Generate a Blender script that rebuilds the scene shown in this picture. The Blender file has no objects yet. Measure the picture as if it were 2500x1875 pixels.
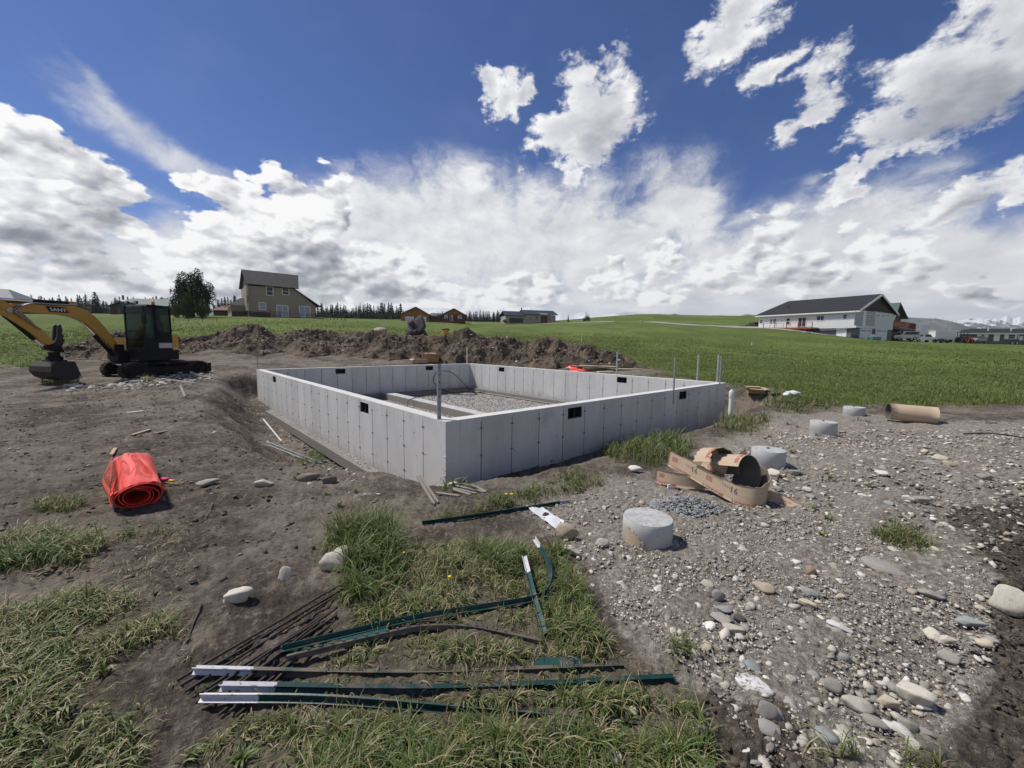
import bpy, bmesh, math, random
import numpy as np
from mathutils import Vector, Matrix
random.seed(7); RNG = np.random.default_rng(11)
SC = bpy.context.scene; COL = SC.collection
# ------------------------------------------------------------------ camera
F, PITCH, ROLL, EYE = 993.38, math.radians(5.7243), math.radians(-0.74364), 1.6
_cp, _sp, _cr, _sr = math.cos(PITCH), math.sin(PITCH), math.cos(ROLL), math.sin(ROLL)
FW = np.array([0, _cp, -_sp]); _u0 = np.array([0, _sp, _cp]); _r0 = np.array([1., 0, 0])
RT = _cr*_r0 - _sr*_u0; UP = _sr*_r0 + _cr*_u0
cam = bpy.data.cameras.new('camera'); cam.sensor_width = 36; cam.lens = 36*F/2500
cam.clip_start = 0.05; cam.clip_end = 30000
CAM = bpy.data.objects.new('camera', cam); COL.objects.link(CAM)
CAM.matrix_world = Matrix(((RT[0], UP[0], -FW[0], 0), (RT[1], UP[1], -FW[1], 0), (RT[2], UP[2], -FW[2], EYE), (0, 0, 0, 1)))
SC.camera = CAM
def ray(px, py): return FW + RT*(px-1250)/F + UP*(937.5-py)/F          # direction through a point of the 2500 px photograph
def azel(px, py):
    d = ray(px, py); d = d/np.linalg.norm(d)
    return math.degrees(math.atan2(d[0], d[1])), math.degrees(math.asin(d[2]))
# ------------------------------------------------------------------ node shorthand
class V:
    """a socket that can be written with + - * /"""
    t = None
    def __init__(s, sock): s.s = sock
    def _m(s, op, *a, clamp=False):
        n = V.t.nodes.new('ShaderNodeMath'); n.operation = op; n.use_clamp = clamp
        for i, x in enumerate((s,)+a):
            if isinstance(x, V): V.t.links.new(x.s, n.inputs[i])
            else: n.inputs[i].default_value = x
        return V(n.outputs[0])
    def __add__(s, o): return s._m('ADD', o)
    __radd__ = __add__
    def __mul__(s, o): return s._m('MULTIPLY', o)
    __rmul__ = __mul__
    def __sub__(s, o): return s._m('SUBTRACT', o)
    def __rsub__(s, o): return K(o)._m('SUBTRACT', s)
    def __truediv__(s, o): return s._m('DIVIDE', o)
    def max(s, o): return s._m('MAXIMUM', o)
    def min(s, o): return s._m('MINIMUM', o)
    def abs(s): return s._m('ABSOLUTE')
    def pow(s, o): return s._m('POWER', o)
    def smax(s, o, k): return s._m('SMOOTH_MAX', o, k)
    def clamp(s): return s._m('ADD', 0.0, clamp=True)
    def ss(s, a, b):
        n = V.t.nodes.new('ShaderNodeMapRange'); n.interpolation_type = 'SMOOTHSTEP'
        V.t.links.new(s.s, n.inputs[0])
        for i, x in ((1, a), (2, b)):
            if isinstance(x, V): V.t.links.new(x.s, n.inputs[i])
            else: n.inputs[i].default_value = x
        return V(n.outputs[0])
def K(x):
    n = V.t.nodes.new('ShaderNodeValue'); n.outputs[0].default_value = x; return V(n.outputs[0])
def node(kind, out=0, ins=(), **kw):
    n = V.t.nodes.new(kind)
    for k, x in kw.items(): setattr(n, k, x)
    for k, x in dict(ins).items():
        if isinstance(x, V): V.t.links.new(x.s, n.inputs[k])
        else: n.inputs[k].default_value = x
    return V(n.outputs[out])
def vmath(op, a, b=None, out=0, scale=None):
    n = V.t.nodes.new('ShaderNodeVectorMath'); n.operation = op
    for i, x in enumerate((a, b)):
        if x is None: continue
        if isinstance(x, V): V.t.links.new(x.s, n.inputs[i])
        else: n.inputs[i].default_value = x
    if scale is not None:
        if isinstance(scale, V): V.t.links.new(scale.s, n.inputs[3])
        else: n.inputs[3].default_value = scale
    return V(n.outputs[out])
def noise(vec, scale, detail=4, rough=.5, out=0, dist=0, lac=2):
    return node('ShaderNodeTexNoise', out, {'Vector': vec, 'Scale': scale, 'Detail': detail, 'Roughness': rough, 'Distortion': dist, 'Lacunarity': lac})
def voro(vec, scale, detail=0, rough=.5, feature='F1', out=0, smooth=None, rnd=1):
    ins = {'Vector': vec, 'Scale': scale, 'Randomness': rnd}
    if feature in ('F1', 'SMOOTH_F1'): ins.update({'Detail': detail, 'Roughness': rough})
    if smooth is not None: ins['Smoothness'] = smooth
    return node('ShaderNodeTexVoronoi', out, ins, feature=feature)
def mixc(f, a, b, mode='MIX'):
    n = V.t.nodes.new('ShaderNodeMix'); n.data_type = 'RGBA'; n.blend_type = mode
    for i, x in ((0, f), (6, a), (7, b)):
        if isinstance(x, V): V.t.links.new(x.s, n.inputs[i])
        else: n.inputs[i].default_value = x if i == 0 else (*x, 1)
    return V(n.outputs[2])
def rgb(c):
    n = V.t.nodes.new('ShaderNodeRGB'); n.outputs[0].default_value = (*c, 1); return V(n.outputs[0])
def comb(x, y, z): return node('ShaderNodeCombineXYZ', 0, {0: x, 1: y, 2: z})
def mapped(vec, loc=(0, 0, 0), rot=(0, 0, 0), scale=(1, 1, 1), kind='TEXTURE'):
    return node('ShaderNodeMapping', 0, {'Vector': vec, 'Location': loc, 'Rotation': rot, 'Scale': scale}, vector_type=kind)
# ------------------------------------------------------------------ sun, sky, exposure
SUN_EL, SUN_AZ = math.radians(56), math.radians(-74)        # azimuth from +Y towards +X
SUN = np.array([math.sin(SUN_AZ)*math.cos(SUN_EL), math.cos(SUN_AZ)*math.cos(SUN_EL), math.sin(SUN_EL)])
sl = bpy.data.lights.new('sun', 'SUN'); sl.energy = 2.5; sl.angle = math.radians(7); sl.color = (1, .945, .86)
so = bpy.data.objects.new('sun', sl); COL.objects.link(so)
so.rotation_euler = Vector(-SUN).to_track_quat('-Z', 'Y').to_euler()
SC.view_settings.view_transform = 'Standard'; SC.view_settings.look = 'None'
SC.view_settings.exposure = EXPOSURE = 0.92; SC.view_settings.gamma = 1
SC.view_settings.use_curve_mapping = False
SKY_STRENGTH = 0.1
W = bpy.data.worlds.new('World'); SC.world = W; W.use_nodes = True
W.cycles.sampling_method = 'NONE'
def build_sky():
    V.t = W.node_tree; V.t.nodes.clear()
    sky = node('ShaderNodeTexSky', sky_type='NISHITA', sun_disc=False, sun_elevation=SUN_EL, sun_rotation=SUN_AZ, air_density=1.0, dust_density=.6, ozone_density=1.6, altitude=1700)
    D = node('ShaderNodeTexCoord', 0)
    sep = V.t.nodes.new('ShaderNodeSeparateXYZ'); V.t.links.new(D.s, sep.inputs[0])
    X, Y, Z = V(sep.outputs[0]), V(sep.outputs[1]), V(sep.outputs[2])
    az = X._m('ARCTAN2', Y)*57.29578; el = Z._m('ARCSINE')*57.29578
    # cloud layers: ellipses in (azimuth, elevation) broken up by noise
    stretch = vmath('MULTIPLY', D, (1, 1, 1.7))
    w1 = vmath('SUBTRACT', noise(stretch, 5.5, 5, .55, out=1), (.5, .5, .5))
    w2 = vmath('SUBTRACT', noise(stretch, 24, 3, .6, out=1), (.5, .5, .5))
    P0 = comb(az, el, 0.0)
    P = vmath('ADD', P0, vmath('ADD', vmath('SCALE', w1, scale=13.0), vmath('SCALE', w2, scale=2.6)))
    P = vmath('MULTIPLY', P, (1, 1, 0))
    def ell(P, px, py, rx, ry, rot=0):
        a, e = azel(px, py)
        a1, e1 = azel(px+10, py); a2, e2 = azel(px, py-10)
        sx = math.hypot(a1-a, e1-e)/10; sy = math.hypot(a2-a, e2-e)/10
        # rotation given in the picture; convert the long axis to az/el
        dx, dy = math.cos(math.radians(rot)), -math.sin(math.radians(rot))
        b, g = azel(px+dx*20, py+dy*20); r = math.atan2(g-e, b-a)
        s1 = math.hypot(g-e, b-a)/20; dx, dy = math.sin(math.radians(rot)), math.cos(math.radians(rot))
        b, g = azel(px+dx*20, py+dy*20); s2 = math.hypot(g-e, b-a)/20
        n = mapped(P, (a, e, 0), (0, 0, r), (rx*s1, ry*s2, 1))
        return 1.0-vmath('LENGTH', n, out=1)
    def blobs(P, L):
        f = None
        for b in L:
            v = ell(P, *b[:5])
            if len(b) > 5: v = v*b[5]
            f = v if f is None else f.smax(v, .25)
        return f
    puff = [(20, 320, 90, 100, 0), (150, 420, 170, 90, -12), (240, 500, 130, 110, -30), (90, 540, 260, 150, -8), (330, 600, 150, 60, -28),
            (690, 510, 190, 100, -6), (800, 520, 105, 105, -30), (560, 540, 130, 85, -20), (640, 640, 230, 110, 0), (740, 680, 170, 90, 0)]
    low = [(960, 680, 140, 85, 0), (1060, 740, 170, 60, 0), (1270, 720, 150, 45, 0), (1830, 590, 150, 62, 38), (1960, 655, 260, 52, 6), (2115, 610, 80, 50, 20),
           (2230, 640, 130, 52, 0), (2370, 705, 190, 32, 0), (1470, 655, 60, 22, 12), (1600, 690, 150, 45, 8), (420, 720, 300, 45, 0), (100, 690, 200, 50, 0)]
    wisp = [(1200, 185, 62, 40, -10), (1265, 235, 50, 50, -50), (1305, 250, 40, 30, 40), (1478, 270, 82, 125, -22), (1400, 345, 110, 55, 22), (1450, 395, 62, 62, 0),
            (1800, 85, 190, 62, 42), (1885, 185, 105, 42, 26), (1960, 270, 165, 44, 40), (1900, 320, 80, 50, 40),
            (2330, 215, 300, 130, 30), (2480, 90, 190, 190, 0), (2180, 330, 140, 80, 30), (2130, 415, 140, 38, 28), (2370, 490, 130, 42, 24), (2490, 450, 60, 70, 40)]
    ax = az-2.0; ay = el+4.0                      # cloud streets fan out from the horizon ahead
    ang = ay._m('ARCTAN2', ax); rad = (ax*ax+ay*ay).pow(.5)
    fan = noise(vmath('ADD', comb(ang*5.0, rad/13.0, 1.7), vmath('SCALE', w2, scale=.6)), 2.0, 7, .62)
    bil = noise(stretch, 11, 7, .56)
    bil2 = noise(vmath('ADD', stretch, tuple(SUN*.03)), 11, 4, .5)
    pv = vmath('ADD', stretch, vmath('SCALE', w2, scale=.035))
    cau = voro(pv, 12, 2.2, .5)
    cau2 = voro(vmath('ADD', pv, tuple(SUN*.020)), 12, 2.2, .5)
    fp = blobs(P, puff); fl = blobs(P, low); fw = blobs(P, wisp)
    # elsewhere round the sky: the same kind of cumulus, broken by noise
    away = az.abs().ss(56, 72)
    gen = (noise(stretch, 2.6, 3, .5)-.53)*3.2
    gen = gen-(1-away)*4 - Z.ss(.55, .95)*1.2 - (1-Z.ss(0.0, .1))*2
    fp = fp.max(gen)
    band = (14.0-el)/10+(noise(vmath('MULTIPLY', D, (1, 1, 3.0)), 7, 6, .55)-.5)*2.6
    dp = (fp+.20+(.42-cau)*.55+(bil-.5)*1.0).ss(-.02, .15)
    dl = (fl+.26+(.42-cau)*.45+(bil-.5)*1.2).ss(0.0, .35)*.92
    dw = (fw+.10+(bil-.5)*1.7+(fan-.5)*2.0).ss(.0, .55)*.97
    db = band.ss(.0, .9)*.9
    # veil of cirrus: streaks fanning out of the horizon
    st = noise(vmath('ADD', comb(ang*2.0, rad/17.0, 3.3), vmath('SCALE', w1, scale=.9)), 2.0, 7, .62)
    Pc = vmath('ADD', P0, vmath('SCALE', w1, scale=6.0)); Pc = vmath('MULTIPLY', Pc, (1, 1, 0))
    veil = [(1060, 560, 400, 190, 0), (1400, 600, 420, 190, 0), (1640, 500, 170, 150, 60), (1950, 600, 500, 150, 12), (2350, 640, 380, 130, 0), (600, 640, 500, 110, 0)]
    streak = [(400, 375, 370, 62, -34, 1.0), (290, 275, 240, 36, -45, .9)]
    fv = blobs(Pc, veil); fs = blobs(Pc, streak)
    fv = fv.max((away*(20.0-el)/22)-.1)
    cv = (fv*1.0+(st-.5)*1.7+.16).ss(.0, .75)*fv.ss(-.15, .3)*.97
    cs = (fs*.8+(st-.5)*1.9+.05).ss(.0, 1.0)*fs.ss(-.2, .6)*.8
    thin = noise(vmath('MULTIPLY', D, (1, 1, 2)), 2.2, 6, .6).ss(.5, .9)*.04
    ci = 1-(1-cv)*(1-cs)*(1-thin)
    # brightness of the heaps: bright lit edges, grey thick middles and bases
    dark = [(140, 610, 230, 55, -12), (290, 520, 90, 90, -40), (760, 660, 170, 110, 0), (640, 720, 260, 60, 0), (870, 560, 60, 60, 0), (960, 720, 130, 40, 0), (300, 690, 150, 35, -10),
            (2050, 675, 330, 30, 3, .6), (2330, 270, 230, 90, 25), (2480, 240, 120, 90, 30), (2360, 520, 120, 30, 22), (1880, 610, 80, 30, 30), (1480, 340, 60, 80, 0, .8), (2400, 700, 200, 40, 0, .5)]
    sh = blobs(vmath('MULTIPLY', vmath('ADD', P0, vmath('ADD', vmath('SCALE', w1, scale=9.0), vmath('SCALE', w2, scale=1.5))), (1, 1, 0)), dark)
    sh = sh.ss(-.15, .75)
    gsh = (noise(stretch, 4, 3, .5)).ss(.4, .62)*away
    sh = sh.max(gsh*.8)
    rel = (cau2-cau)*.55+(bil-bil2)*.30
    body = (fp.max(fl)).ss(.0, .6)
    lit = 1.05+rel-body*.05-sh*.30+(bil-.5)*.05
    litw = 1.02+(bil-bil2)*.35-fw.ss(.0, .9)*.13-sh*.2+(bil-.5)*.12
    litv = .90+(st-.5)*.3+cv*.05+(bil-bil2)*.25
    litb = .93+(noise(vmath('MULTIPLY', D, (1, 1, 3)), 9, 6, .55)-.5)*.42
    def tone(l):      # luminance to a faintly blue grey
        l = l.max(.52).min(1.05)
        lin = l.pow(2.2)
        return node('ShaderNodeCombineColor', 0, {0: lin*(.66+l*.34), 1: lin*(.78+l*.22), 2: lin*(1.12-l*.11)})
    S = 4.65
    base = mixc(1.0, sky, SKY_TINT, 'MULTIPLY')
    c = mixc(ci, base, vmath('SCALE', tone(litv), scale=S))
    c = mixc(db, c, vmath('SCALE', tone(litb), scale=S))
    c = mixc(dl, c, vmath('SCALE', tone(lit), scale=S))
    c = mixc(dp, c, vmath('SCALE', tone(lit), scale=S))
    c = mixc(dw, c, vmath('SCALE', tone(litw), scale=S))
    hz = (1.0-el.abs().ss(0, 5.5))*.5
    c = mixc(hz, c, vmath('SCALE', rgb((.66, .73, .83)), scale=S))
    bg = node('ShaderNodeBackground', 0, {'Color': c, 'Strength': SKY_STRENGTH})
    out = V.t.nodes.new('ShaderNodeOutputWorld'); V.t.links.new(bg.s, out.inputs[0])
SKY_TINT = (.178, .282, .468)
build_sky()
# ------------------------------------------------------------------ helpers for objects
def link(o): COL.objects.link(o); return o
def mesh_obj(name, verts, faces, mat=None, parent=None, smooth=False):
    me = bpy.data.meshes.new(name)
    if isinstance(verts, np.ndarray) and isinstance(faces, np.ndarray):
        nv, nf, k = len(verts), len(faces), faces.shape[1]
        me.vertices.add(nv); me.vertices.foreach_set('co', np.ascontiguousarray(verts, dtype=np.float32).ravel())
        me.loops.add(nf*k); me.loops.foreach_set('vertex_index', np.ascontiguousarray(faces, dtype=np.int32).ravel())
        me.polygons.add(nf); me.polygons.foreach_set('loop_start', np.arange(0, nf*k, k, dtype=np.int32))
        me.update(calc_edges=True)
    else:
        me.from_pydata([tuple(map(float, v)) for v in verts], [], [tuple(map(int, f)) for f in faces]); me.update()
    if mat: me.materials.append(mat)
    if smooth: me.polygons.foreach_set('use_smooth', np.ones(len(me.polygons), dtype=bool))
    o = link(bpy.data.objects.new(name, me))
    if parent: o.parent = parent
    return o
def tag(o, label=None, cat=None, group=None, kind=None):
    for k, v in (('label', label), ('category', cat), ('group', group), ('kind', kind)):
        if v: o[k] = v
    return o
def empty(name, loc, label, cat, rz=0, group=None):
    o = link(bpy.data.objects.new(name, None)); o.location = loc; o.rotation_euler = (0, 0, rz); o.empty_display_size = .1
    return tag(o, label, cat, group)
class MB:
    """collects boxes, tubes, prisms; build() links them as one mesh"""
    def __init__(s): s.v, s.f = [], []
    def add(s, v, f):
        b = len(s.v); s.v += [tuple(x) for x in v]; s.f += [tuple(i+b for i in q) for q in f]; return s
    def box(s, x0, x1, y0, y1, z0, z1, M=None, bev=0):
        if bev:
            bm = bmesh.new(); bmesh.ops.create_cube(bm, size=1)
            for w in bm.verts: w.co = Vector(((x0+x1)/2+w.co.x*(x1-x0), (y0+y1)/2+w.co.y*(y1-y0), (z0+z1)/2+w.co.z*(z1-z0)))
            bmesh.ops.bevel(bm, geom=bm.edges[:], offset=bev, segments=2, affect='EDGES', profile=.6)
            bm.verts.index_update(); v = [w.co.copy() for w in bm.verts]; f = [[w.index for w in p.verts] for p in bm.faces]; bm.free()
        else:
            v = [Vector((x, y, z)) for z in (z0, z1) for y in (y0, y1) for x in (x0, x1)]
            f = [(0, 2, 3, 1), (4, 5, 7, 6), (0, 1, 5, 4), (2, 6, 7, 3), (0, 4, 6, 2), (1, 3, 7, 5)]
        if M is not None: v = [M @ Vector(w) for w in v]
        return s.add(v, f)
    def prism(s, poly, y0, y1, M=None, axis='y'):
        """polygon in the x-z plane pushed from y0 to y1 (axis y), or in x-y pushed in z (axis z), or y-z pushed in x"""
        n = len(poly); put = {'y': lambda a, b, c: (a, c, b), 'z': lambda a, b, c: (a, b, c), 'x': lambda a, b, c: (c, a, b)}[axis]
        v = [Vector(put(a, b, c)) for c in (y0, y1) for a, b in poly]
        f = [tuple(range(n))[::-1], tuple(range(n, 2*n))]+[(i, (i+1) % n, n+(i+1) % n, n+i) for i in range(n)]
        if M is not None: v = [M @ w for w in v]
        return s.add(v, f)
    def tube(s, pts, r, n=8, cap=True, closed=False):
        pts = [Vector(p) for p in pts]; rr = r if isinstance(r, (list, tuple)) else [r]*len(pts)
        v = []; ref = None
        for i, p in enumerate(pts):
            t = (pts[min(i+1, len(pts)-1)]-pts[max(i-1, 0)]).normalized()
            if ref is None: ref = t.orthogonal().normalized()
            a = (ref-t*ref.dot(t)); a = a.normalized() if a.length > 1e-6 else t.orthogonal().normalized(); ref = a; b = t.cross(a)
            v += [p+(a*math.cos(2*math.pi*k/n)+b*math.sin(2*math.pi*k/n))*rr[i] for k in range(n)]
        f = [(i*n+k, i*n+(k+1) % n, (i+1)*n+(k+1) % n, (i+1)*n+k) for i in range(len(pts)-1) for k in range(n)]
        if cap: f += [tuple(range(n))[::-1], tuple(range((len(pts)-1)*n, len(pts)*n))]
        return s.add(v, f)
    def lathe(s, prof, n=24, M=None):
        v = [Vector((r*math.cos(2*math.pi*k/n), r*math.sin(2*math.pi*k/n), z)) for r, z in prof for k in range(n)]
        if M is not None: v = [M @ w for w in v]
        f = [(i*n+k, i*n+(k+1) % n, (i+1)*n+(k+1) % n, (i+1)*n+k) for i in range(len(prof)-1) for k in range(n)]
        f += [tuple(range(n))[::-1], tuple(range((len(prof)-1)*n, len(prof)*n))]
        return s.add(v, f)
    def build(s, name, mat, parent=None, smooth=False):
        return mesh_obj(name, s.v, s.f, mat, parent, smooth)
def smooth_path(pts, n=8):
    pts = [Vector(p) for p in pts]; out = []
    P = [pts[0]*2-pts[1]]+pts+[pts[-1]*2-pts[-2]]
    for i in range(1, len(P)-2):
        for k in range(n):
            t = k/n; a, b, c, d = P[i-1:i+3]
            out.append(.5*((2*b)+(c-a)*t+(2*a-5*b+4*c-d)*t*t+(3*b-a-3*c+d)*t**3))
    out.append(pts[-1]); return out
def shade_auto(o, deg=35):
    me = o.data; me.polygons.foreach_set('use_smooth', np.ones(len(me.polygons), dtype=bool))
    if hasattr(me, 'set_sharp_from_angle'): me.set_sharp_from_angle(angle=math.radians(deg))
    return o
# ------------------------------------------------------------------ materials
MATS = {}
def material(name, col, rough=.8, metal=0, var=.12, vscale=6, bump=0, bscale=40, spec=.4, var2=None, coat=0, fn=None, obj_rand=0):
    if name in MATS: return MATS[name]
    m = bpy.data.materials.new(name); m.use_nodes = True; V.t = m.node_tree
    bs = V.t.nodes['Principled BSDF']
    P = node('ShaderNodeTexCoord', 3)
    n = noise(P, vscale, 5, .6)
    k = (n-.5)*2*var+1
    if obj_rand:
        r = node('ShaderNodeObjectInfo', 5); k = k*((r-.5)*2*obj_rand+1)
    c = vmath('SCALE', rgb(col), scale=k)
    if var2: c = mixc(noise(P, vscale*.37, 4, .65).ss(.48, .62)*var2[1], c, var2[0])
    if fn: c = fn(P, c)
    V.t.links.new(c.s, bs.inputs['Base Color'])
    bs.inputs['Roughness'].default_value = rough; bs.inputs['Metallic'].default_value = metal
    bs.inputs['Specular IOR Level'].default_value = spec; bs.inputs['Coat Weight'].default_value = coat
    if bump:
        b = V.t.nodes.new('ShaderNodeBump'); b.inputs['Strength'].default_value = bump; b.inputs['Distance'].default_value = .01
        V.t.links.new(noise(P, bscale, 5, .65).s, b.inputs['Height']); V.t.links.new(b.outputs[0], bs.inputs['Normal'])
    MATS[name] = m; return m
# ------------------------------------------------------------------ noise in numpy
def perlin(x, y, seed=0):
    x = np.asarray(x, dtype=np.float64); y = np.asarray(y, dtype=np.float64)
    xi = np.floor(x).astype(np.int64); yi = np.floor(y).astype(np.int64); xf = x-xi; yf = y-yi
    u = xf*xf*xf*(xf*(xf*6-15)+10); v = yf*yf*yf*(yf*(yf*6-15)+10)
    def g(ix, iy, dx, dy):
        h = (ix*374761393+iy*668265263+seed*974634777) & 0x7fffffff
        h = ((h ^ (h >> 13))*1274126177) & 0x7fffffff; h = h ^ (h >> 16)
        a = (h & 1023)*(2*np.pi/1024); return np.cos(a)*dx+np.sin(a)*dy
    n00 = g(xi, yi, xf, yf); n10 = g(xi+1, yi, xf-1, yf); n01 = g(xi, yi+1, xf, yf-1); n11 = g(xi+1, yi+1, xf-1, yf-1)
    a = n00+u*(n10-n00); b = n01+u*(n11-n01); return (a+v*(b-a))*1.5
def fbm(x, y, o=4, seed=0, gain=.5):
    s = 0; a = 1; t = 0
    for i in range(o): s = s+a*perlin(x*2**i+17.3*i, y*2**i-9.1*i, seed+i); t += a; a *= gain
    return s/t
def sst(a, b, x): t = np.clip((x-a)/(b-a), 0, 1); return t*t*(3-2*t)
# ------------------------------------------------------------------ lie of the land
YAW = math.radians(131.957); NC = np.array([-.902, 5.4877])
eL = np.array([math.cos(YAW), math.sin(YAW)]); eR = np.array([math.sin(YAW), -math.cos(YAW)])
LU, LV = 12.757, 9.728; ZT, ZB, ZF = .518, -.702, -.905           # wall top, wall foot, footing foot
def uv(u, v): return NC+eL*u+eR*v
def tps(P, z, lam=1e-3):
    P = np.asarray(P, float); n = len(P)
    d = np.linalg.norm(P[:, None]-P[None], axis=2); Km = np.where(d > 0, d*d*np.log(d+1e-12), 0)+lam*np.eye(n)
    A = np.zeros((n+3, n+3)); A[:n, :n] = Km; A[:n, n] = 1; A[:n, n+1:] = P; A[n:, :n] = A[:n, n:].T
    w = np.linalg.solve(A, np.r_[z, 0, 0, 0])
    def f(X, Y):
        s = w[n]+w[n+1]*X+w[n+2]*Y
        for i in range(n):
            r2 = (X-P[i, 0])**2+(Y-P[i, 1])**2; s = s+w[i]*.5*r2*np.log(r2+1e-12)
        return s
    return f
_near = [(0, 0, 0), (-3, 0, .02), (3, 0, .02), (0, -4, 0), (-6, -4, 0), (6, -4, .05), (0, 1.8, .02), (-2, 1.5, .03), (2, 1.5, .02), (-.8, 3, -.02),
         (-3.4, 3.6, 0), (-5.8, 5.7, .03), (1.17, 3.3, -.06), (3.49, 5.4, -.0), (5.64, 7.2, .01), (7.92, 9.3, .07), (2.6, 3, .03), (5, 3, .12), (5.2, 5, .14), (8, 6, .26),
         (12, 9, .34), (9, 11.5, .28), (14, 15, .5), (20, 22, .9), (-.3, 4.2, -.06), (.8, 4.6, -.12), (-8, 8, .06), (-10, 11, .13), (-12, 14, .22), (-13, 16.8, .3), (-20, 16.5, .3),
         (-16, 12, .15), (-13, 7, .05), (-20, 25, .5), (-8, 24, .45), (0, 25, .45), (8, 22, .5), (7.5, 17, .4), (0, 32, .8), (-14, 34, 1.0), (14, 32, 1.2), (26, 18, .9), (-30, 20, .4), (30, 5, .6), (-30, 0, .1), (20, -10, .2), (-20, -12, 0), (0, -20, 0)]
_nf = tps([p[:2] for p in _near], [p[2] for p in _near])
def _t(px, py): d = ray(px, py); return d[2]/math.hypot(d[0], d[1])
def _a(px): d = ray(px, 840); return math.atan2(d[0], d[1])
_far = []
for px, L in {-300: [(25, 880), (95, 772), (200, 763), (500, 760)], 0: [(25, 868), (95, 769), (180, 764), (500, 762)], 300: [(30, 850), (72, 782), (100, 772), (250, 768), (500, 765)],
              620: [(30, 842), (72, 778), (110, 772), (250, 772), (500, 776)], 850: [(32, 836), (72, 786), (120, 780), (250, 778), (500, 780)],
              1050: [(34, 836), (80, 800), (126, 786), (220, 782), (500, 785)], 1290: [(34, 846), (90, 806), (157, 790), (230, 786), (500, 792)],
              1560: [(30, 868), (60, 826), (110, 792), (150, 778), (190, 767.5), (260, 772), (500, 790)], 1760: [(28, 880), (60, 836), (100, 802), (150, 782), (190, 771), (260, 776), (500, 800)],
              1900: [(26, 892), (60, 846), (76, 822), (110, 796), (190, 776.5), (260, 784), (500, 815)], 2150: [(25, 905), (55, 856), (73, 833), (100, 832), (190, 826), (300, 832), (500, 845)],
              2400: [(25, 915), (55, 862), (85, 842), (130, 841), (200, 842), (500, 852)], 2800: [(25, 920), (60, 872), (130, 852), (500, 860)]}.items():
    for r, py in L: _far.append((_a(px)*3, math.log(r), _t(px, py)))
_ff = tps([p[:2] for p in _far], [p[2] for p in _far], 5e-3)
_ring = np.array([(0, -.44, .05, .9), (2, -.46, .1, 1.4), (4.5, -.5, .1, 1.5), (6.5, -.62, .15, 1.3), (7.6, -.87, .4, 1.2), (8.7, -.87, .45, 1.1), (9.73, -.75, .5, 1.5), (12, -.6, .4, 1.6), (22.48, -.6, .5, 2),
                  (28, -.6, .5, 2), (31.6, -.62, .6, 1.4), (33, -.62, .1, 1.3), (34, -.66, .1, 1.5), (36.0, -.86, .5, 1.9), (38, -.95, .7, 2.3), (43, -.96, .7, 2.1), (44.0, -.90, .45, 1.6), (44.5, -.62, .12, 1.1), (44.97, -.44, .05, .9)])
def ground_z(x, y, fine=True):
    x = np.asarray(x, float); y = np.asarray(y, float)
    r = np.hypot(x, y); az = np.arctan2(x, y)
    zn = _nf(np.clip(x, -40, 40), np.clip(y, -25, 40))
    rr = np.clip(r, 12, 480); a3 = np.clip(az, -1.15, 1.15)*3
    zf = EYE+_ff(a3, np.log(rr))*rr
    back = sst(1.15, 2.2, np.abs(az)); zf = zf*(1-back)+back*(.2+0*r)
    far = sst(400, 900, r); zf = zf*(1-far)+far*(-15)
    w = sst(20, 34, r); z = zn*(1-w)+zf*w
    # the dug trench and backfill round the foundation
    du, dv = x-NC[0], y-NC[1]; u = du*eL[0]+dv*eL[1]; v = du*eR[0]+dv*eR[1]
    cu, cv = np.clip(u, 0, LU), np.clip(v, 0, LV)
    d = np.hypot(u-cu, v-cv); inside = (u > 0) & (u < LU) & (v > 0) & (v < LV)
    # nearest place along the rim, blended round the corners
    s = np.select([(u <= 0), (v >= LV), (u >= LU), (v <= 0)], [cv, LV+cu, LV+LU+(LV-cv), 2*LV+LU+(LU-cu)], 0.0)
    cn = (u < 0) & (v < 0); wv = np.where(cn, u/np.minimum(u+v, -1e-6), 0)
    zw, d0, d1 = (np.interp(s, _ring[:, 0], _ring[:, k]) for k in (1, 2, 3))
    wob = fbm(x*.9, y*.9, 3, 5)*.35 if fine else 0
    k = sst(0, 1, (d+wob*np.clip(d, 0, .6)-d0)/np.maximum(d1-d0, .01))
    z = np.where(inside, -1.08, zw*(1-k)+z*k)
    if fine:
        dirt = 1-sst(16, 30, r)
        east = sst(1.5, 4.0, x)*(1-sst(9, 13, r))
        lump = (fbm(x*1.1+3, y*1.1, 3, 23)*.10+np.abs(fbm(x*2.3, y*2.3, 3, 25))*.07)*east+fbm(x*.55, y*.55, 3, 21)*.07+fbm(x*2.1, y*2.1, 4, 31)*.03
        z = z+np.where(inside, 0, lump*np.clip(d/.5, .15, 1)*(.35+.65*dirt))
        z = z+(1-dirt)*(fbm(x*.06, y*.06, 3, 41)*.25*sst(30, 80, r))
    return z
def hit(px, py, fine=True, tmin=1.0, tmax=400):
    """where the sight line through a point of the photograph meets the ground"""
    d = ray(px, py); t = np.exp(np.linspace(math.log(tmin), math.log(tmax), 1500))
    P = np.array([0, 0, EYE])+t[:, None]*d; g = ground_z(P[:, 0], P[:, 1], fine)
    b = np.nonzero(P[:, 2] < g)[0]
    if len(b) == 0: i = len(t)-1; return Vector(P[i])
    i = b[0]; a = max(i-1, 0); f0 = P[a, 2]-g[a]; f1 = P[i, 2]-g[i]; k = f0/(f0-f1+1e-12)
    p = P[a]+(P[i]-P[a])*min(max(k, 0), 1); return Vector((p[0], p[1], p[2]))
def at_t(px, py, t): return Vector(np.array([0, 0, EYE])+ray(px, py)*t)
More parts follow.
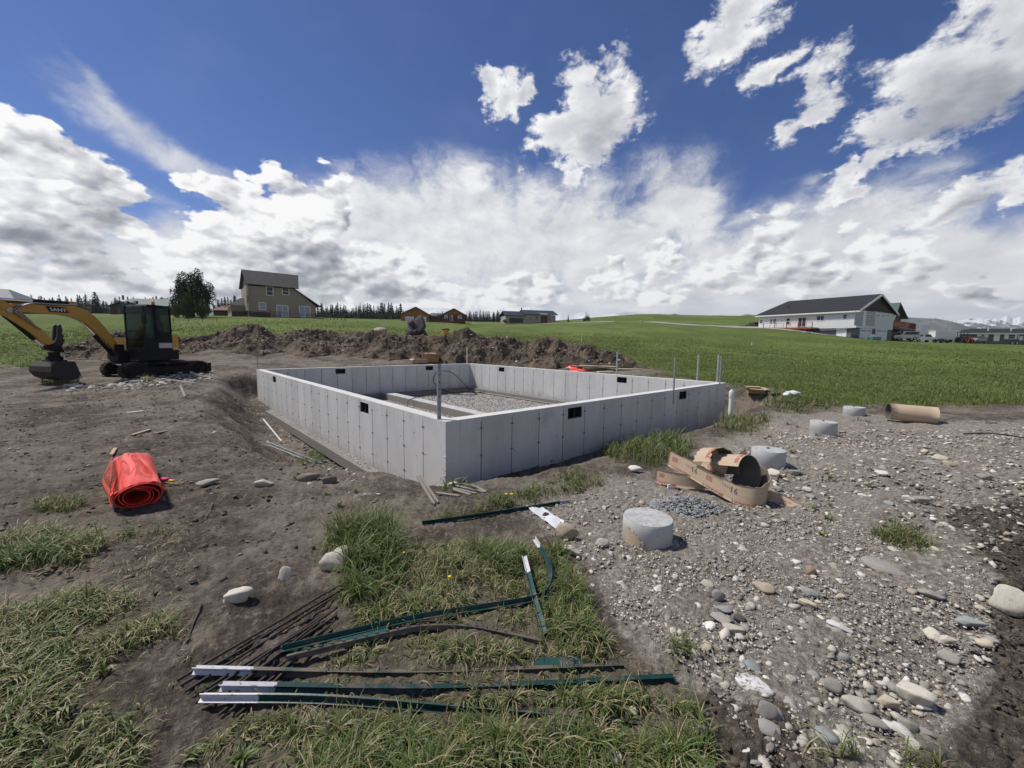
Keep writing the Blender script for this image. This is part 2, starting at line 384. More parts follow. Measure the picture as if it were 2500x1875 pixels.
def to_px(P):
    q = np.asarray(P, float)-np.array([0, 0, EYE]); w = q@FW; w = np.where(np.abs(w) < 1e-6, 1e-6, w)
    return 1250+F*(q@RT)/w, 937.5-F*(q@UP)/w, w
def gz(x, y): return float(ground_z(np.array([x]), np.array([y]))[0])
def in_poly(px, py, poly):
    c = np.zeros(len(px), bool); n = len(poly)
    for i in range(n):
        x0, y0 = poly[i]; x1, y1 = poly[(i+1) % n]
        if y0 == y1: continue
        m = ((y0 > py) != (y1 > py)) & (px < (x1-x0)*(py-y0)/(y1-y0)+x0); c ^= m
    return c
def soft_poly(P, polys, blur=14):
    """how far each ground point lies inside any of the outlines traced on the ground (0..1), with ragged edges"""
    px, py, w = to_px(P)
    amp = np.clip(60*3/np.maximum(w, .5), 4, 70)
    jx = fbm(P[:, 0]*3, P[:, 1]*3, 3, 77)*amp; jy = fbm(P[:, 0]*3+40, P[:, 1]*3, 3, 78)*amp*.6
    m = np.zeros(len(P))
    for poly in polys:
        for dx, dy in ((0, 0), (-1, 0), (1, 0), (0, -1), (0, 1)):
            m = np.maximum(m, 0) + 0; m += in_poly(px+jx+dx*blur, py+jy+dy*blur*.6, poly)*.2
    return np.where(w > .2, np.clip(m, 0, 1), 0)
GRASS_NEAR = [[(790, 1330), (880, 1285), (1010, 1330), (1180, 1330), (1370, 1340), (1420, 1420), (1450, 1560), (1560, 1640), (1700, 1690), (1720, 1875), (1700, 2200), (300, 2200), (420, 1875), (560, 1740), (900, 1560), (830, 1470)],
              [(-200, 1500), (60, 1480), (230, 1450), (420, 1500), (440, 1560), (330, 1600), (250, 1680), (330, 1760), (350, 1875), (300, 2200), (-300, 2200)],
              [(-100, 1330), (120, 1310), (250, 1325), (270, 1345), (190, 1385), (0, 1405), (-100, 1420)], [(1030, 1262), (1180, 1225), (1250, 1205), (1400, 1150), (1480, 1160), (1470, 1185), (1330, 1220), (1100, 1270)],
              [(1440, 1095), (1470, 1075), (1560, 1085), (1640, 1070), (1700, 1085), (1680, 1130), (1600, 1140), (1500, 1128)], [(1735, 1045), (1780, 1020), (1880, 1018), (1880, 1045), (1800, 1058)],
              [(1860, 990), (1900, 965), (1990, 975), (2060, 990), (1990, 1005), (1900, 1010)], [(80, 1225), (150, 1205), (235, 1220), (180, 1250), (90, 1250)], [(270, 1300), (390, 1290), (430, 1310), (300, 1330)],
              [(1640, 1560), (1690, 1580), (1690, 1650), (1640, 1650)], [(2110, 1300), (2200, 1290), (2290, 1340), (2230, 1360)], [(1960, 1860), (2060, 1830), (2100, 1875), (1960, 1890)], [(2180, 1830), (2270, 1830), (2290, 1890), (2200, 1890)],
              [(720, 1105), (790, 1100), (790, 1130), (730, 1140)], [(470, 1690), (600, 1640), (620, 1700), (520, 1740)], [(95, 920), (190, 925), (200, 942), (100, 938)], [(1080, 1190), (1130, 1175), (1150, 1195), (1090, 1205)], [(340, 920), (380, 925), (375, 938), (335, 935)]]
GRAVEL = [[(1240, 1190), (1520, 1150), (1640, 1200), (1700, 1100), (1800, 1070), (1900, 1000), (2100, 1010), (2300, 1030), (2500, 1030), (2700, 1100), (2700, 1240), (2420, 1330), (2500, 1500), (2550, 1700), (2300, 1760), (2250, 1875), (2150, 2100), (1900, 2100), (1720, 1700), (1560, 1600), (1450, 1400), (1380, 1320)]]
DARKSOIL = [[(2300, 1250), (2600, 1200), (2700, 1700), (2700, 2200), (2150, 2200), (2300, 1900), (2430, 1650), (2420, 1480), (2440, 1380)], [(1700, 1700), (1900, 1720), (2000, 1900), (1960, 2100), (1760, 2100)]]
_edge = [(-1.6, 30), (_a(-200), 24)]+[(_a(px), hit(px, py, False).xy.length) for px, py in ((0, 897), (120, 890))]+[(_a(150), 31), (_a(330), 33), (_a(450), 34), (_a(620), 34), (_a(900), 32), (_a(1350), 29), (_a(1500), 25.5)]
_edge += [(_a(px), hit(px, py, False).xy.length) for px, py in ((1575, 905), (1700, 928), (1800, 946), (1950, 968), (2100, 985), (2250, 1000), (2400, 1000), (2500, 985))]+[(1.6, 12)]
def field_mask(x, y):
    r = np.hypot(x, y); az = np.arctan2(x, y)
    e = np.interp(az, [p[0] for p in _edge], [p[1] for p in _edge])
    n = fbm(x*.5, y*.5, 4, 63)
    return np.where(np.abs(az) < 1.6, sst(-1.6, 2.2, r-e+n*4.0), 0)
def make_ground():
    na, nr = 900, 760
    A = np.concatenate([np.linspace(-math.pi, -1.02, 70, endpoint=False), np.linspace(-1.02, 1.02, na), np.linspace(1.02, math.pi, 71)[1:-1]])
    Rr = np.concatenate([[.15, .4, .7], np.exp(np.linspace(math.log(.95), math.log(60), nr-120)), np.exp(np.linspace(math.log(60), math.log(2900), 121))[1:]])
    a, r = np.meshgrid(A, Rr); n_a = len(A)
    x = (r*np.sin(a)).ravel(); y = (r*np.cos(a)).ravel()
    z = ground_z(x, y); P = np.c_[x, y, z]
    fm = field_mask(x, y)
    near = r.ravel() < 14
    gr = np.zeros(len(x)); gv = np.zeros(len(x)); dk = np.zeros(len(x))
    idx = np.nonzero(near)[0]
    gr[idx] = soft_poly(P[idx], GRASS_NEAR); gv[idx] = soft_poly(P[idx], GRAVEL, 40); dk[idx] = soft_poly(P[idx], DARKSOIL, 30)
    # earth relief: ruts and clods, finest near the camera
    R_ = r.ravel(); bare = (1-fm)
    clod = np.abs(fbm(x*6, y*6, 4, 91, .6))
    rut = fbm((x*.8+y*.6)*.55, (y*.8-x*.6)*2.6, 4, 17)
    tr = np.maximum(0, fbm((x*.35+y*.9)*.9, (y*.25-x*.1)*.5, 3, 15))
    rough = np.where(R_ < 14, 1, .4)
    z = z+bare*rough*((clod-.2)*.035*(1+.8*dk)+fbm(x*20+y*9, y*19-x*10, 3, 92)*.010*(R_ < 9)+fbm(x*41+y*17, y*39-x*19, 2, 93)*.006*(R_ < 4)-tr*.05+rut*.035)
    z = z-np.abs(fbm(x*9, y*9, 2, 95))*.05*dk
    # tread marks left by the excavator
    for tp in ([(-11.5, 13.2), (-9.5, 9.5), (-7.2, 6.6), (-6.4, 3.6), (-7.5, 0.5)], [(-12.5, 13.0), (-8.0, 10.2), (-4.6, 8.2), (-3.0, 6.6)]):
        q = np.array([v[:2] for v in smooth_path([(a, b, 0) for a, b in tp], 10)]); L = np.r_[0, np.cumsum(np.hypot(*np.diff(q, axis=0).T))]
        sel = np.nonzero((x > -14) & (x < -2) & (y > 0) & (y < 14.5))[0]; bd = np.full(len(sel), 9.); bs_ = np.zeros(len(sel)); sg = np.zeros(len(sel))
        for i in range(len(q)-1):
            ab = q[i+1]-q[i]; t = np.clip(((x[sel]-q[i, 0])*ab[0]+(y[sel]-q[i, 1])*ab[1])/(ab @ ab), 0, 1); dx = x[sel]-q[i, 0]-ab[0]*t; dy = y[sel]-q[i, 1]-ab[1]*t; d_ = np.hypot(dx, dy); m_ = d_ < bd
            bd[m_] = d_[m_]; bs_[m_] = L[i]+t[m_]*(L[i+1]-L[i])
        for off in (.74,):
            k_ = 1-sst(.15, .21, np.abs(bd-off)); wear = np.clip(.4+fbm(x[sel]*.9, y[sel]*.9, 3, 88)*2.2, 0, 1)
            z[sel] += k_*wear*(-.022+.020*np.sign(np.sin(bs_*2*np.pi/.13)))
    P[:, 2] = z
    m = np.arange(len(x)).reshape(len(Rr), n_a)
    q = np.stack([m[:-1, :], np.roll(m, -1, 1)[:-1, :], np.roll(m, -1, 1)[1:, :], m[1:, :]], -1).reshape(-1, 4)[:, ::-1]
    o = mesh_obj('ground', P, q, None, smooth=True)
    c0 = len(P)  # close the middle
    for nm, arr in (('field', fm), ('turf', gr), ('gravel', gv), ('topsoil', dk)):
        at = o.data.attributes.new(nm, 'FLOAT', 'POINT'); at.data.foreach_set('value', arr.astype(np.float32))
    m = bpy.data.materials.new('ground_earth'); m.use_nodes = True; V.t = m.node_tree; bs = V.t.nodes['Principled BSDF']
    T = node('ShaderNodeTexCoord', 3)
    def att(n): return node('ShaderNodeAttribute', 2, attribute_name=n)
    big = noise(T, .7, 5, .6); mid = noise(T, 3.2, 6, .65); fin = noise(T, 26, 5, .7); grit = noise(T, 120, 3, .7)
    c = mixc(big.ss(.42, .58), (.082, .068, .056), (.180, .153, .126))
    c = mixc(mid.ss(.5, .72)*.75, c, (.275, .238, .198))
    c = mixc(mid.ss(.48, .3)*.6, c, (.044, .036, .030))
    sp1 = noise(T, 13, 6, .75); c = mixc(sp1.ss(.52, .62)*.45, c, (.27, .225, .18)); c = mixc(sp1.ss(.48, .38)*.5, c, (.048, .038, .031))
    c = mixc((fin-.5).ss(.06, .2)*.6, c, (.29, .25, .205)); c = mixc((.5-fin).ss(.05, .2)*.55, c, (.040, .031, .025)); c = mixc(grit.ss(.62, .75)*.5, c, (.31, .27, .225)); c = mixc(noise(mapped(T, scale=(1, .3, 1), rot=(0, 0, .5), kind='POINT'), 5, 5, .7).ss(.52, .68)*.35, c, (.25, .21, .165))
    grav = att('gravel'); dark = att('topsoil'); turf = att('turf'); fld = att('field')
    gcol = mixc(fin.ss(.36, .66), (.175, .156, .134), (.40, .365, .32)); gcol = mixc(mid.ss(.55, .75)*.6, gcol, (.125, .106, .087)); gcol = mixc(grit.ss(.58, .72)*.6, gcol, (.52, .49, .44))
    c = mixc(grav.ss(.1, .7)*.85, c, gcol)
    c = mixc(dark.ss(.1, .8)*.9, c, mixc(fin.ss(.4, .7), (.058, .048, .039), (.16, .135, .110)))
    c = mixc(turf*.55, c, mixc(fin.ss(.35, .65), (.095, .085, .050), (.165, .150, .095)))
    # field turf
    f1 = noise(mapped(T, scale=(1, .35, 1), kind='POINT'), .11, 6, .65); f2 = noise(T, 1.3, 5, .7); f3 = noise(mapped(T, scale=(.6, 2.2, 1), kind='POINT'), 3.0, 4, .7)
    g = mixc(f1.ss(.38, .62), (.068, .100, .020), (.116, .152, .035)); g = mixc(f2.ss(.45, .7)*.5, g, (.135, .165, .046)); g = mixc(f3.ss(.5, .32)*.45, g, (.036, .056, .016))
    g = mixc(noise(T, .033, 4, .6).ss(.56, .7)*.4, g, (.135, .140, .062))
    c = mixc((fld+(f2-.5)*.5).ss(.25, .75), c, g)
    V.t.links.new(c.s, bs.inputs['Base Color']); bs.inputs['Roughness'].default_value = .95; bs.inputs['Specular IOR Level'].default_value = .15
    b = V.t.nodes.new('ShaderNodeBump'); b.inputs['Strength'].default_value = 1.0; b.inputs['Distance'].default_value = .02
    h = fin*1.0+grit*.45+noise(T, 60, 4, .7)*.6
    V.t.links.new(h.s, b.inputs['Height']); V.t.links.new(b.outputs[0], bs.inputs['Normal'])
    o.data.materials.append(m); tag(o, kind='structure')
    return o
GROUND = make_ground()
# ------------------------------------------------------------------ foundation
def concrete(name, col, stain, seed=0, rust=.0):
    def fn(P, c):
        P = vmath('ADD', P, (seed*3.7, seed*1.3, 0))
        c = mixc(noise(mapped(P, scale=(1, 1, .35), kind='POINT'), 1.6, 6, .65).ss(.42, .68)*.4, c, tuple(x*.70 for x in col))
        c = mixc(noise(mapped(P, scale=(3, 3, .5), kind='POINT'), 2.6, 5, .6).ss(.52, .75)*.3, c, tuple(min(x*1.22, 1) for x in col)); c = mixc(noise(mapped(P, scale=(2.2, 2.2, .22), kind='POINT'), 3.1, 6, .7).ss(.55, .70)*.45, c, tuple(x*.74 for x in col))
        c = mixc(noise(P, 55, 2, .5).ss(.68, .74)*.5, c, tuple(x*.5 for x in col))
        c = mixc(noise(P, .8, 6, .7).ss(.6, .75)*stain, c, (.16, .15, .13))
        sp = V.t.nodes.new('ShaderNodeSeparateXYZ'); V.t.links.new(P.s, sp.inputs[0]); z = V(sp.outputs[2])       # mud splashed up the wall foot
        c = mixc(((-.36-z)*2.2+(noise(P, 5, 5, .7)-.5)*1.6).ss(.2, .95)*.45, c, (.20, .175, .145))
        r = node('ShaderNodeObjectInfo', 5)
        return vmath('SCALE', c, scale=(r-.5)*.14+1)
    return material(name, col, .85, 0, .06, 3, .22, 90, .25, fn=fn)
CONC = concrete('concrete_wall', (.54, .54, .53), .3); CONC_TOP = concrete('concrete_wall_top', (.60, .60, .58), .25, 2)
CONC_FOOT = concrete('concrete_footing', (.235, .232, .222), .35, 4); CONC_STRIP = concrete('concrete_strip_top', (.52, .525, .53), .15, 6)
DARK_GREY = material('dark_steel_and_seam', (.085, .085, .086), .8, .2); VENT = material('vent_plastic', (.022, .024, .03), .55)
GALV = material('galvanised_steel', (.50, .53, .56), .42, .75, .25, 9, .1, 30); GALV_DULL = material('weathered_galvanised_steel', (.30, .32, .33), .55, .55, .35, 6)
foundation = empty('foundation', (NC[0], NC[1], 0), 'large rectangular poured concrete foundation with low grey walls in the middle of the lot', 'foundation', YAW-math.pi/2)
class FMB(MB):
    def build(s, *a, **k):       # the foundation's own x runs along the right wall, y along the left wall
        s.v = [(y, x, z) for x, y, z in s.v]; s.f = [tuple(reversed(q)) for q in s.f]
        return MB.build(s, *a, **k)
TH = .2032; S = .6096; AO = .616
def make_wall(along, o0, o1, i0, i1, vents, outer_sign):
    """one wall in the foundation's frame. along 'x' or 'y'; o0, o1 the ends of the wall; i0 outer face coordinate, i1 inner face coordinate"""
    P = (lambda a, b, z: (a, b, z)) if along == 'x' else (lambda a, b, z: (b, a, z))
    lo, hi = min(i0, i1), max(i0, i1)
    core = FMB()
    def bx(mb, a0, a1, b0, b1, z0, z1, bev=0):
        p, q = P(a0, b0, 0), P(a1, b1, 0)
        mb.box(min(p[0], q[0]), max(p[0], q[0]), min(p[1], q[1]), max(p[1], q[1]), z0, z1, bev=bev)
    sk = .011                                   # the panel skins stand proud of the recessed core by this much
    cl, ch = lo+sk, hi-sk
    VZ0, VZ1 = ZT-.268, ZT-.066
    bx(core, o0, o1, cl, ch, ZB, VZ0)
    ed = [o0]
    for v in vents: ed += [v-.203, v+.203]
    ed.append(o1)
    for k in range(0, len(ed), 2): bx(core, ed[k], ed[k+1], cl, ch, VZ0, VZ1)
    wall = core.build('wall', CONC, foundation)
    cap = FMB(); bx(cap, o0, o1, lo+.003, hi-.003, VZ1, ZT); cap = cap.build('wall_cap', CONC_TOP, wall)
    return wall, P, lo, hi, VZ0, VZ1, bx
def skin(wall, P, bx, face, sgn, joints, vents, VZ0, VZ1, ends):
    """form-panel faces between the joints: separate slabs with an open seam of a few millimetres"""
    edges = [ends[0]]+[j for j in sorted(joints) if ends[0]+.05 < j < ends[1]-.05]+[ends[1]]
    g = .0075
    f0, f1 = (face, face-sgn*.0115)
    for a0, a1 in zip(edges[:-1], edges[1:]):
        mb = FMB(); vs = [v for v in vents if a0-.25 < v < a1+.25]
        l, r = a0+g, a1-g
        if a0 == ends[0]: l = a0
        if a1 == ends[1]: r = a1
        if not vs: bx(mb, l, r, f0, f1, ZB, ZT-.004)
        else:
            v = vs[0]; bx(mb, l, r, f0, f1, ZB, VZ0)
            if v-.203 > l: bx(mb, l, min(v-.203, r), f0, f1, VZ0, ZT-.004)
            if v+.203 < r: bx(mb, max(v+.203, l), r, f0, f1, VZ0, ZT-.004)
            bx(mb, max(v-.203, l), min(v+.203, r), f0, f1, VZ1, ZT-.004)
        mb.build('concrete_panel', CONC, wall)
    ties_seams = FMB()
    for j in edges[1:-1]:
        bx(ties_seams, j-.0040, j+.0040, face-sgn*.0100, face-sgn*.0045, ZB+.01, ZT-.03)  # added dark strip darkens the open seam; not part of a tie
        for zz in (.167, .573, .980):
            for dx, w, h in ((0, .009, .013), (-.024+RNG.normal(0, .006), .005, .005), (.024+RNG.normal(0, .006), .006, .005), (-.05+RNG.normal(0, .012), .004, .004)):
                q = P(j+dx, face+sgn*.002, 0); zc = ZT-zz+RNG.normal(0, .004)
                M = Matrix.Translation((q[0], q[1], zc))
                ax = (w, .004, h) if P(1, 0, 0)[0] else (.004, w, h)
                ties_seams.box(-ax[0], ax[0], -ax[1], ax[1], -ax[2], ax[2], M)
        for zz in RNG.uniform(.1, 1.1, 2):     # bug holes
            q = P(j+RNG.uniform(.05, .5), face+sgn*.0012, 0); M = Matrix.Translation((q[0], q[1], ZT-zz))
            ax = (.007, .002, .008) if P(1, 0, 0)[0] else (.002, .007, .008)
            ties_seams.box(-ax[0], ax[0], -ax[1], ax[1], -ax[2], ax[2], M)
    tag(ties_seams.build('form_tie_and_seam', DARK_GREY, wall), kind='stuff')
def vents_of(wall, P, bx, vents, lo, hi, VZ0, VZ1, sides):
    for v in vents:
        fr = FMB(); t = .014
        for s0, s1 in ((v-.203, v-.203+t), (v+.203-t, v+.203), (v-.008, v+.008)): bx(fr, s0, s1, lo+.02, hi-.02, VZ0, VZ1)
        bx(fr, v-.189, v+.189, lo+.02, hi-.02, VZ0+.0005, VZ0+t); bx(fr, v-.189, v+.189, lo+.02, hi-.02, VZ1-t, VZ1-.0005)
        o = fr.build('foundation_vent', VENT, foundation)
        sl = FMB()
        for k in range(8):
            a = v-.176+k*.05
            if abs(a-v) < .02: continue
            bx(sl, a-.003, a+.003, (lo+hi)/2-.03, (lo+hi)/2+.03, VZ0+t, VZ1-t)
        bx(sl, v-.188, v-.009, (lo+hi)/2+.032, (lo+hi)/2+.036, VZ0+t, VZ1-t); bx(sl, v+.009, v+.188, (lo+hi)/2+.032, (lo+hi)/2+.036, VZ0+t, VZ1-t)
        sl.build('louvre', VENT, o)
        sp = FMB()                                # grout smeared below the opening
        for s_, f in sides:
            bx(sp, v-.215, v+.215, f+s_*.0015, f-s_*.004, VZ0-.028, VZ0-.001)
        sp.build('grout', CONC_STRIP, o)
def build_foundation():
    jL = [AO+S*k for k in range(21)]; jR = [AO+S*k for k in range(16)]
    vL = [AO+S*3+.36, LU-2.75]
    vR = [AO+S*3+.33, AO+S*10+.30]
    # left (x axis, y=0), right (y axis, x=0), far left end (x=LU), far right (y=LV)
    w = make_wall('x', .012, LU-.012, 0, TH, vL, -1); wall, P, lo, hi, a, b, bx = w
    skin(wall, P, bx, 0, -1, jL, vL, a, b, (0, LU)); skin(wall, P, bx, TH, 1, jL, vL, a, b, (TH, LU-TH)); vents_of(wall, P, bx, vL, lo, hi, a, b, [(-1, 0)])
    w = make_wall('y', TH, LV-TH, 0, TH, vR, -1); wall, P, lo, hi, a, b, bx = w
    skin(wall, P, bx, 0, -1, jR, vR, a, b, (.0116, LV)); skin(wall, P, bx, TH, 1, jR, vR, a, b, (TH+.0116, LV-TH)); vents_of(wall, P, bx, vR, lo, hi, a, b, [(-1, 0)])
    vB = [2.95, LV-2.59]
    w = make_wall('y', TH, LV-TH, LU, LU-TH, vB, 1); wall, P, lo, hi, a, b, bx = w
    skin(wall, P, bx, LU, 1, jR, vB, a, b, (.0116, LV)); skin(wall, P, bx, LU-TH, -1, [LV-TH-.62-S*k for k in range(16)], vB, a, b, (TH+.0116, LV-TH)); vents_of(wall, P, bx, vB, lo, hi, a, b, [(-1, LU-TH)])
    vF = [3.42, LU-2.75]
    w = make_wall('x', .012, LU-.012, LV, LV-TH, vF, 1); wall, P, lo, hi, a, b, bx = w
    skin(wall, P, bx, LV, 1, jL, vF, a, b, (0, LU)); skin(wall, P, bx, LV-TH, -1, [LU-TH-.42-S*k for k in range(21)], vF, a, b, (TH, LU-TH)); vents_of(wall, P, bx, vF, lo, hi, a, b, [(-1, LV-TH)])
    # footings
    q = .20; ft = FMB()
    for x0, x1, y0, y1 in ((-q, LU+q, -q, TH+q), (-q, LU+q, LV-TH-q, LV+q), (-q, TH+q, TH+q, LV-TH-q), (LU-TH-q, LU+q, TH+q, LV-TH-q)):
        # rough top edge, subdivided
        nx = max(2, int((x1-x0)/.25)); ny = max(2, int((y1-y0)/.25)); vv = []; ff = []
        for i in range(nx+1):
            for j in range(ny+1):
                vv.append((x0+(x1-x0)*i/nx, y0+(y1-y0)*j/ny, ZB-.002+RNG.normal(0, .004)))
        n0 = len(vv); vv += [(p[0], p[1], ZF) for p in vv]
        I = lambda i, j: i*(ny+1)+j
        for i in range(nx):
            for j in range(ny): ff.append((I(i, j), I(i+1, j), I(i+1, j+1), I(i, j+1)))
        for i in range(nx): ff += [(I(i, 0), I(i, 0)+n0, I(i+1, 0)+n0, I(i+1, 0)), (I(i+1, ny), I(i+1, ny)+n0, I(i, ny)+n0, I(i, ny))]
        for j in range(ny): ff += [(I(0, j+1), I(0, j+1)+n0, I(0, j)+n0, I(0, j)), (I(nx, j), I(nx, j)+n0, I(nx, j+1)+n0, I(nx, j+1))]
        ft.add(vv, ff)
    foot = ft.build('footing', CONC_FOOT, foundation)
    # construction joints showing on the footing's outer face, and crumbs of spilt concrete along the wall foot
    jb = FMB(); jb.box(2.27, 2.30, -q-.004, -q+.01, ZF, ZB-.004); jb.box(8.9, 8.93, LV-TH-q-.004, LV-TH-q+.01, ZF, ZB-.004); jb.build('cold_joint', DARK_GREY, foot)
    cr = FMB()
    for k in range(900):
        side = RNG.random()
        if side < .62: u, v = RNG.uniform(0, LU), -RNG.beta(1.2, 2.6)*.19-.004
        else: u, v = -RNG.beta(1.2, 2.6)*.19-.004, RNG.uniform(0, LV)
        s = RNG.uniform(.006, .022); add_pebble(cr, (u, v, ZB+s*.2), s)
    tag(cr.build('concrete_crumb', CONC_STRIP, foot), kind='stuff')
    # strip footing across the inside, parallel to the left wall
    mb = FMB(); mb.box(TH+q+.0, LU-TH-q, 4.62, 5.05, ZF-.02, ZB+.06, bev=.008); st = mb.build('strip_footing', CONC_FOOT, foundation)
    mb = FMB(); mb.box(TH+q+.01, LU-TH-q-.01, 4.625, 5.045, ZB+.060, ZB+.064); mb.build('pale_top', CONC_STRIP, st)  # top slab paler than the footing sides
    # pale line of form residue at the foot of the inner footing
    mb = FMB(); mb.box(TH+q, LU-TH-q, LV-TH-q-.05, LV-TH-q-.004, -.86, -.838); mb.box(LU-TH-q-.05, LU-TH-q-.004, 5.1, LV-TH-q-.06, -.86, -.84); mb.build('form_board', CONC_TOP, foundation)
    # ragged honeycombed corner
    hc = FMB()
    for k in range(60):
        z = ZT-.45-RNG.beta(1.5, 1.2)*.75; a = RNG.random() < .5; d = abs(RNG.normal(0, .05)); s = RNG.uniform(.006, .017)
        add_pebble(hc, (d if a else -.001, -.001 if a else d, z), s)
    tag(hc.build('honeycomb', CONC_TOP, foundation), kind='stuff')
def add_pebble(mb, c, s, flat=.65):
    a = RNG.uniform(0, 6.28); n = 6; v = []
    ex = RNG.uniform(.7, 1.4)
    for k, (rr, z) in enumerate(((.75, -.5), (1., .05), (.6, .62))):
        for i in range(n):
            t = a+6.283*i/n+k*.4; q = s*rr*RNG.uniform(.78, 1.15)
            v.append((c[0]+q*math.cos(t)*ex, c[1]+q*math.sin(t)/ex, c[2]+s*z*flat))
    f = [(k*n+i, k*n+(i+1) % n, (k+1)*n+(i+1) % n, (k+1)*n+i) for k in range(2) for i in range(n)]+[tuple(range(2*n, 3*n))]
    mb.add(v, f)
build_foundation()
# gravel floor inside
def gravel_floor():
    n, m = 90, 70; vs = []
    u, v = np.meshgrid(np.linspace(TH+.21, LU-TH-.21, n), np.linspace(TH+.21, LV-TH-.21, m), indexing='ij')
    z = -.90+fbm(u*1.3, v*1.3, 3, 8)*.03
    p = NC+u.reshape(-1, 1)*eL+v.reshape(-1, 1)*eR
    I = np.arange(n*m).reshape(n, m); f = np.stack([I[:-1, :-1], I[1:, :-1], I[1:, 1:], I[:-1, 1:]], -1).reshape(-1, 4)
    def fn(P, c):
        d = voro(P, 26, feature='F1', out=1); e = voro(P, 26, feature='F1')
        c = mixc(.75, c, node('ShaderNodeHueSaturation', 0, {'Color': d, 'Saturation': .12, 'Value': .55}))
        return mixc(e.ss(.35, .7)*.7, c, (.09, .08, .07))
    mt = material('crushed_gravel', (.36, .335, .30), .9, 0, .2, 8, .8, 40, .2, fn=fn)
    o = mesh_obj('gravel_floor', np.c_[p, z.ravel()], f[:, ::-1].copy(), mt, smooth=True); tag(o, kind='structure')
gravel_floor()
# ------------------------------------------------------------------ rocks, pebbles, grass
def rock_mesh(name, seed, sub=3, cuts=5, rough=.12, ang=.86):
    r = random.Random(seed); bm = bmesh.new(); bmesh.ops.create_icosphere(bm, subdivisions=sub, radius=1)
    pl = []
    for _ in range(cuts):
        n = Vector((r.gauss(0, 1), r.gauss(0, 1), r.gauss(0, 1))).normalized(); pl.append((n, r.uniform(.42, ang)))
    P = np.array([v.co[:] for v in bm.verts]); o = r.uniform(0, 90)
    d = fbm(P[:, 0]*1.2+o+P[:, 2]*.7, P[:, 1]*1.2-P[:, 2]*.9, 2, seed % 50)*rough*1.6+fbm(P[:, 0]*3.4+o+P[:, 2]*2.1, P[:, 1]*3.4-P[:, 2]*2.7, 3, seed % 50+3)*rough*.7
    for v, k in zip(bm.verts, d):
        for n, h in pl:
            e = v.co.dot(n)
            if e > h: v.co -= n*(e-h)*.92
        v.co *= 1+k
    me = bpy.data.meshes.new(name); bm.to_mesh(me); bm.free()
    me.polygons.foreach_set('use_smooth', np.ones(len(me.polygons), dtype=bool))
    return me
def stone_mat(name, col, vein=None, dirt=.3):
    def fn(P, c):
        c = mixc(noise(P, 7, 6, .7).ss(.5, .72)*.5, c, tuple(x*.62 for x in col))
        c = mixc(noise(P, 30, 4, .7).ss(.56, .7)*.45, c, tuple(min(1, x*1.3) for x in col))
        if vein: c = mixc(noise(P, 4.5, 5, .75).ss(.53, .6), c, vein)
        c = mixc(noise(P, 5, 4, .6).ss(.52, .7)*dirt, c, (.10, .085, .07))
        r = node('ShaderNodeObjectInfo', 5); return vmath('SCALE', c, scale=(r-.5)*.35+1)
    return material(name, col, .88, 0, .12, 3, .35, 45, .3, fn=fn)
ROCKM = {'pale': stone_mat('pale_limestone', (.52, .485, .42)), 'tan': stone_mat('tan_sandstone', (.37, .31, .235)), 'grey': stone_mat('grey_river_stone', (.29, .275, .25)),
         'blue': stone_mat('blue_grey_slate', (.25, .265, .26)), 'dark': stone_mat('dark_stone', (.085, .08, .075)), 'white': stone_mat('white_quartz', (.60, .59, .56)),
         'soil': stone_mat('earthy_stone', (.20, .165, .135), dirt=.7), 'red': stone_mat('reddish_stone', (.27, .185, .145)), 'smear': stone_mat('white_stone_smeared_with_earth', (.64, .63, .62), (.05, .045, .04)),
         'buff': stone_mat('buff_stone', (.46, .40, .31))}
_rockmesh = {}
def rock(px, py, w, h, kind, label, group=None, rot=None, sink=.22, shape=0, tall=None):
    """a stone where the photograph shows one: w, h its size there in pixels"""
    p = hit(px, py+h*.35); t = float((np.array(p)-[0, 0, EYE]) @ FW); k = t/F
    sx = w*k/2; sl = math.asin(min(.95, (EYE-p.z)/max(.1, math.hypot(p.x, p.y, EYE-p.z))))
    szz = max(.25*sx, min(1.15*sx, h*k/2*(.9 if h/w > .8 else .8)))
    if tall: szz = sx*tall
    depth = max(sx*.6, min(1.5*sx, (h*k/2-szz*math.cos(sl))/max(.25, math.sin(sl)) if h*k/2 > szz*math.cos(sl) else sx*.75))
    key = (shape if shape else (int(px*7+py) % 9)+1)
    if key not in _rockmesh: _rockmesh[key] = rock_mesh('rock', key*13+5, 3, 8+key % 5, .13, .80)
    me = _rockmesh[key].copy(); me.materials.append(ROCKM[kind])
    o = link(bpy.data.objects.new('rock', me)); a = math.atan2(p.x, p.y)
    o.scale = (sx, depth, szz); o.rotation_euler = (random.uniform(-.12, .12), random.uniform(-.12, .12), -a+(rot if rot is not None else random.uniform(-.35, .35)))
    o.location = (p.x+math.sin(a)*depth*.4, p.y+math.cos(a)*depth*.4, gz(p.x, p.y)+szz*(1-2*sink)*.8)
    return tag(o, label, 'rock', group)
c7 = lambda x, y: (1700+x*.3617, 1300+y*.3617)
c3 = lambda x, y: (1700+x*.3617, 900+y*.3617)
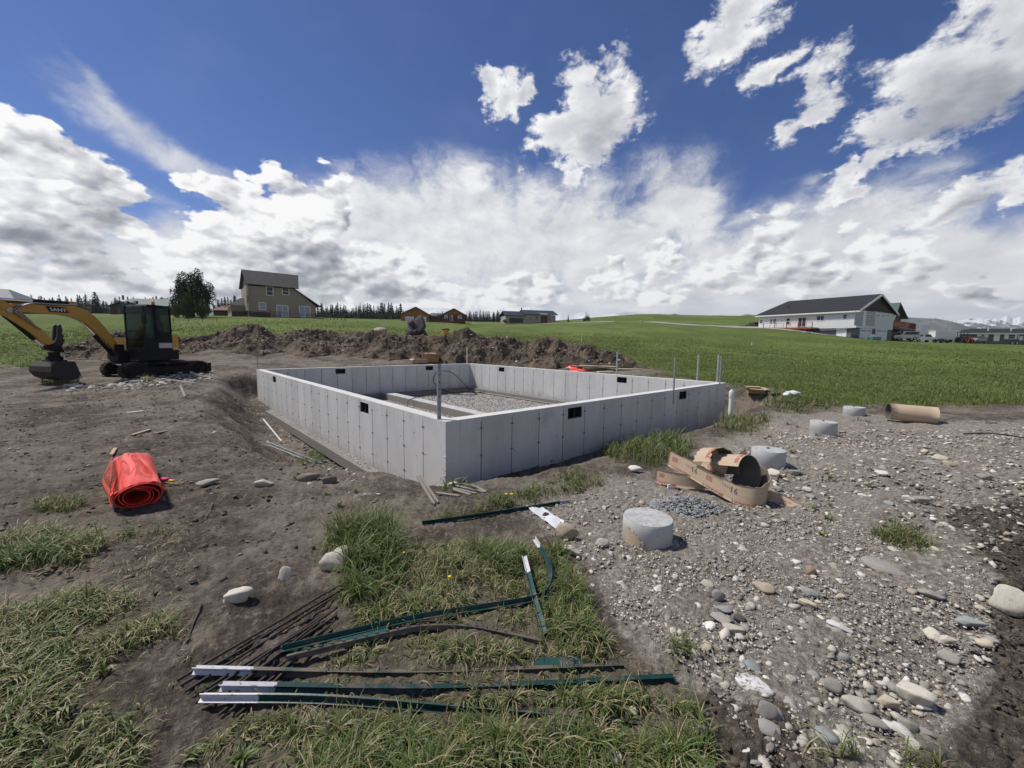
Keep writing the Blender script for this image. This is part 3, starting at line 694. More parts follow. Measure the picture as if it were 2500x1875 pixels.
ROCKS = [((837, 1362), 98, 84, 'pale', 'big pale rounded boulder half hidden by the tall grass'), ((697, 1396), 42, 54, 'pale', 'small upright egg shaped stone left of the boulder in the grass'),
 ((583, 1452), 78, 60, 'pale', 'angular pale rock on the dirt above the bundle of rebar'), ((1387, 1297), 62, 54, 'tan', 'blocky tan rock weighing down the end of the white fabric strip'),
 ((1397, 1340), 50, 36, 'pale', 'pale flat rock right under the blocky tan rock'), ((1469, 1320), 44, 30, 'pale', 'rounded pale stone just right of the blocky tan rock'),
 ((1384, 1423), 40, 44, 'pale', 'pale upright stone at the grass edge right of the bent posts'), ((645, 1177), 46, 32, 'pale', 'stone alone on the dirt left of the footing trench'),
 ((512, 1176), 56, 20, 'grey', 'flat grey stone right of the orange fencing roll'), ((755, 1160), 52, 38, 'soil', 'earth coloured boulder on the bank of the footing trench'),
 ((800, 1168), 44, 34, 'soil', 'earthy stone right beside the boulder on the trench bank'), ((1105, 1182), 32, 22, 'pale', 'stone against the near corner of the foundation'),
 ((1553, 1143), 38, 20, 'white', 'white stone at the end of the grass below the right wall'), (c7(465, 370), 56, 40, 'tan', 'tan blocky stone alone in the gravelly dirt on the right'),
 (c7(75, 335), 38, 27, 'pale', 'pale stone above the upright pair of stones on the right'), (c7(75, 410), 24, 26, 'grey', 'left one of the pair of upright grey stones'), (c7(150, 425), 35, 42, 'grey', 'right and larger one of the pair of upright grey stones'),
 (c7(195, 520), 42, 22, 'blue', 'bluish stone above the long flat stones on the gravel'), (c7(180, 583), 64, 23, 'grey', 'long flat grey stone lying across another stone'), (c7(295, 573), 36, 26, 'dark', 'dark grey stone butting the long flat stone'),
 (c7(240, 645), 58, 22, 'pale', 'pale stone tucked under the long flat stone'), (c7(770, 395), 40, 30, 'blue', 'blue green angular stone in the gravel'), (c7(1270, 230), 90, 32, 'grey', 'long flat grey slab lying high up in the gravel'),
 (c7(1580, 408), 54, 34, 'grey', 'oval grey stone left of the white slab'), (c7(965, 632), 60, 28, 'white', 'flat white stone in the middle of the gravelly dirt'), (c7(740, 635), 34, 19, 'grey', 'brown grey stone left of the flat white stone'),
 (c7(750, 478), 48, 22, 'buff', 'buff coloured stone below the blue green angular stone'), (c7(2100, 420), 84, 92, 'pale', 'large white slab at the edge of the dark soil'), (c7(1835, 590), 70, 40, 'blue', 'flat blue grey slab left of the dark soil'),
 (c7(1715, 835), 56, 42, 'grey', 'wedge shaped grey rock at the edge of the dark soil'), (c7(1690, 710), 42, 32, 'pale', 'pale rock above the wedge shaped grey rock'), (c7(1480, 1090), 92, 70, 'pale', 'long pale slab near the bottom of the gravel slope'),
 (c7(1105, 1165), 72, 48, 'pale', 'broad pale rock with rounded edges near the bottom of the slope'), (c7(1285, 1130), 56, 46, 'buff', 'buff rock with a grass blade in front of it'), (c7(930, 1030), 50, 48, 'grey', 'grey hooked stone above the broad pale rock'),
 (c7(1210, 1272), 52, 34, 'grey', 'smooth grey stone right under the broad pale rock'), (c7(1425, 1285), 42, 44, 'grey', 'two toned grey stone below the long pale slab'), (c7(395, 1030), 86, 36, 'smear', 'white slab smeared with black earth by the grass'),
 (c7(470, 1180), 60, 66, 'grey', 'flat grey slab sunk in the soil under the smeared white slab'), (c7(1655, 1490), 56, 50, 'dark', 'dark rock at the bottom edge of the picture'), (c7(1470, 1430), 38, 38, 'pale', 'pale stone left of the dark rock at the bottom'),
 (c7(1560, 1355), 36, 24, 'grey', 'grey stone above the dark rock at the bottom'), (c7(775, 255), 26, 36, 'red', 'reddish brown stone standing in the gravel'), (c7(135, 980), 32, 26, 'pale', 'pale egg shaped stone at the tip of the grass'),
 ((1498, 1837), 62, 42, 'white', 'white rock buried in the grass at the bottom of the picture'), ((1548, 1734), 30, 24, 'buff', 'small buff stone in the grass beside the lowest post'), ((1634, 1828), 36, 28, 'pale', 'pale stone in the grass right of the buried white rock'),
 ((1707, 1781), 42, 48, 'grey', 'grey slab standing at the right edge of the grass'), ((1712, 1862), 50, 42, 'white', 'white rock in the bottom edge right of the grass'), (c3(660, 695), 34, 21, 'grey', 'oval grey stone right of the cardboard tubes'),
 (c3(1255, 700), 32, 19, 'pale', 'pale stone on the rubble right of the second pier'), (c3(1715, 635), 28, 23, 'tan', 'tan stone standing out on the far rubble'), (c3(1515, 880), 46, 27, 'grey', 'pointed grey rock among the rubble'),
 (c3(750, 810), 27, 18, 'white', 'white stone below the torn cardboard strip'), (c3(775, 858), 27, 20, 'grey', 'grey stone under the white stone by the torn cardboard'), (c3(1190, 780), 32, 17, 'pale', 'wide pale stone in the middle of the rubble'),
 (c3(1950, 725), 32, 21, 'grey', 'grey angular rock far right on the rubble'), (c3(1640, 590), 38, 20, 'pale', 'pale flat rock at the head of the rubble'), (c3(1305, 905), 27, 19, 'blue', 'bluish stone left of the pointed rock'),
 (c3(520, 690), 42, 26, 'pale', 'pale rock at the foot of the pier behind the cardboard'), (c3(1430, 870), 26, 24, 'pale', 'pale stone against the pointed grey rock')]
for (p, w, h, kind, lab) in ROCKS: rock(p[0], p[1], w, h, kind, lab)
# ordinary stones strewn over the rubble: things that nothing tells apart
_small = {k: [] for k in ROCKM}
for k in ROCKM:
    for j in range(3):
        me = rock_mesh('stone', 101+j*17+len(k), 2, 9, .14, .75); me.materials.append(ROCKM[k]); _small[k].append(me)
def strew(n, polys, label, group, smin, smax, kinds, power=2.2):
    c = 0; tries = 0
    lo = np.min([np.min(np.array(p), 0) for p in polys], 0); hi = np.max([np.max(np.array(p), 0) for p in polys], 0)
    pts = []
    while len(pts) < n and tries < 60:
        tries += 1; q = RNG.uniform(lo, np.minimum(hi, (2560, 1900)), (n*2, 2)); ok = np.zeros(len(q), bool)
        for p in polys: ok |= in_poly(q[:, 0], q[:, 1], p)
        pts += [tuple(a) for a in q[ok]]
    for px, py in pts[:n]:
        p = hit(px, py, False); s = smin+(smax-smin)*RNG.random()**power
        k = kinds[RNG.integers(len(kinds))]; me = _small[k][RNG.integers(3)]
        o = link(bpy.data.objects.new('stone', me)); o.location = (p.x, p.y, gz(p.x, p.y)-s*.08)
        o.scale = (s*RNG.uniform(.8, 1.35), s*RNG.uniform(.7, 1.1), s*RNG.uniform(.4, .75)); o.rotation_euler = (RNG.normal(0, .2), RNG.normal(0, .2), RNG.uniform(0, 6.28))
        col = {'pale': 'pale', 'white': 'white', 'grey': 'grey', 'tan': 'tan', 'blue': 'bluish', 'buff': 'buff', 'soil': 'earth brown'}[k]
        tag(o, ('big ' if s > smin+(smax-smin)*.45 else 'middling ' if s > smin+(smax-smin)*.15 else 'small ')+col+' '+label, 'stone', group)
_mix = ['pale', 'pale', 'white', 'grey', 'grey', 'tan', 'blue', 'buff']
strew(165, [[(1560, 1480), (1700, 1280), (1900, 1180), (2500, 1080), (2500, 1260), (2420, 1400), (2440, 1560), (2300, 1875), (1900, 1875), (1720, 1680)]], 'river stone strewn over the gravelly dirt on the right', 'stones strewn over the gravelly dirt', .016, .052, _mix)
strew(45, [[(1650, 1160), (1900, 1020), (2300, 1030), (2500, 1060), (2500, 1110), (1900, 1190)]], 'stone lying among the far rubble beyond the piers', 'stones in the rubble beyond the piers', .03, .075, _mix)
strew(28, [[(0, 1000), (500, 960), (800, 1180), (760, 1300), (500, 1330), (0, 1300)]], 'small stone lying on the bare dirt on the left', 'stones on the bare dirt on the left', .015, .04, ['pale', 'grey', 'soil'])
def pebble_field(name, n, sampler, smin, smax, mat, power=3, kind='stuff', base=None):
    """many pebbles as one mesh, with a tint per pebble"""
    a = np.linspace(0, 2*np.pi, 6, endpoint=False); ring = np.c_[np.cos(a), np.sin(a)]
    tmpl = np.concatenate([np.c_[ring*.8, np.full(6, -.35)], np.c_[ring, np.full(6, .12)], np.c_[ring*.55, np.full(6, .55)], [[0, 0, .66]]])
    F_ = [(k*6+i, k*6+(i+1) % 6, (k+1)*6+(i+1) % 6, (k+1)*6+i) for k in range(2) for i in range(6)]
    tri = [(x[0], x[1], x[2]) for x in F_]+[(x[0], x[2], x[3]) for x in F_]+[(12+i, 12+(i+1) % 6, 18) for i in range(6)]
    tri = np.array(tri)
    x, y, z = sampler(n); n = len(x)
    s = smin+(smax-smin)*RNG.random(n)**power
    sc = np.c_[s*RNG.uniform(.8, 1.5, n), s*RNG.uniform(.7, 1.1, n), s*RNG.uniform(.5, .9, n)]
    th = RNG.uniform(0, 6.28, n); v = tmpl[None]*sc[:, None, :]*RNG.uniform(.62, 1.25, (n, 19, 1))
    tx, ty = RNG.normal(0, .25, (2, n)); v[:, :, 2] += v[:, :, 0]*tx[:, None]+v[:, :, 1]*ty[:, None]
    c, q = np.cos(th)[:, None], np.sin(th)[:, None]
    vx = v[:, :, 0]*c-v[:, :, 1]*q+x[:, None]; vy = v[:, :, 0]*q+v[:, :, 1]*c+y[:, None]; vz = v[:, :, 2]+z[:, None]
    V3 = np.stack([vx, vy, vz], -1).reshape(-1, 3); f = (tri[None]+(np.arange(n)*19)[:, None, None]).reshape(-1, 3)
    o = mesh_obj(name, V3, f, mat)
    at = o.data.attributes.new('tint', 'FLOAT', 'POINT'); at.data.foreach_set('value', np.repeat(RNG.random(n), 19).astype(np.float32))
    return tag(o, kind=kind)
def pebble_mat(name, stops):
    m = bpy.data.materials.new(name); m.use_nodes = True; V.t = m.node_tree; bs = V.t.nodes['Principled BSDF']
    a = node('ShaderNodeAttribute', 2, attribute_name='tint'); r = V.t.nodes.new('ShaderNodeValToRGB'); r.color_ramp.interpolation = 'CONSTANT'
    while len(r.color_ramp.elements) < len(stops): r.color_ramp.elements.new(.5)
    for i, c in enumerate(stops): r.color_ramp.elements[i].position = i/len(stops); r.color_ramp.elements[i].color = (*c, 1)
    V.t.links.new(a.s, r.inputs[0]); T = node('ShaderNodeTexCoord', 3)
    c = mixc(noise(T, 60, 4, .7).ss(.45, .7)*.5, V(r.outputs[0]), (.13, .115, .10)); V.t.links.new(c.s, bs.inputs['Base Color']); bs.inputs['Roughness'].default_value = .9
    bs.inputs['Specular IOR Level'].default_value = .25
    return m
PEB = pebble_mat('mixed_pebbles', [(.44, .41, .36), (.28, .26, .225), (.52, .49, .44), (.33, .295, .24), (.22, .205, .185), (.60, .58, .53), (.27, .265, .25), (.38, .35, .30), (.17, .148, .124)])
CRUSH = pebble_mat('crushed_rock', [(.36, .335, .30), (.25, .235, .21), (.46, .44, .40), (.19, .18, .165), (.31, .28, .24), (.54, .52, .48), (.40, .37, .33)])
DCLOD = pebble_mat('black_soil_crumbs', [(.06, .05, .041), (.042, .035, .029), (.08, .068, .055), (.11, .094, .077)])
CLODM = pebble_mat('earth_clods', [(.13, .106, .084), (.10, .08, .064), (.17, .14, .112), (.085, .068, .055), (.21, .178, .143)])
SLURRY = pebble_mat('grey_concrete_crumble', [(.25, .26, .262), (.20, .208, .21), (.30, .31, .312), (.17, .175, .178)])
def px_sampler(polys, minpx=0):
    def f(n):
        X = []
        lo = np.min([np.min(np.array(p), 0) for p in polys], 0); hi = np.minimum(np.max([np.max(np.array(p), 0) for p in polys], 0), (2700, 2000))
        # sample on the ground, evenly over its area
        cs = [hit(min(max(x, lo[0]), hi[0]), y, False) for x in (lo[0], (lo[0]+hi[0])/2, hi[0]) for y in (lo[1], hi[1])]
        x0, x1 = min(c.x for c in cs), max(c.x for c in cs); y0, y1 = min(c.y for c in cs), max(c.y for c in cs)
        got = 0
        for _ in range(40):
            x, y = RNG.uniform(x0, x1, n*2), RNG.uniform(y0, y1, n*2); z = ground_z(x, y, False); px, py, w = to_px(np.c_[x, y, z])
            ok = np.zeros(len(x), bool)
            for p in polys: ok |= in_poly(px, py, p)
            ok &= (w > .3); X.append(np.c_[x, y][ok]); got += ok.sum()
            if got >= n: break
        Q = np.concatenate(X)[:n]; return Q[:, 0], Q[:, 1], ground_z(Q[:, 0], Q[:, 1])
    return f
pebble_field('pebbles', 9500, px_sampler([[(1480, 1500), (1560, 1230), (1700, 1150), (1900, 1060), (2560, 1040), (2560, 1250), (2420, 1400), (2440, 1560), (2300, 1900), (1850, 1900), (1700, 1660)]]), .004, .030, PEB, 4.0)
pebble_field('pebbles', 11000, px_sampler([[(1480, 1500), (1560, 1300), (2000, 1250), (2400, 1400), (2440, 1560), (2300, 1900), (1850, 1900), (1700, 1660)]]), .002, .010, PEB, 1.6)
pebble_field('pebbles', 900, px_sampler([[(1280, 1250), (1560, 1170), (1520, 1380), (1450, 1480), (1380, 1330)]]), .004, .022, PEB, 3)
pebble_field('pebbles', 1100, px_sampler([[(560, 960), (700, 1040), (860, 1140), (960, 1230), (900, 1240), (780, 1150), (640, 1050)]]), .008, .035, PEB, 2)
pebble_field('clods', 6000, px_sampler([[(0, 960), (500, 930), (640, 1010), (860, 1200), (820, 1330), (600, 1500), (400, 1460), (0, 1440)]]), .003, .03, CLODM, 4.5)
pebble_field('clods', 1500, px_sampler([[(2300, 1250), (2560, 1200), (2560, 1900), (2200, 1900), (2430, 1650), (2430, 1400)], [(1700, 1700), (1900, 1720), (2000, 1900), (1760, 1900)]]), .003, .018, DCLOD, 2.5)
pebble_field('pebbles', 700, px_sampler([[(300, 925), (520, 905), (520, 930), (330, 945)], [(150, 940), (350, 935), (340, 950), (160, 955)]]), .02, .11, PEB, 3)
def slab_sampler(n):
    u, v = RNG.uniform(TH+.25, LU-TH-.25, n), RNG.uniform(TH+.25, LV-TH-.25, n); p = NC+u[:, None]*eL+v[:, None]*eR
    ok = (v < 4.6) | (v > 5.07); return p[ok, 0], p[ok, 1], -.893+fbm(u*1.3, v*1.3, 3, 8)[ok]*.03
pebble_field('gravel', 16000, slab_sampler, .012, .035, CRUSH, 1.5)
# crumbling heap of grey concrete beside the nearest pier
def heap_sampler(n):
    c = hit(1675, 1235); a = RNG.uniform(0, 6.28, n); r = RNG.random(n)**.62; x = c.x+np.cos(a)*r*.36; y = c.y+np.sin(a)*r*.30
    z = ground_z(x, y)+np.clip(1-r**1.6, 0, 1)*.085*RNG.uniform(.5, 1, n); return x, y, z
tag(pebble_field('concrete_crumble', 1900, heap_sampler, .008, .021, SLURRY, 1.2), 'crumbly grey heap of leftover concrete beside the nearest pier', 'concrete heap')
# ---- grass blades
def grass_mat(name, a, b, dry):
    m = bpy.data.materials.new(name); m.use_nodes = True; V.t = m.node_tree; bs = V.t.nodes['Principled BSDF']
    t = node('ShaderNodeAttribute', 2, attribute_name='tint'); h = node('ShaderNodeAttribute', 2, attribute_name='along')
    c = mixc(t, a, b); c = mixc(t.ss(.8, .92), c, dry); c = mixc((1-h)*.5, c, tuple(.6*x+.4*y for x, y in zip(a, dry)))
    V.t.links.new(c.s, bs.inputs['Base Color']); bs.inputs['Roughness'].default_value = .5; bs.inputs['Specular IOR Level'].default_value = .35
    tr = V.t.nodes.new('ShaderNodeBsdfTranslucent'); V.t.links.new(c.s, tr.inputs['Color']); mx = V.t.nodes.new('ShaderNodeMixShader'); mx.inputs[0].default_value = .3
    V.t.links.new(bs.outputs[0], mx.inputs[1]); V.t.links.new(tr.outputs[0], mx.inputs[2]); V.t.links.new(mx.outputs[0], V.t.nodes['Material Output'].inputs[0])
    return m
GRASSM = grass_mat('meadow_grass', (.070, .118, .024), (.155, .205, .055), (.38, .32, .19)); FIELDM = grass_mat('field_grass', (.100, .146, .030), (.178, .226, .056), (.27, .26, .10))
def blades(name, x, y, z, L, wid, lean, mat, seg=4, dirs=None, dry=0, flat=0):
    n = len(x); th = RNG.uniform(0, 6.28, n) if dirs is None else dirs
    k = np.linspace(0, 1, seg+1); bend = lean[:, None]*k[None]**1.7
    out = L[:, None]*np.sin(bend*1.45)*k[None]**.8*.95; up = L[:, None]*np.cos(bend*1.15)*k[None]
    up = up*(1-flat)+flat*L[:, None]*k[None]*(1-k[None]*.9)*.5
    wd = wid[:, None]*(1-k[None]**1.8)*.5+.0004
    c, s = np.cos(th)[:, None], np.sin(th)[:, None]; tw = th+RNG.normal(1.57, .35, n); tc, ts = np.cos(tw)[:, None], np.sin(tw)[:, None]
    cx = x[:, None]+out*c; cy = y[:, None]+out*s; cz = z[:, None]+up
    A = np.stack([cx-tc*wd, cy-ts*wd, cz], -1); B = np.stack([cx+tc*wd, cy+ts*wd, cz+wd*.3], -1)
    V3 = np.stack([A, B], 2).reshape(n, -1, 3); m = (seg+1)*2
    q = np.array([(2*i, 2*i+1, 2*i+3, 2*i+2) for i in range(seg)]); f = (q[None]+(np.arange(n)*m)[:, None, None]).reshape(-1, 4)
    o = mesh_obj(name, V3.reshape(-1, 3), f, mat, smooth=True)
    t = RNG.random(n)*.8; t[RNG.random(n) < dry] = .95
    at = o.data.attributes.new('tint', 'FLOAT', 'POINT'); at.data.foreach_set('value', np.repeat(t, m).astype(np.float32))
    at = o.data.attributes.new('along', 'FLOAT', 'POINT'); at.data.foreach_set('value', np.tile(np.repeat(k, 2), n).astype(np.float32))
    return tag(o, kind='stuff')
POSTS = [[(475, 1644), (1000, 1640), (1522, 1632)], [(541, 1688), (1100, 1676), (1645, 1664)], [(492, 1716), (800, 1716), (1180, 1724), (1430, 1755), (1662, 1790)], [(690, 1592), (1000, 1530), (1200, 1502), (1312, 1478), (1344, 1452), (1340, 1410), (1306, 1356)], [(700, 1612), (950, 1556), (1040, 1540), (1150, 1546), (1326, 1568)],
 [(1277, 1388), (1298, 1470), (1327, 1556)], [(1390, 1222), (1210, 1252), (1030, 1283)], [(440, 1670), (855, 1430)], [(500, 1712), (820, 1495)], [(560, 1740), (800, 1535)]]
_seg = [(hit(*a, False).xy, hit(*b, False).xy) for L in POSTS for a, b in zip(L, L[1:])]
def near_posts(x, y):
    d = np.full(len(x), 9.)
    for a, b in _seg:
        ab = b-a; t = np.clip(((x-a.x)*ab.x+(y-a.y)*ab.y)/ab.length_squared, 0, 1); d = np.minimum(d, np.hypot(x-a.x-ab.x*t, (y-a.y-ab.y*t+.015)))
    return d
def turf(polys, n, L0, L1, lean=.8, dry=.15, wid=.0055, clump=.55, edge=1, wind=None):
    x, y, z = px_sampler(polys)(int(n*1.6))
    P = np.c_[x, y, z]; m = soft_poly(P, polys, 18)
    d = fbm(x*2.6, y*2.6, 4, 51); keep = (RNG.random(len(x)) < (m**edge)*np.clip(.5+d*2.2+(1-clump)*.4, .03, 1)); x, y, z, d = x[keep], y[keep], z[keep], d[keep]
    x, y, z, d = x[:n], y[:n], z[:n], d[:n]
    # blades grow in tufts
    k = len(x); cell = 0.075; cx = np.floor(x/cell)*cell+cell*.5; cy = np.floor(y/cell)*cell+cell*.5; hsh = np.abs(np.sin(cx*91.7+cy*47.3)*1000) % 1
    f = .55*hsh; x2 = x*(1-f)+(cx+np.sin(cy*70)*.03)*f; y2 = y*(1-f)+(cy+np.cos(cx*80)*.03)*f; z = ground_z(x2, y2)-.006
    L = (L0+(L1-L0)*RNG.random(k)**1.6)*(0.7+.5*hsh+.6*np.clip(d, -.3, .5)); ln = np.abs(RNG.normal(lean, .35, k))
    dp = near_posts(x2, y2); ok = (dp > .08) | (RNG.random(k) < np.clip((dp-.02)/.08, .12, 1)); L = L*np.clip(.42+dp*4, .42, 1)
    x2, y2, z, L, ln, f, cx, cy, d, x, y = (q[ok] for q in (x2, y2, z, L, ln, f, cx, cy, d, x, y)); k = len(x2)
    di = np.where(f > .1, np.arctan2(y-cy, x-cx)+RNG.normal(0, .7, k), RNG.uniform(0, 6.28, k))
    if wind is not None: di = di*(1-.6)+.6*(wind+RNG.normal(0, .5, k))
    return blades('grass', x2, y2, z, L, wid*RNG.uniform(.6, 1.5, k), ln, GRASSM, 4, di, dry)
turf([GRASS_NEAR[0]], 21000, .035, .13, .95, .25, .0055)
turf([[(800, 1330), (880, 1290), (960, 1310), (990, 1400), (960, 1480), (850, 1480), (830, 1400)]], 3200, .16, .33, .7, .08, .008)
turf([[(1130, 1340), (1380, 1345), (1440, 1480), (1450, 1570), (1330, 1560), (1250, 1440)]], 3500, .08, .2, .8, .12, .006)
turf([[(900, 1700), (1690, 1660), (1740, 1875), (1700, 2200), (700, 2200), (760, 1830)]], 7000, .06, .17, .95, .2, .005)
turf([GRASS_NEAR[1]], 7000, .04, .15, 1.05, .2, .006)
turf([GRASS_NEAR[2]], 2600, .08, .2, 1.0, .25, .007); turf([GRASS_NEAR[3]], 3200, .06, .17, .8, .18, .007); turf([GRASS_NEAR[4]], 3000, .14, .36, .7, .08, .011, clump=.3)
turf(GRASS_NEAR[5:7], 2400, .12, .3, .8, .2, .012); turf(GRASS_NEAR[7:9], 900, .06, .14, .9, .2, .007); turf(GRASS_NEAR[9:13], 900, .05, .16, .9, .2, .005); turf(GRASS_NEAR[13:15], 900, .06, .16, .9, .2, .006); turf(GRASS_NEAR[15:], 1500, .12, .3, .8, .1, .015)
# trampled straw and broad weeds among the blades
turf([GRASS_NEAR[0], GRASS_NEAR[1]], 5200, .06, .16, 1.75, 1.0, .0042, clump=.2); turf([[(900, 1330), (1400, 1300), (1500, 1600), (1720, 1700), (1700, 1900), (600, 1900), (640, 1700), (1100, 1600)], [(0, 1300), (460, 1280), (470, 1600), (380, 1900), (-100, 1900)]], 1500, .05, .14, 1.7, 1.0, .004, clump=.1, edge=.5)
def weeds(polys, n):
    x, y, z = px_sampler(polys)(n); ok = near_posts(x, y) > .14; x, y = x[ok], y[ok]; n = len(x); k = 8; th = np.tile(np.arange(k)*6.283/k, n)+np.repeat(RNG.uniform(0, 6, n), k)
    x2, y2 = np.repeat(x, k)+np.cos(th)*.008, np.repeat(y, k)+np.sin(th)*.008; s = np.repeat(RNG.uniform(.6, 1.3, n), k)
    tag(blades('weeds', x2, y2, ground_z(x2, y2)+.004, .062*s*RNG.uniform(.6, 1.3, n*k), .017*s, np.abs(RNG.normal(1.15, .2, n*k)), GRASSM, 4, th+RNG.normal(0, .25, n*k), .04), kind='stuff')
weeds([GRASS_NEAR[0]], 60); weeds([GRASS_NEAR[1]], 24); weeds([[(1030, 1240), (1480, 1150), (1500, 1190), (1060, 1290)], [(720, 1100), (900, 1200), (860, 1250), (700, 1200)], [(0, 1250), (400, 1280), (420, 1330), (0, 1330)]], 70); weeds([[(1600, 1100), (2000, 1000), (2300, 1300), (1900, 1400)]], 22)
# meadow: tufts out to where single blades can no longer be told apart
def meadow(n, r0, r1, a0, a1, nb, L, wid):
    a = RNG.uniform(a0, a1, n); r = np.exp(RNG.uniform(math.log(r0), math.log(r1), n)); x, y = r*np.sin(a), r*np.cos(a)
    fm = field_mask(x, y); du, dv = x-NC[0], y-NC[1]; u = du*eL[0]+dv*eL[1]; v = du*eR[0]+dv*eR[1]
    ok = (RNG.random(n) < (fm*1.2-.1)*(1-sst(r1*.55, r1, r+fbm(x*.08, y*.08, 2, 9)*12))) & ~((u > -.5) & (u < LU+.7) & (v > -.5) & (v < LV+.7)); x, y, r = x[ok], y[ok], r[ok]; k = len(x)
    hgt = np.clip(1+fbm(x*.25, y*.25, 3, 61)*1.2, .45, 1.7)
    x = np.repeat(x, nb)+RNG.normal(0, .05, k*nb); y = np.repeat(y, nb)+RNG.normal(0, .05, k*nb); z = ground_z(x, y)-.01
    s = np.repeat(hgt, nb); blades('grass', x, y, z, L*s*RNG.uniform(.5, 1.2, k*nb), wid*np.repeat(np.clip(r/14, .8, 3.2), nb)*RNG.uniform(.6, 1.3, k*nb), np.abs(RNG.normal(.6, .3, k*nb)), FIELDM, 2, None, .1)
meadow(34000, 9.5, 34, .18, 1.0, 6, .105, .010); meadow(14000, 30, 85, -.05, 1.0, 5, .11, .014); meadow(10000, 16, 70, -1.0, -.6, 5, .13, .014); meadow(11000, 28, 85, -.6, .3, 5, .13, .016)
# ------------------------------------------------------------------ spoil heap behind the foundation
CREST = [(120, 872, 18.5), (158, 843, 19), (203, 834, 19.5), (221, 821, 20), (280, 806, 20.5), (330, 803, 21.5), (400, 812, 22.5), (443, 827, 23), (475, 821, 24), (516, 814, 25), (547, 806, 25.4), (583, 798, 25.6), (617, 794, 25.8), (638, 796, 25.8),
         (651, 807, 25.8), (671, 815, 25.9), (694, 814, 26), (719, 802, 26), (741, 799, 26), (787, 803, 26.2), (809, 808, 26.2), (832, 816, 26.3), (855, 811, 26.3), (895, 813, 26.4), (940, 809, 26.4), (963, 813, 26.4), (997, 814, 26.4), (1042, 820, 26.2),
         (1094, 822, 26), (1110, 813, 26), (1130, 806, 26), (1155, 811, 25.8), (1189, 822, 25.6), (1212, 818, 25.4), (1239, 816, 25.2), (1268, 831, 24.8), (1291, 837, 24.6), (1318, 830, 24.2), (1350, 826, 24), (1368, 835, 23.6), (1395, 839, 23.4), (1436, 838, 23),
         (1458, 848, 22.8), (1488, 851, 22.4), (1510, 862, 22), (1544, 876, 21.6), (1575, 903, 21)]
_cr3 = np.array([at_t(px, py+3, t)[:] for px, py, t in CREST])
def heap_z(s, w):
    """s along the crest (index), w across in metres, positive towards the camera"""
    i = np.arange(len(_cr3)); cx, cy, cz = (np.interp(s, i, _cr3[:, k]) for k in range(3))
    r = np.hypot(cx, cy); dx, dy = -cx/r, -cy/r
    x, y = cx+dx*w, cy+dy*w; g = ground_z(x, y); g0 = ground_z(cx, cy)
    h = np.maximum(cz-g0, .02); wf, wb = np.clip(h*3.2, .8, 4.3), np.clip(h*1.3, .5, 3.0)
    wob = fbm(cx*.8+w*.3, cy*.8+w*.6, 3, 131)*.5
    k = np.clip(1-np.abs(w)/np.where(w > 0, wf*(1+wob), wb), 0, 1)
    prof = k**.92*(1-.10*np.sin(k*9+cx)); ridge = np.abs(fbm(x*.55, y*.9, 4, 133, .55))
    n = (ridge-.22)*1.15*np.minimum(h, 1.7)*np.sqrt(k)*np.clip(np.abs(w)/.5, 0, 1)+np.abs(fbm(x*2.0, y*2.0, 5, 135, .65))*.30*np.sqrt(k)-np.abs(fbm(x*.9+3, y*1.7, 3, 139))*.5*np.sqrt(k)*np.clip(np.abs(w)/.6, 0, 1)+fbm(x*6, y*6, 4, 137, .65)*.10*np.sqrt(k)
    return x, y, np.where(k > 0, g+np.maximum(h*prof+n, h*prof*.45)+.03*np.sqrt(k), g-.2), k
def make_heap():
    s = np.linspace(0, len(CREST)-1, 900); w = np.r_[np.linspace(-3.4, 0, 34, endpoint=False), np.linspace(0, 5.6, 110)]
    S_, W_ = np.meshgrid(s, w, indexing='ij'); x, y, z, k = heap_z(S_.ravel(), W_.ravel())
    m = np.arange(len(x)).reshape(len(s), len(w)); f = np.stack([m[:-1, :-1], m[1:, :-1], m[1:, 1:], m[:-1, 1:]], -1).reshape(-1, 4)[:, ::-1]
    def fn(P, c):
        c = mixc(noise(P, 1.0, 5, .65).ss(.42, .62), (.058, .045, .035), (.130, .103, .079)); c = mixc(noise(P, .35, 3, .6).ss(.5, .66)*.6, c, (.20, .15, .108))
        c = mixc(noise(P, 9, 5, .7).ss(.56, .68)*.6, c, (.24, .205, .165)); c = mixc(noise(P, 3, 5, .7).ss(.5, .36)*.55, c, (.042, .032, .025)); return c
    mt = material('heaped_earth', (.1, .085, .07), .95, 0, .1, 3, 1.0, 18, .15, fn=fn)
    o = mesh_obj('spoil_heap', np.c_[x, y, z], f.copy(), mt, smooth=True)
    tag(o, 'long heap of dug brown earth behind the foundation', 'dirt heap')
    n = 5200; ss_ = RNG.uniform(1, len(CREST)-2, n); ww = RNG.beta(1.3, 1.6, n)*4.2-1.0; x, y, z, k = heap_z(ss_, ww); ok = k > .02
    return x[ok], y[ok], z[ok]
_hx = make_heap()
pebble_field('clods', len(_hx[0]), lambda n: _hx, .015, .085, CLODM, 4.0)
_q = RNG.random(len(_hx[0])) < .3
pebble_field('pebbles', int(_q.sum()), lambda n: (_hx[0][_q]+.11, _hx[1][_q]-.07, _hx[2][_q]-.01), .02, .085, PEB, 4.0)
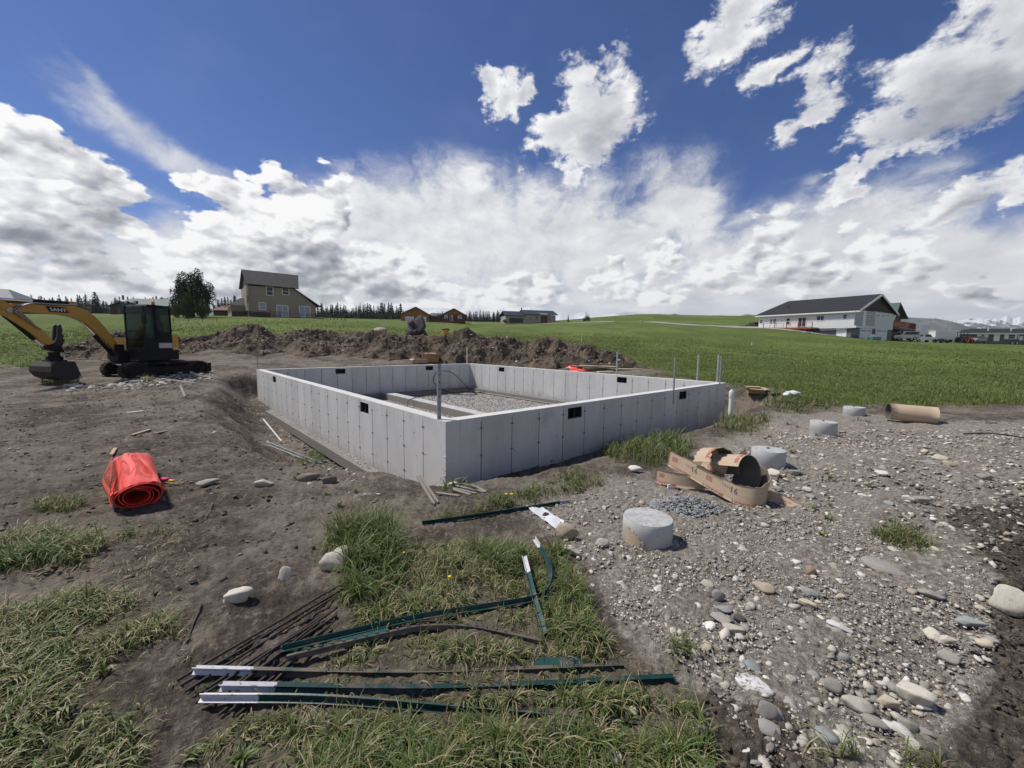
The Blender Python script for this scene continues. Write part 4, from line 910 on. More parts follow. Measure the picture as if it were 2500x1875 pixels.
# ------------------------------------------------------------------ things on the building site
FONT = None
def text_verts(txt, size):
    """triangulated letters in the x-y plane, baseline at 0, centred on x"""
    cu = bpy.data.curves.new('lettering', 'FONT'); cu.body = txt; cu.size = size; cu.align_x = 'CENTER'; cu.resolution_u = 2; cu.offset = size*.012
    o = bpy.data.objects.new('lettering', cu); COL.objects.link(o); bpy.context.view_layer.update()
    me = o.to_mesh(); v = [w.co.copy() for w in me.vertices]; f = [tuple(p.vertices) for p in me.polygons]
    o.to_mesh_clear(); bpy.data.objects.remove(o); bpy.data.curves.remove(cu); return v, f
def sweep(mb, pts, prof, up=Vector((0, 0, 1)), ups=None):
    """sweep a closed profile (list of (side, up)) along points"""
    pts = [Vector(p) for p in pts]; n = len(prof); vs = []
    for i, p in enumerate(pts):
        t = (pts[min(i+1, len(pts)-1)]-pts[max(i-1, 0)]).normalized(); u = ups[i] if ups else up
        s = t.cross(u).normalized(); w = s.cross(t).normalized(); vs += [p+s*a+w*b for a, b in prof]
    f = [(i*n+k, i*n+(k+1) % n, (i+1)*n+(k+1) % n, (i+1)*n+k) for i in range(len(pts)-1) for k in range(n)]
    f += [tuple(range(n))[::-1], tuple(range((len(pts)-1)*n, len(pts)*n))]
    mb.add(vs, f)
def mud(P, c): return mixc(noise(P, 9, 6, .7).ss(.5, .68)*.8, c, (.14, .12, .10))
def mudheavy(P, c): return mixc(noise(P, 5, 6, .7).ss(.36, .56)*.9, c, (.15, .125, .10))
GREEN = material('green_post_paint', (.012, .052, .048), .42, 0, .25, 20, .1, 60, .5, fn=mud); GREENMUD = material('muddy_green_post_paint', (.016, .045, .042), .6, 0, .25, 20, .1, 60, .4, fn=mudheavy)
WHITEP = material('white_post_paint', (.52, .52, .56), .5, 0, .1, 30, .1, 60, fn=lambda P, c: mixc(noise(P, 40, 4, .7).ss(.58, .66)*.8, c, (.12, .11, .10)))
PLATE = material('spade_plate_paint', (.022, .075, .072), .45, .2, .3, 12, fn=mud)
def tpost(pix, label, tip=.16, plate=None, lift=.03, mat=None, up=(0, -.25, 1), tipmat=None, ln=None, studs=True, prof=None, ends_z=None):
    P = [hit(x, y, False) for x, y in pix]
    for i, p in enumerate(P): p.z = gz(p.x, p.y)+(ends_z[i]-.02 if ends_z else lift)
    path = smooth_path(P, 10) if len(P) > 2 else [P[0].lerp(P[1], k/24) for k in range(25)]
    L = [0.]
    for a, b in zip(path, path[1:]): L.append(L[-1]+(b-a).length)
    up = Vector(up).normalized(); root = empty('fence_post', P[0], label, 'fence post', group='steel fence posts lying on the site')
    lift += .035; P = [q+Vector((0, 0, .035)) for q in P]
    inv = Matrix.Translation(-P[0])
    w, st, th = .020, .029, .0035
    prof = prof or [(-w, 0), (w, 0), (w, th), (th*.6, th), (th*.6, st), (-th*.6, st), (-th*.6, th), (-w, th)]
    k = max(i for i, l in enumerate(L) if l <= tip) if tip else 0
    def part(nm, pts, m):
        mb = MB(); sweep(mb, [inv @ p for p in pts], prof, up); return mb.build(nm, m, root)
    if tip:
        cut = path[k].lerp(path[k+1], (tip-L[k])/(L[k+1]-L[k])); part('painted_tip', path[:k+1]+[cut], tipmat or WHITEP); part('shaft', [cut]+path[k+1:], mat or GREEN)
    else: part('shaft', path, mat or GREEN)
    if studs:
        mb = MB(); s = .1
        while s < L[-1]-.2:
            i = max(j for j, l in enumerate(L) if l <= s); p = inv @ path[i].lerp(path[i+1], (s-L[i])/(L[i+1]-L[i])); t = (path[i+1]-path[i]).normalized()
            sd = t.cross(up).normalized(); M = Matrix.Translation(p-up*.003) @ Matrix((t, sd, t.cross(sd))).transposed().to_4x4()
            mb.box(-.007, .007, -.010, .010, -.006, .006, M); s += .054
        tag(mb.build('stud', mat or GREEN, root), kind='stuff')
    if plate is not None:
        i = max(j for j, l in enumerate(L) if l <= plate*L[-1]); i = min(i, len(path)-2); p = inv @ path[i]; t = (path[i+1]-path[i]).normalized(); sd = t.cross(up).normalized()
        M = Matrix.Translation(p-up*.002) @ Matrix((t, sd, t.cross(sd))).transposed().to_4x4()
        mb = MB(); mb.prism([(-.11, -.055), (.09, -.055), (.12, -.03), (.12, .03), (.09, .055), (-.11, .055), (-.125, .03), (-.125, -.03)], -.0015, .0015, M, 'z'); mb.build('anchor_plate', PLATE, root)
    return root
tpost([(475, 1644), (1000, 1640), (1522, 1632)], 'muddy straight steel fence post, topmost of the three lying side by side', .27, .86, .035, GREENMUD, up=(0, -.6, 1), ends_z=[.085, .06, .045])
tpost([(541, 1688), (1100, 1676), (1645, 1664)], 'dark green steel fence post in the middle of the three side by side', .24, None, .04, GREEN, up=(0, -.75, 1), studs=False, ends_z=[.085, .06, .05])
tpost([(492, 1716), (800, 1716), (1180, 1724), (1430, 1755), (1662, 1790)], 'green fence post with a bowed muddy end, lowest of the three side by side', .25, .86, .03, GREEN, up=(0, -.3, 1), studs=False, ends_z=[.085, .075, .05, .035, .025])
tpost([(690, 1592), (1000, 1530), (1200, 1502), (1312, 1478), (1344, 1452), (1340, 1410), (1306, 1356)][::-1], 'studded green fence post with its white end bent up into a hook', .12, .84, .05, GREEN, up=(0, .1, 1), ends_z=[.16, .14, .11, .09, .08, .075, .07])
tpost([(700, 1612), (950, 1556), (1040, 1540), (1150, 1546), (1326, 1568)], 'slightly bowed green fence post below the hooked one', 0, None, .045, GREENMUD, up=(0, -.5, -1), ends_z=[.09, .085, .085, .08, .07])
tpost([(1277, 1388), (1298, 1470), (1327, 1556)], 'short green fence post crossing under the hooked one', .2, None, .03, GREEN, up=(1, 0, .6), ends_z=[.13, .10, .07])
tpost([(1390, 1222), (1210, 1252), (1030, 1283)], 'dark fence post lying in the dandelions near the foundation corner', .13, None, .04, GREEN, up=(0, -.7, 1))
BAREZ = material('bare_zinc_channel', (.50, .50, .49), .5, .5, .2, 10)
CH = [(-.02, 0), (.02, 0), (.02, .02), (.017, .02), (.017, .003), (-.017, .003), (-.017, .02), (-.02, .02)]
tpost([(641, 1022), (686, 1078)], 'pale metal channel lying beside the footing trench', 0, None, .03, BAREZ, studs=False, prof=CH)
tpost([(652, 1079), (786, 1132)], 'galvanised post with a spade plate pointing at the footing trench', .12, .95, .06, GALV_DULL, studs=False)
tpost([(648, 1083), (770, 1131)], 'galvanised post without plate beside the footing trench', 0, None, .045, GALV_DULL, studs=False)
REBAR = material('rusty_rebar', (.060, .055, .052), .7, .5, .4, 14, .2, 60, var2=((.12, .078, .05), .6))
def rebar(a, b, label, dz=0.0, r=.0068, grp='rebar rods in the fan shaped bundle'):
    A, B = hit(*a, False), hit(*b, False); A.z = gz(A.x, A.y)+.004+dz; B.z = gz(B.x, B.y)+.014+dz
    n = 56; pts = [A.lerp(B, k/n)+Vector((0, 0, math.sin(k*.2+a[0])*.002)) for k in range(n+1)]
    mb = MB(); mb.tube([p-A for p in pts], [r*(1.16 if k % 2 else .92) for k in range(n+1)], 7)
    o = mb.build('rebar', REBAR, None, True); o.location = A; tag(o, label, 'rebar', grp)
_ord = ['first', 'second', 'third', 'fourth', 'fifth', 'sixth', 'seventh', 'eighth', 'ninth', 'last']
for i, (a, b, dz) in enumerate((((433, 1665), (852, 1427), .012), ((441, 1673), (858, 1432), 0), ((452, 1688), (842, 1450), .004), ((470, 1702), (824, 1487), .003), ((486, 1708), (818, 1495), .012), ((503, 1718), (822, 1502), .0),
                 ((533, 1744), (806, 1528), .002), ((520, 1728), (780, 1522), .01), ((560, 1738), (812, 1540), .004), ((575, 1745), (700, 1640), .0))): rebar(a, b, _ord[i]+' rusty rebar rod of the fan shaped bundle, counted from its upper left edge', dz+.002)
rebar((455, 1570), (493, 1490), 'thin bent dark rod lying alone on the dirt left of the bundle', 0, .005, 'loose steel scraps')
WIRE = material('rusty_tie_wire', (.10, .07, .05), .7, .5)
def wire(pix, label, r=.0022, z=.02, name='wire', cat='wire', mat=None, hs=None):
    P = [hit(x, y, False) for x, y in pix]
    for i, p in enumerate(P): p.z = gz(p.x, p.y)+(hs[i] if hs else z)
    mb = MB(); mb.tube([p-P[0] for p in smooth_path(P, 8)], r, 6); o = mb.build(name, mat or WIRE, None, True); o.location = P[0]; return tag(o, label, cat)
wire([(1010, 1530), (1100, 1538), (1075, 1535), (1180, 1470), (1235, 1480), (1250, 1515)], 'thin rusty wire looping over the two bent fence posts', hs=[.02, .03, .05, .07, .05, .02])
# wooden laths
WOOD = material('weathered_lath', (.25, .225, .195), .85, 0, .2, 14, .3, 60, .2); WOODN = material('fresh_lumber', (.42, .33, .22), .8, 0, .2, 8, .2, 40, .2); WOODB = material('brown_lumber', (.20, .135, .085), .85, 0, .25, 8, .2, 40, .2); WOODW = material('bleached_lumber', (.55, .51, .44), .8, 0, .15, 8, .2, 40)
def stick(a, b, w, th, mat, label, name='wooden_lath', cat='lath', grp=None, z=(0.01, 0.01), zz=None):
    A, B = hit(*a, False), hit(*b, False); A.z = gz(A.x, A.y)+z[0]; B.z = gz(B.x, B.y)+z[1]; d = B-A; L = d.length
    M = d.to_track_quat('X', 'Z').to_matrix().to_4x4(); mb = MB(); mb.prism([(0, -w/2), (L*.93, -w/2), (L, 0), (L*.93, w/2), (0, w/2)], 0, th, M, 'z')
    o = mb.build(name, mat); o.location = A; return tag(o, label, cat, grp)
for a, b, lb in (((1102, 1196), (1164, 1209), 'grey lath lying along the lower edge of the loose bundle by the foundation corner'), ((1110, 1190), (1186, 1205), 'longest lath in the loose bundle by the foundation corner'), ((1153, 1185), (1188, 1204), 'lath crossing the right end of the loose bundle by the foundation corner'),
                 ((1066, 1210), (1123, 1220), 'lath lying apart below the loose bundle by the foundation corner'), ((1104, 1200), (1150, 1214), 'shortest lath in the loose bundle by the foundation corner')): stick(a, b, .035, .012, WOOD, lb, grp='laths near the foundation corner', z=(.02, .015))
stick((1019, 1198), (1061, 1238), .03, .012, WOOD, 'grey lath leaning off the footing corner, left of a pair', z=(.16, .02)); stick((1026, 1197), (1070, 1234), .03, .012, WOOD, 'grey lath leaning off the footing corner, right of a pair', z=(.16, .02))
stick((322, 1070), (368, 1054), .05, .012, WOODN, 'pale wood scrap on the dirt above the orange roll', 'wood_scrap', 'scrap wood'); stick((272, 1110), (282, 1096), .04, .01, WOODN, 'tiny pale chip on the dirt above the orange roll', 'wood_scrap', 'scrap wood')
stick((310, 1010), (350, 1004), .09, .02, WOODW, 'bleached wood scrap far out on the left dirt', 'wood_scrap', 'scrap wood'); stick((375, 1065), (410, 1055), .05, .012, WOOD, 'grey wood scrap on the dirt left of the trench', 'wood_scrap', 'scrap wood')
stick((440, 945), (452, 970), .05, .03, WOOD, 'wooden stake lying on the dirt below the excavator', 'wooden_stake', 'stake'); stick((395, 928), (475, 940), .03, .03, WOODW, 'thin pole on the stones below the excavator', 'pole', 'pole')
wire([(440, 1290), (490, 1270), (520, 1235), (500, 1275), (470, 1295)], 'curled dry root on the dirt below the flat grey stone', .004, .01, 'dry_root', 'root', WOODB)
# dandelions
YEL = material('dandelion_yellow', (.78, .52, .01), .7); STEM = material('plant_stem', (.09, .14, .04), .7)
for px, py, lab in ((1236, 1219, 'left yellow dandelion by the far fence post'), (1249, 1219, 'right yellow dandelion by the far fence post'), (1098, 1434, 'single yellow dandelion in the middle grass'), (986, 1371, 'tiny yellow dandelion in the tall grass')):
    p = hit(px, py+8); s = .012 if py > 1300 else .02; r = empty('dandelion', p, lab, 'dandelion'); m = MB(); m.tube([(0, 0, 0), (.005, 0, .05), (0, 0, .095)], .0022, 5); m.build('stem', STEM, r)
    m = MB()
    for k in range(26):
        a = k*2.4; q = s*math.sqrt((k+1)/26); M = Matrix.Translation((0, 0, .097)) @ Matrix.Rotation(a, 4, 'Z'); m.add([M @ Vector(v) for v in ((q*.2, -.0022, .004), (q*.2, .0022, .004), (q, .003, .006*(1-q/s)), (q, -.003, .006*(1-q/s)))], [(0, 1, 2, 3)])
    m.build('flower_head', YEL, r)
# concrete piers
def pier_fn(P, c):
    c = mixc(noise(P, 5, 5, .65).ss(.5, .7)*.4, c, (.30, .30, .29)); c = mixc(noise(mapped(P, scale=(.4, .4, 9), kind='POINT'), 2, 4, .6).ss(.55, .68)*.25, c, (.52, .53, .53)); return mixc(noise(P, 38, 2, .5).ss(.69, .73)*.7, c, (.10, .10, .10))
PIER = material('pier_concrete', (.43, .44, .44), .85, 0, .08, 4, .2, 80, .25, fn=pier_fn)
PTOP = material('pier_top', (.34, .345, .34), .9, 0, .25, 9, .5, 40, .2, fn=lambda P, c: mixc(noise(P, 14, 5, .7).ss(.45, .6)*.6, c, (.50, .50, .49)))
CARD = material('cardboard', (.44, .345, .25), .85, 0, .10, 5, .1, 60, .2, fn=lambda P, c: mixc(noise(mapped(P, scale=(1, 1, 14), kind='POINT'), 3, 3, .6).ss(.56, .64)*.35, c, (.27, .20, .14)))
CARDIN = material('cardboard_inside', (.125, .115, .105), .85, 0, .2, 5, .1, 60, .2); REDINK = material('red_print', (.42, .055, .045), .8, 0, .3, 40); BLUEINK = material('faded_violet_print', (.13, .10, .13), .8, 0, .3, 40)
for (x, y, zt, lab, zb) in ((1.17, 3.33, .15, 'nearest round concrete pier with cardboard stuck to its foot', -.2), (3.49, 5.40, .22, 'round concrete pier right behind the torn cardboard tubes', -.15), (5.64, 7.25, .27, 'third round concrete pier from the front, out on the rubble', -.1), (7.92, 9.31, .24, 'farthest round concrete pier near the meadow edge', -.1)):
    r = empty('concrete_pier', (x, y, zb), lab, 'concrete pier', group='concrete piers in a row'); h = zt-zb; R_ = .2032
    m = MB(); n = 48; m.lathe([(R_, 0), (R_, h*.55), (R_*1.001, h*.551), (R_*.999, h*.8), (R_, h-.012), (R_-.006, h-.003)], n); o = m.build('shaft', PIER, r); shade_auto(o)
    m = MB(); v = [(0, 0, h+.002)]; f = []; rings = 5
    for q in range(1, rings+1):
        for k in range(n): a = 6.2832*k/n; rr = (R_-.004)*q/rings; v.append((rr*math.cos(a), rr*math.sin(a), h-.0025+(RNG.normal(0, .0010) if q < rings else 0)))
    f += [(0, 1+k, 1+(k+1) % n) for k in range(n)]+[(1+q*n+k, 1+(q+1)*n+k, 1+(q+1)*n+(k+1) % n, 1+q*n+(k+1) % n) for q in range(rings-1) for k in range(n)]
    m.add(v, f); m.build('rough_top', PTOP, r, True)
    if x > 1.5: m = MB(); M = Matrix.Translation((.01, .03, h)); m.box(-.018, .018, -.012, .012, -.002, .014, M, .003); m.build('anchor_stub', DARK_GREY, r)
    if x < 1.5:
        m = MB(); a0, a1 = math.radians(195), math.radians(262); N_ = 22; vv = []
        for k in range(N_+1):
            t = k/N_; a = a0+(a1-a0)*t; top = .30-.16*t**1.6+RNG.normal(0, .006)-(.10 if t > .85 else 0)*t; top = max(top, .1)
            for q, z in ((R_+.003, 0), (R_+.003, top), (R_+.009, top), (R_+.009, 0)): vv.append((q*math.cos(a), q*math.sin(a), z))
        ff = [(4*k+i, 4*k+(i+1) % 4, 4*k+4+(i+1) % 4, 4*k+4+i) for k in range(N_) for i in range(4)]; m.add(vv, ff); cb = m.build('cardboard_form', CARD, r)
        tv, tf = text_verts('16', .06); m = MB(); m.add([((R_+.0105)*math.cos(math.radians(242)+v.x/R_), (R_+.0105)*math.sin(math.radians(242)+v.x/R_), .155+v.y) for v in tv], tf); m.build('printed_number', BLUEINK, cb)
# torn cardboard column forms
OC = hit(1737, 1208, False); _az = math.atan2(OC.x, OC.y); CX = Vector((math.cos(_az), -math.sin(_az), 0)); CY = Vector((math.sin(_az), math.cos(_az), 0))
def sheet(name, label, surf, nu, nv, prints=(), torn=(.0, .0), root_at=None, cat='cardboard form', seed=0):
    """surf(u, v) -> local point and outward normal; tan outside, grey inside, real thickness"""
    base = Vector(root_at) if root_at is not None else OC
    root = empty(name, base, label, cat, group='torn cardboard column forms')
    def W(q): return q
    out, inn = [], []
    for i in range(nu+1):
        for j in range(nv+1):
            u, v = i/nu, j/nv
            vv = v
            if torn[1] and j == nv: vv = 1-torn[1]*(.5+.5*math.sin(i*1.9+seed)+.6*math.sin(i*.7+seed*2))*.5
            if torn[0] and j == 0: vv = torn[0]*(.5+.5*math.sin(i*2.3+seed))*.5
            p, n = surf(u, vv); out.append(p+n*.0022); inn.append(p-n*.0022)
    I = lambda i, j: i*(nv+1)+j
    rim = [I(i, 0) for i in range(nu+1)]+[I(nu, j) for j in range(1, nv+1)]+[I(i, nv) for i in range(nu-1, -1, -1)]+[I(0, j) for j in range(nv-1, 0, -1)]
    q = [(I(i, j), I(i+1, j), I(i+1, j+1), I(i, j+1)) for i in range(nu) for j in range(nv)]
    N_ = len(out); m = MB(); m.add(out+inn, q+[(rim[k], rim[(k+1) % len(rim)], rim[(k+1) % len(rim)]+N_, rim[k]+N_) for k in range(len(rim))]); m.build('outer_face', CARD, root, True)
    m = MB(); m.add([p-surf_n*0 for p, surf_n in zip(inn, inn)], [f[::-1] for f in q]); m.build('inner_face', CARDIN, root, True)
    for txt, size, cu, cv, su, sv, rot, mt in prints:        # text centred at (cu, cv); su, sv metres per unit of u and v
        tv, tf = text_verts(txt, size); vv = []
        for v in tv:
            a, b = (v.x, v.y-size*.35); a, b = (a*math.cos(rot)-b*math.sin(rot), a*math.sin(rot)+b*math.cos(rot))
            p, n = surf(min(max(cu+a/su, 0), 1), min(max(cv+b/sv, 0), 1)); vv.append(p+n*.0042)
        m = MB(); m.add(vv, tf); m.build('printed_lettering', mt, root)
    return root
def ribbon(plan, H, lean=(0, 0, 0)):
    """standing strip: plan points (x right, y back, z of the lower edge), H height or a list of heights"""
    P = smooth_path([Vector(p) for p in plan], 6); n = len(P)-1; Hs = H if isinstance(H, (list, tuple)) else [H]*len(plan)
    Ln = [0.]
    for a, b in zip(P, P[1:]): Ln.append(Ln[-1]+(b-a).length)
    T = Ln[-1]
    def f(u, v):
        s = u*T; i = min(max([k for k, l in enumerate(Ln) if l <= s] or [0]), n-1); t = (s-Ln[i])/max(Ln[i+1]-Ln[i], 1e-6); p = P[i].lerp(P[i+1], t)
        tg = (P[min(i+1, n)]-P[max(i-1, 0)]); tg.z = 0; tg.normalize(); nn = Vector((tg.y, -tg.x, 0)); hh = np.interp(u*(len(plan)-1), range(len(Hs)), Hs)
        up = (Vector((0, 0, 1))+Vector(lean)).normalized(); q = p+up*(v*hh); return CX*q.x+CY*q.y+Vector((0, 0, q.z)), (CX*nn.x+CY*nn.y)
    return f, T
def tube_arc(c, axis, R_, a0, a1, L):
    c, ax = Vector(c), Vector(axis).normalized(); e1 = (Vector((0, 0, 1))-ax*ax.z).normalized(); e2 = ax.cross(e1)
    def f(u, v):
        a = math.radians(a0+(a1-a0)*u); n = e1*math.cos(a)+e2*math.sin(a); q = c+ax*(v-.5)*L+n*R_
        return CX*q.x+CY*q.y+Vector((0, 0, q.z)), CX*n.x+CY*n.y+Vector((0, 0, n.z))
    return f
SONO = 'SONOTUBE'
f, T = ribbon([(-.50, .26, .19), (-.22, .10, .12), (.08, -.07, .03), (.28, -.15, -.02), (.42, -.14, -.02), (.51, -.03, -.01), (.50, .12, .0), (.40, .23, .02)], [.19, .2, .2, .2, .21, .24, .30, .34], (.10, .12, 0))
sheet('cardboard_form', 'longest torn cardboard strip curling round at its right end in the tube heap', f, 60, 8, [('S SONOTUBE', .042, .13, .10, T, .2, 0, REDINK), ('16', .085, .235, .56, T, .2, 0, BLUEINK), ('1 2 3 H', .034, .19, .6, T, .2, 0, BLUEINK), ('S SONOTUBE', .042, .40, .10, T, .2, 0, REDINK),
      ('16', .085, .545, .62, T, .2, 0, BLUEINK), ('1 2 3 H', .034, .495, .66, T, .2, 0, BLUEINK), ('S SONOTUBE', .04, .62, .1, T, .2, 0, REDINK), ('|||||', .06, .06, .62, T, .2, 0, REDINK), ('|||||', .06, .36, .62, T, .2, 0, REDINK)], (0, .12), seed=2)
f, T = ribbon([(-.62, .16, -.01), (-.42, .10, -.01), (-.2, .13, -.01), (0, .24, 0)], .17, (.02, .1, 0))
sheet('cardboard_form', 'lowest flat cardboard strip at the left end of the tube heap', f, 24, 5, [('S SONOTUBE', .04, .2, .13, T, .17, 0, REDINK), ('|||||', .05, .12, .65, T, .17, 0, REDINK)], seed=4)
f = tube_arc((.22, .10, .27), (.78, -.58, .20), .19, -165, 62, .33)
sheet('cardboard_form', 'half round cardboard tube opening to the right on top of the heap', f, 36, 6, [(SONO, .052, .74, .87, .65, .30, 0, REDINK), ('H H I', .07, .72, .3, .65, .3, 1.57, BLUEINK)], (.10, .0), seed=1)
f = tube_arc((.02, .14, .29), (.72, -.66, .26), .21, -120, 70, .26)
sheet('cardboard_form', 'ragged cardboard half tube left of the open one on the heap', f, 30, 6, [(SONO, .055, .70, .80, .60, .22, 0, REDINK)], (.3, .25), seed=5)
f, T = ribbon([(-.13, .28, .24), (-.04, .20, .22), (.05, .18, .20), (.13, .22, .20)], [.24, .25, .22, .17], (.22, .30, 0))
sheet('cardboard_form', 'topmost upright cardboard flap at the back of the tube heap', f, 16, 6, [('S SONO', .042, .55, .12, T, .2, 0, REDINK), ('16', .07, .3, .62, T, .2, 0, BLUEINK), ('||||', .06, .55, .62, T, .2, 0, REDINK)], (0, .2), seed=3)
f, T = ribbon([(.22, .34, .26), (.27, .33, .28), (.31, .35, .30)], [.15, .2, .17], (.15, .1, 0)); sheet('cardboard_form', 'thin torn cardboard tongue sticking up behind the open tube', f, 8, 4, [], (0, .4), seed=7)
f, T = ribbon([(.50, .10, .0), (.63, .06, .0), (.82, -.04, .0)], [.13, .11, .06], (.1, .5, 0)); sheet('cardboard_form', 'narrow cardboard strip trailing off the heap to the right', f, 14, 4, [('SONO', .035, .6, .5, T, .11, 0, REDINK)], (0, .2), seed=6)
f, T = ribbon([(-.30, .34, .10), (-.1, .30, .10), (.12, .26, .12)], [.2, .22, .2], (0, .2, 0)); sheet('cardboard_form', 'cardboard strip seen edge on behind the long strip', f, 14, 4, [('16', .06, .8, .4, T, .2, 0, BLUEINK)], seed=8)
m = MB(); m.box(-.06, .06, -.02, .02, 0, .05, bev=.004); o = m.build('foam_block', material('white_foam', (.66, .68, .70), .7)); p = hit(1642, 1190, False); o.location = (p.x, p.y, gz(p.x, p.y)); tag(o, 'small white foam block under the cardboard strips', 'foam block')
# loose tube lying by the meadow
OC2 = hit(2222, 1030, False); _o, _x, _y = OC, CX, CY; a = math.atan2(OC2.x, OC2.y)-.25; CX, CY = Vector((math.cos(a), -math.sin(a), 0)), Vector((math.sin(a), math.cos(a), 0))
f = tube_arc((0, 0, .17), (1, .06, -.03), .17, -200, 145, .74); sheet('cardboard_form', 'whole cardboard tube lying on the dirt at the meadow edge', f, 44, 5, [('S SONOTUBE', .06, .38, .25, 1.0, .74, 1.57, REDINK), ('S SONOTUBE', .06, .38, .7, 1.0, .74, 1.57, REDINK)], (.06, 0), root_at=OC2, seed=9)
CX, CY = _x, _y
# crumpled boxes
def crumple(px, py, s, label, mat, name='cardboard_box', cat='cardboard box'):
    p = hit(px, py, False); p.z = gz(p.x, p.y); r = empty(name, p, label, cat, -math.atan2(p.x, p.y)+.3); m = MB(); w, d, h = s
    j = lambda: RNG.uniform(-.06, .06)*w
    b = [Vector((x*w/2+j(), y*d/2+j(), 0)) for x, y in ((-1, -1), (1, -1), (1, 1), (-1, 1))]; t = [v+Vector((j(), j(), h*RNG.uniform(.6, 1.1))) for v in b]
    m.add(b+t, [(3, 2, 1, 0)]+[(k, (k+1) % 4, 4+(k+1) % 4, 4+k) for k in range(4)]+[(4+k, 4+(k+1) % 4, (k+1) % 4, k) for k in range(4)]); m.build('carton', mat, r)
    m = MB()
    for k in range(4):
        a_, b_ = t[k], t[(k+1) % 4]; o_ = ((a_+b_)/2); o_.z = 0; o_ = o_.normalized()*d*.35+Vector((0, 0, RNG.uniform(-.3, .35)*h)); q = [a_, b_, b_+o_, a_+o_]; m.add(q+[v+Vector((0, 0, .004)) for v in q], [(0, 1, 2, 3), (7, 6, 5, 4)])
    m.build('flap', CARD, r); return r
CARD2 = material('rusty_brown_cardboard', (.33, .20, .11), .85, 0, .2, 6, .1, 30, .2)
crumple(1842, 966, (.42, .34, .2), 'open brown cardboard box lying past the white pipe', CARD2); crumple(1026, 886, (.75, .5, .3), 'tan crumpled cardboard on the foot of the dirt heap, left of a pair', CARD); crumple(1052, 884, (.8, .6, .5), 'upright tan cardboard on the foot of the dirt heap, right of a pair', CARD2)
crumple(1425, 886, (.6, .4, .42), 'cardboard box standing on the lumber pile', CARD2); crumple(1444, 886, (.5, .4, .36), 'smaller cardboard box right of the one on the lumber pile', CARD2)
# white fabric strip weighed down by rocks
FAB = material('white_geotextile', (.62, .63, .66), .75, 0, .06, 10, .3, 25, .2)
def cloth(edge_a, edge_b, label, name='fabric_strip', mat=None, lift=.012):
    n = 14; v = []
    for k in range(n+1):
        t = k/n
        a = (edge_a[0][0]+(edge_a[1][0]-edge_a[0][0])*t, edge_a[0][1]+(edge_a[1][1]-edge_a[0][1])*t); b = (edge_b[0][0]+(edge_b[1][0]-edge_b[0][0])*t, edge_b[0][1]+(edge_b[1][1]-edge_b[0][1])*t)
        for q in range(5):
            s = q/4; p = hit(a[0]+(b[0]-a[0])*s, a[1]+(b[1]-a[1])*s, False); v.append((p.x, p.y, gz(p.x, p.y)+lift+.012*math.sin(t*9+s*4)*math.sin(s*3.1)+RNG.normal(0, .002)))
    N_ = len(v); v += [(x, y, z-.004) for x, y, z in v]; f = [(k*5+q, k*5+q+1, k*5+q+6, k*5+q+5) for k in range(n) for q in range(4)]; m = MB(); m.add(v, f+[tuple(i+N_ for i in g[::-1]) for g in f]); return tag(m.build(name, mat or FAB, None, True), label, 'fabric')
cloth(((1284, 1236), (1362, 1294)), ((1325, 1236), (1378, 1272)), 'white fabric strip lying on the dirt under a dark stone'); rock(1331, 1254, 20, 17, 'dark', 'small dark round stone lying on the white fabric strip')
wire([(1100, 1190), (1125, 1180), (1150, 1186)], 'grey root at the near foundation corner', .006, .02, 'dry_root', 'root', WOOD)
# white pipe
PVC = material('white_pvc', (.74, .74, .71), .4, 0, .03, 5)
p = at_t(1783, 1012, 10.9); r = empty('vent_pipe', p, 'white plastic pipe standing up by the right corner of the foundation', 'pipe'); m = MB(); m.lathe([(.057, -.5), (.057, .58)], 20); shade_auto(m.build('pipe', PVC, r))
m = MB(); m.lathe([(.064, .46), (.066, .465), (.066, .60), (.060, .635), (.052, .64)], 20); shade_auto(m.build('collar', PVC, r)); m = MB(); m.lathe([(.03, .64), (.03, .672), (.026, .676)], 12); shade_auto(m.build('plug', PVC, r))
# metal posts bolted to the walls
def wall_post(u, v, label, ztop, zbot=ZT-.25, w=.05, face=None, mat=GALV, tilt=0):
    q = uv(u, v); r = empty('metal_post', (q[0], q[1], zbot), label, 'metal post', YAW-math.pi/2, group='metal posts on the foundation walls'); r.rotation_euler[1] = tilt; h = ztop-zbot; t = .004
    m = MB(); m.box(-w/2, w/2, -t/2, t/2, 0, h); m.box(-w/2, -w/2+t, t/2, .028, 0, h); m.box(w/2-t, w/2, t/2, .028, 0, h); m.build('channel', mat, r)
    m = MB()
    for z in (.06, .16): m.lathe([(.009, 0), (.009, .006)], 6, Matrix.Translation((0, -t/2, z)) @ Matrix.Rotation(math.pi/2, 4, 'X'))
    m.build('bolt', DARK_GREY, r); m = MB(); k = 0.34
    while k < h-.05: m.box(-.008, .008, -t/2-.0012, -t/2+.0005, k, k+.02); k += .1
    m.build('slot', DARK_GREY, r); return r
def on_top(px, py): d = ray(px, py); t = (ZT-EYE)/d[2]; q = np.array([d[0]*t, d[1]*t])-NC; return q @ eL, q @ eR, t
def post_at(px, pyb, pyt, label, w=.05, mat=GALV, du=0, dv=0, zb=None, snap=None):
    u, v, t = on_top(px, pyb)
    if snap == 'F': v = LV-.012
    if snap == 'R': u = -.004
    if snap == 'L': v = .03
    return wall_post(u+du, v+dv, label, ZT+(pyb-pyt)*t/F, ZT-.02 if zb is None else zb, w, mat=mat)
post_at(1073, 1024, 888, 'galvanised metal post standing on the near corner of the foundation', .052, GALV_DULL, snap='L')
u_, v_, t_ = on_top(1623, 950); wall_post(-.006, v_, 'dull metal post bolted to the outside of the right wall', ZT+.80, ZT-.34, .04, mat=GALV_DULL)
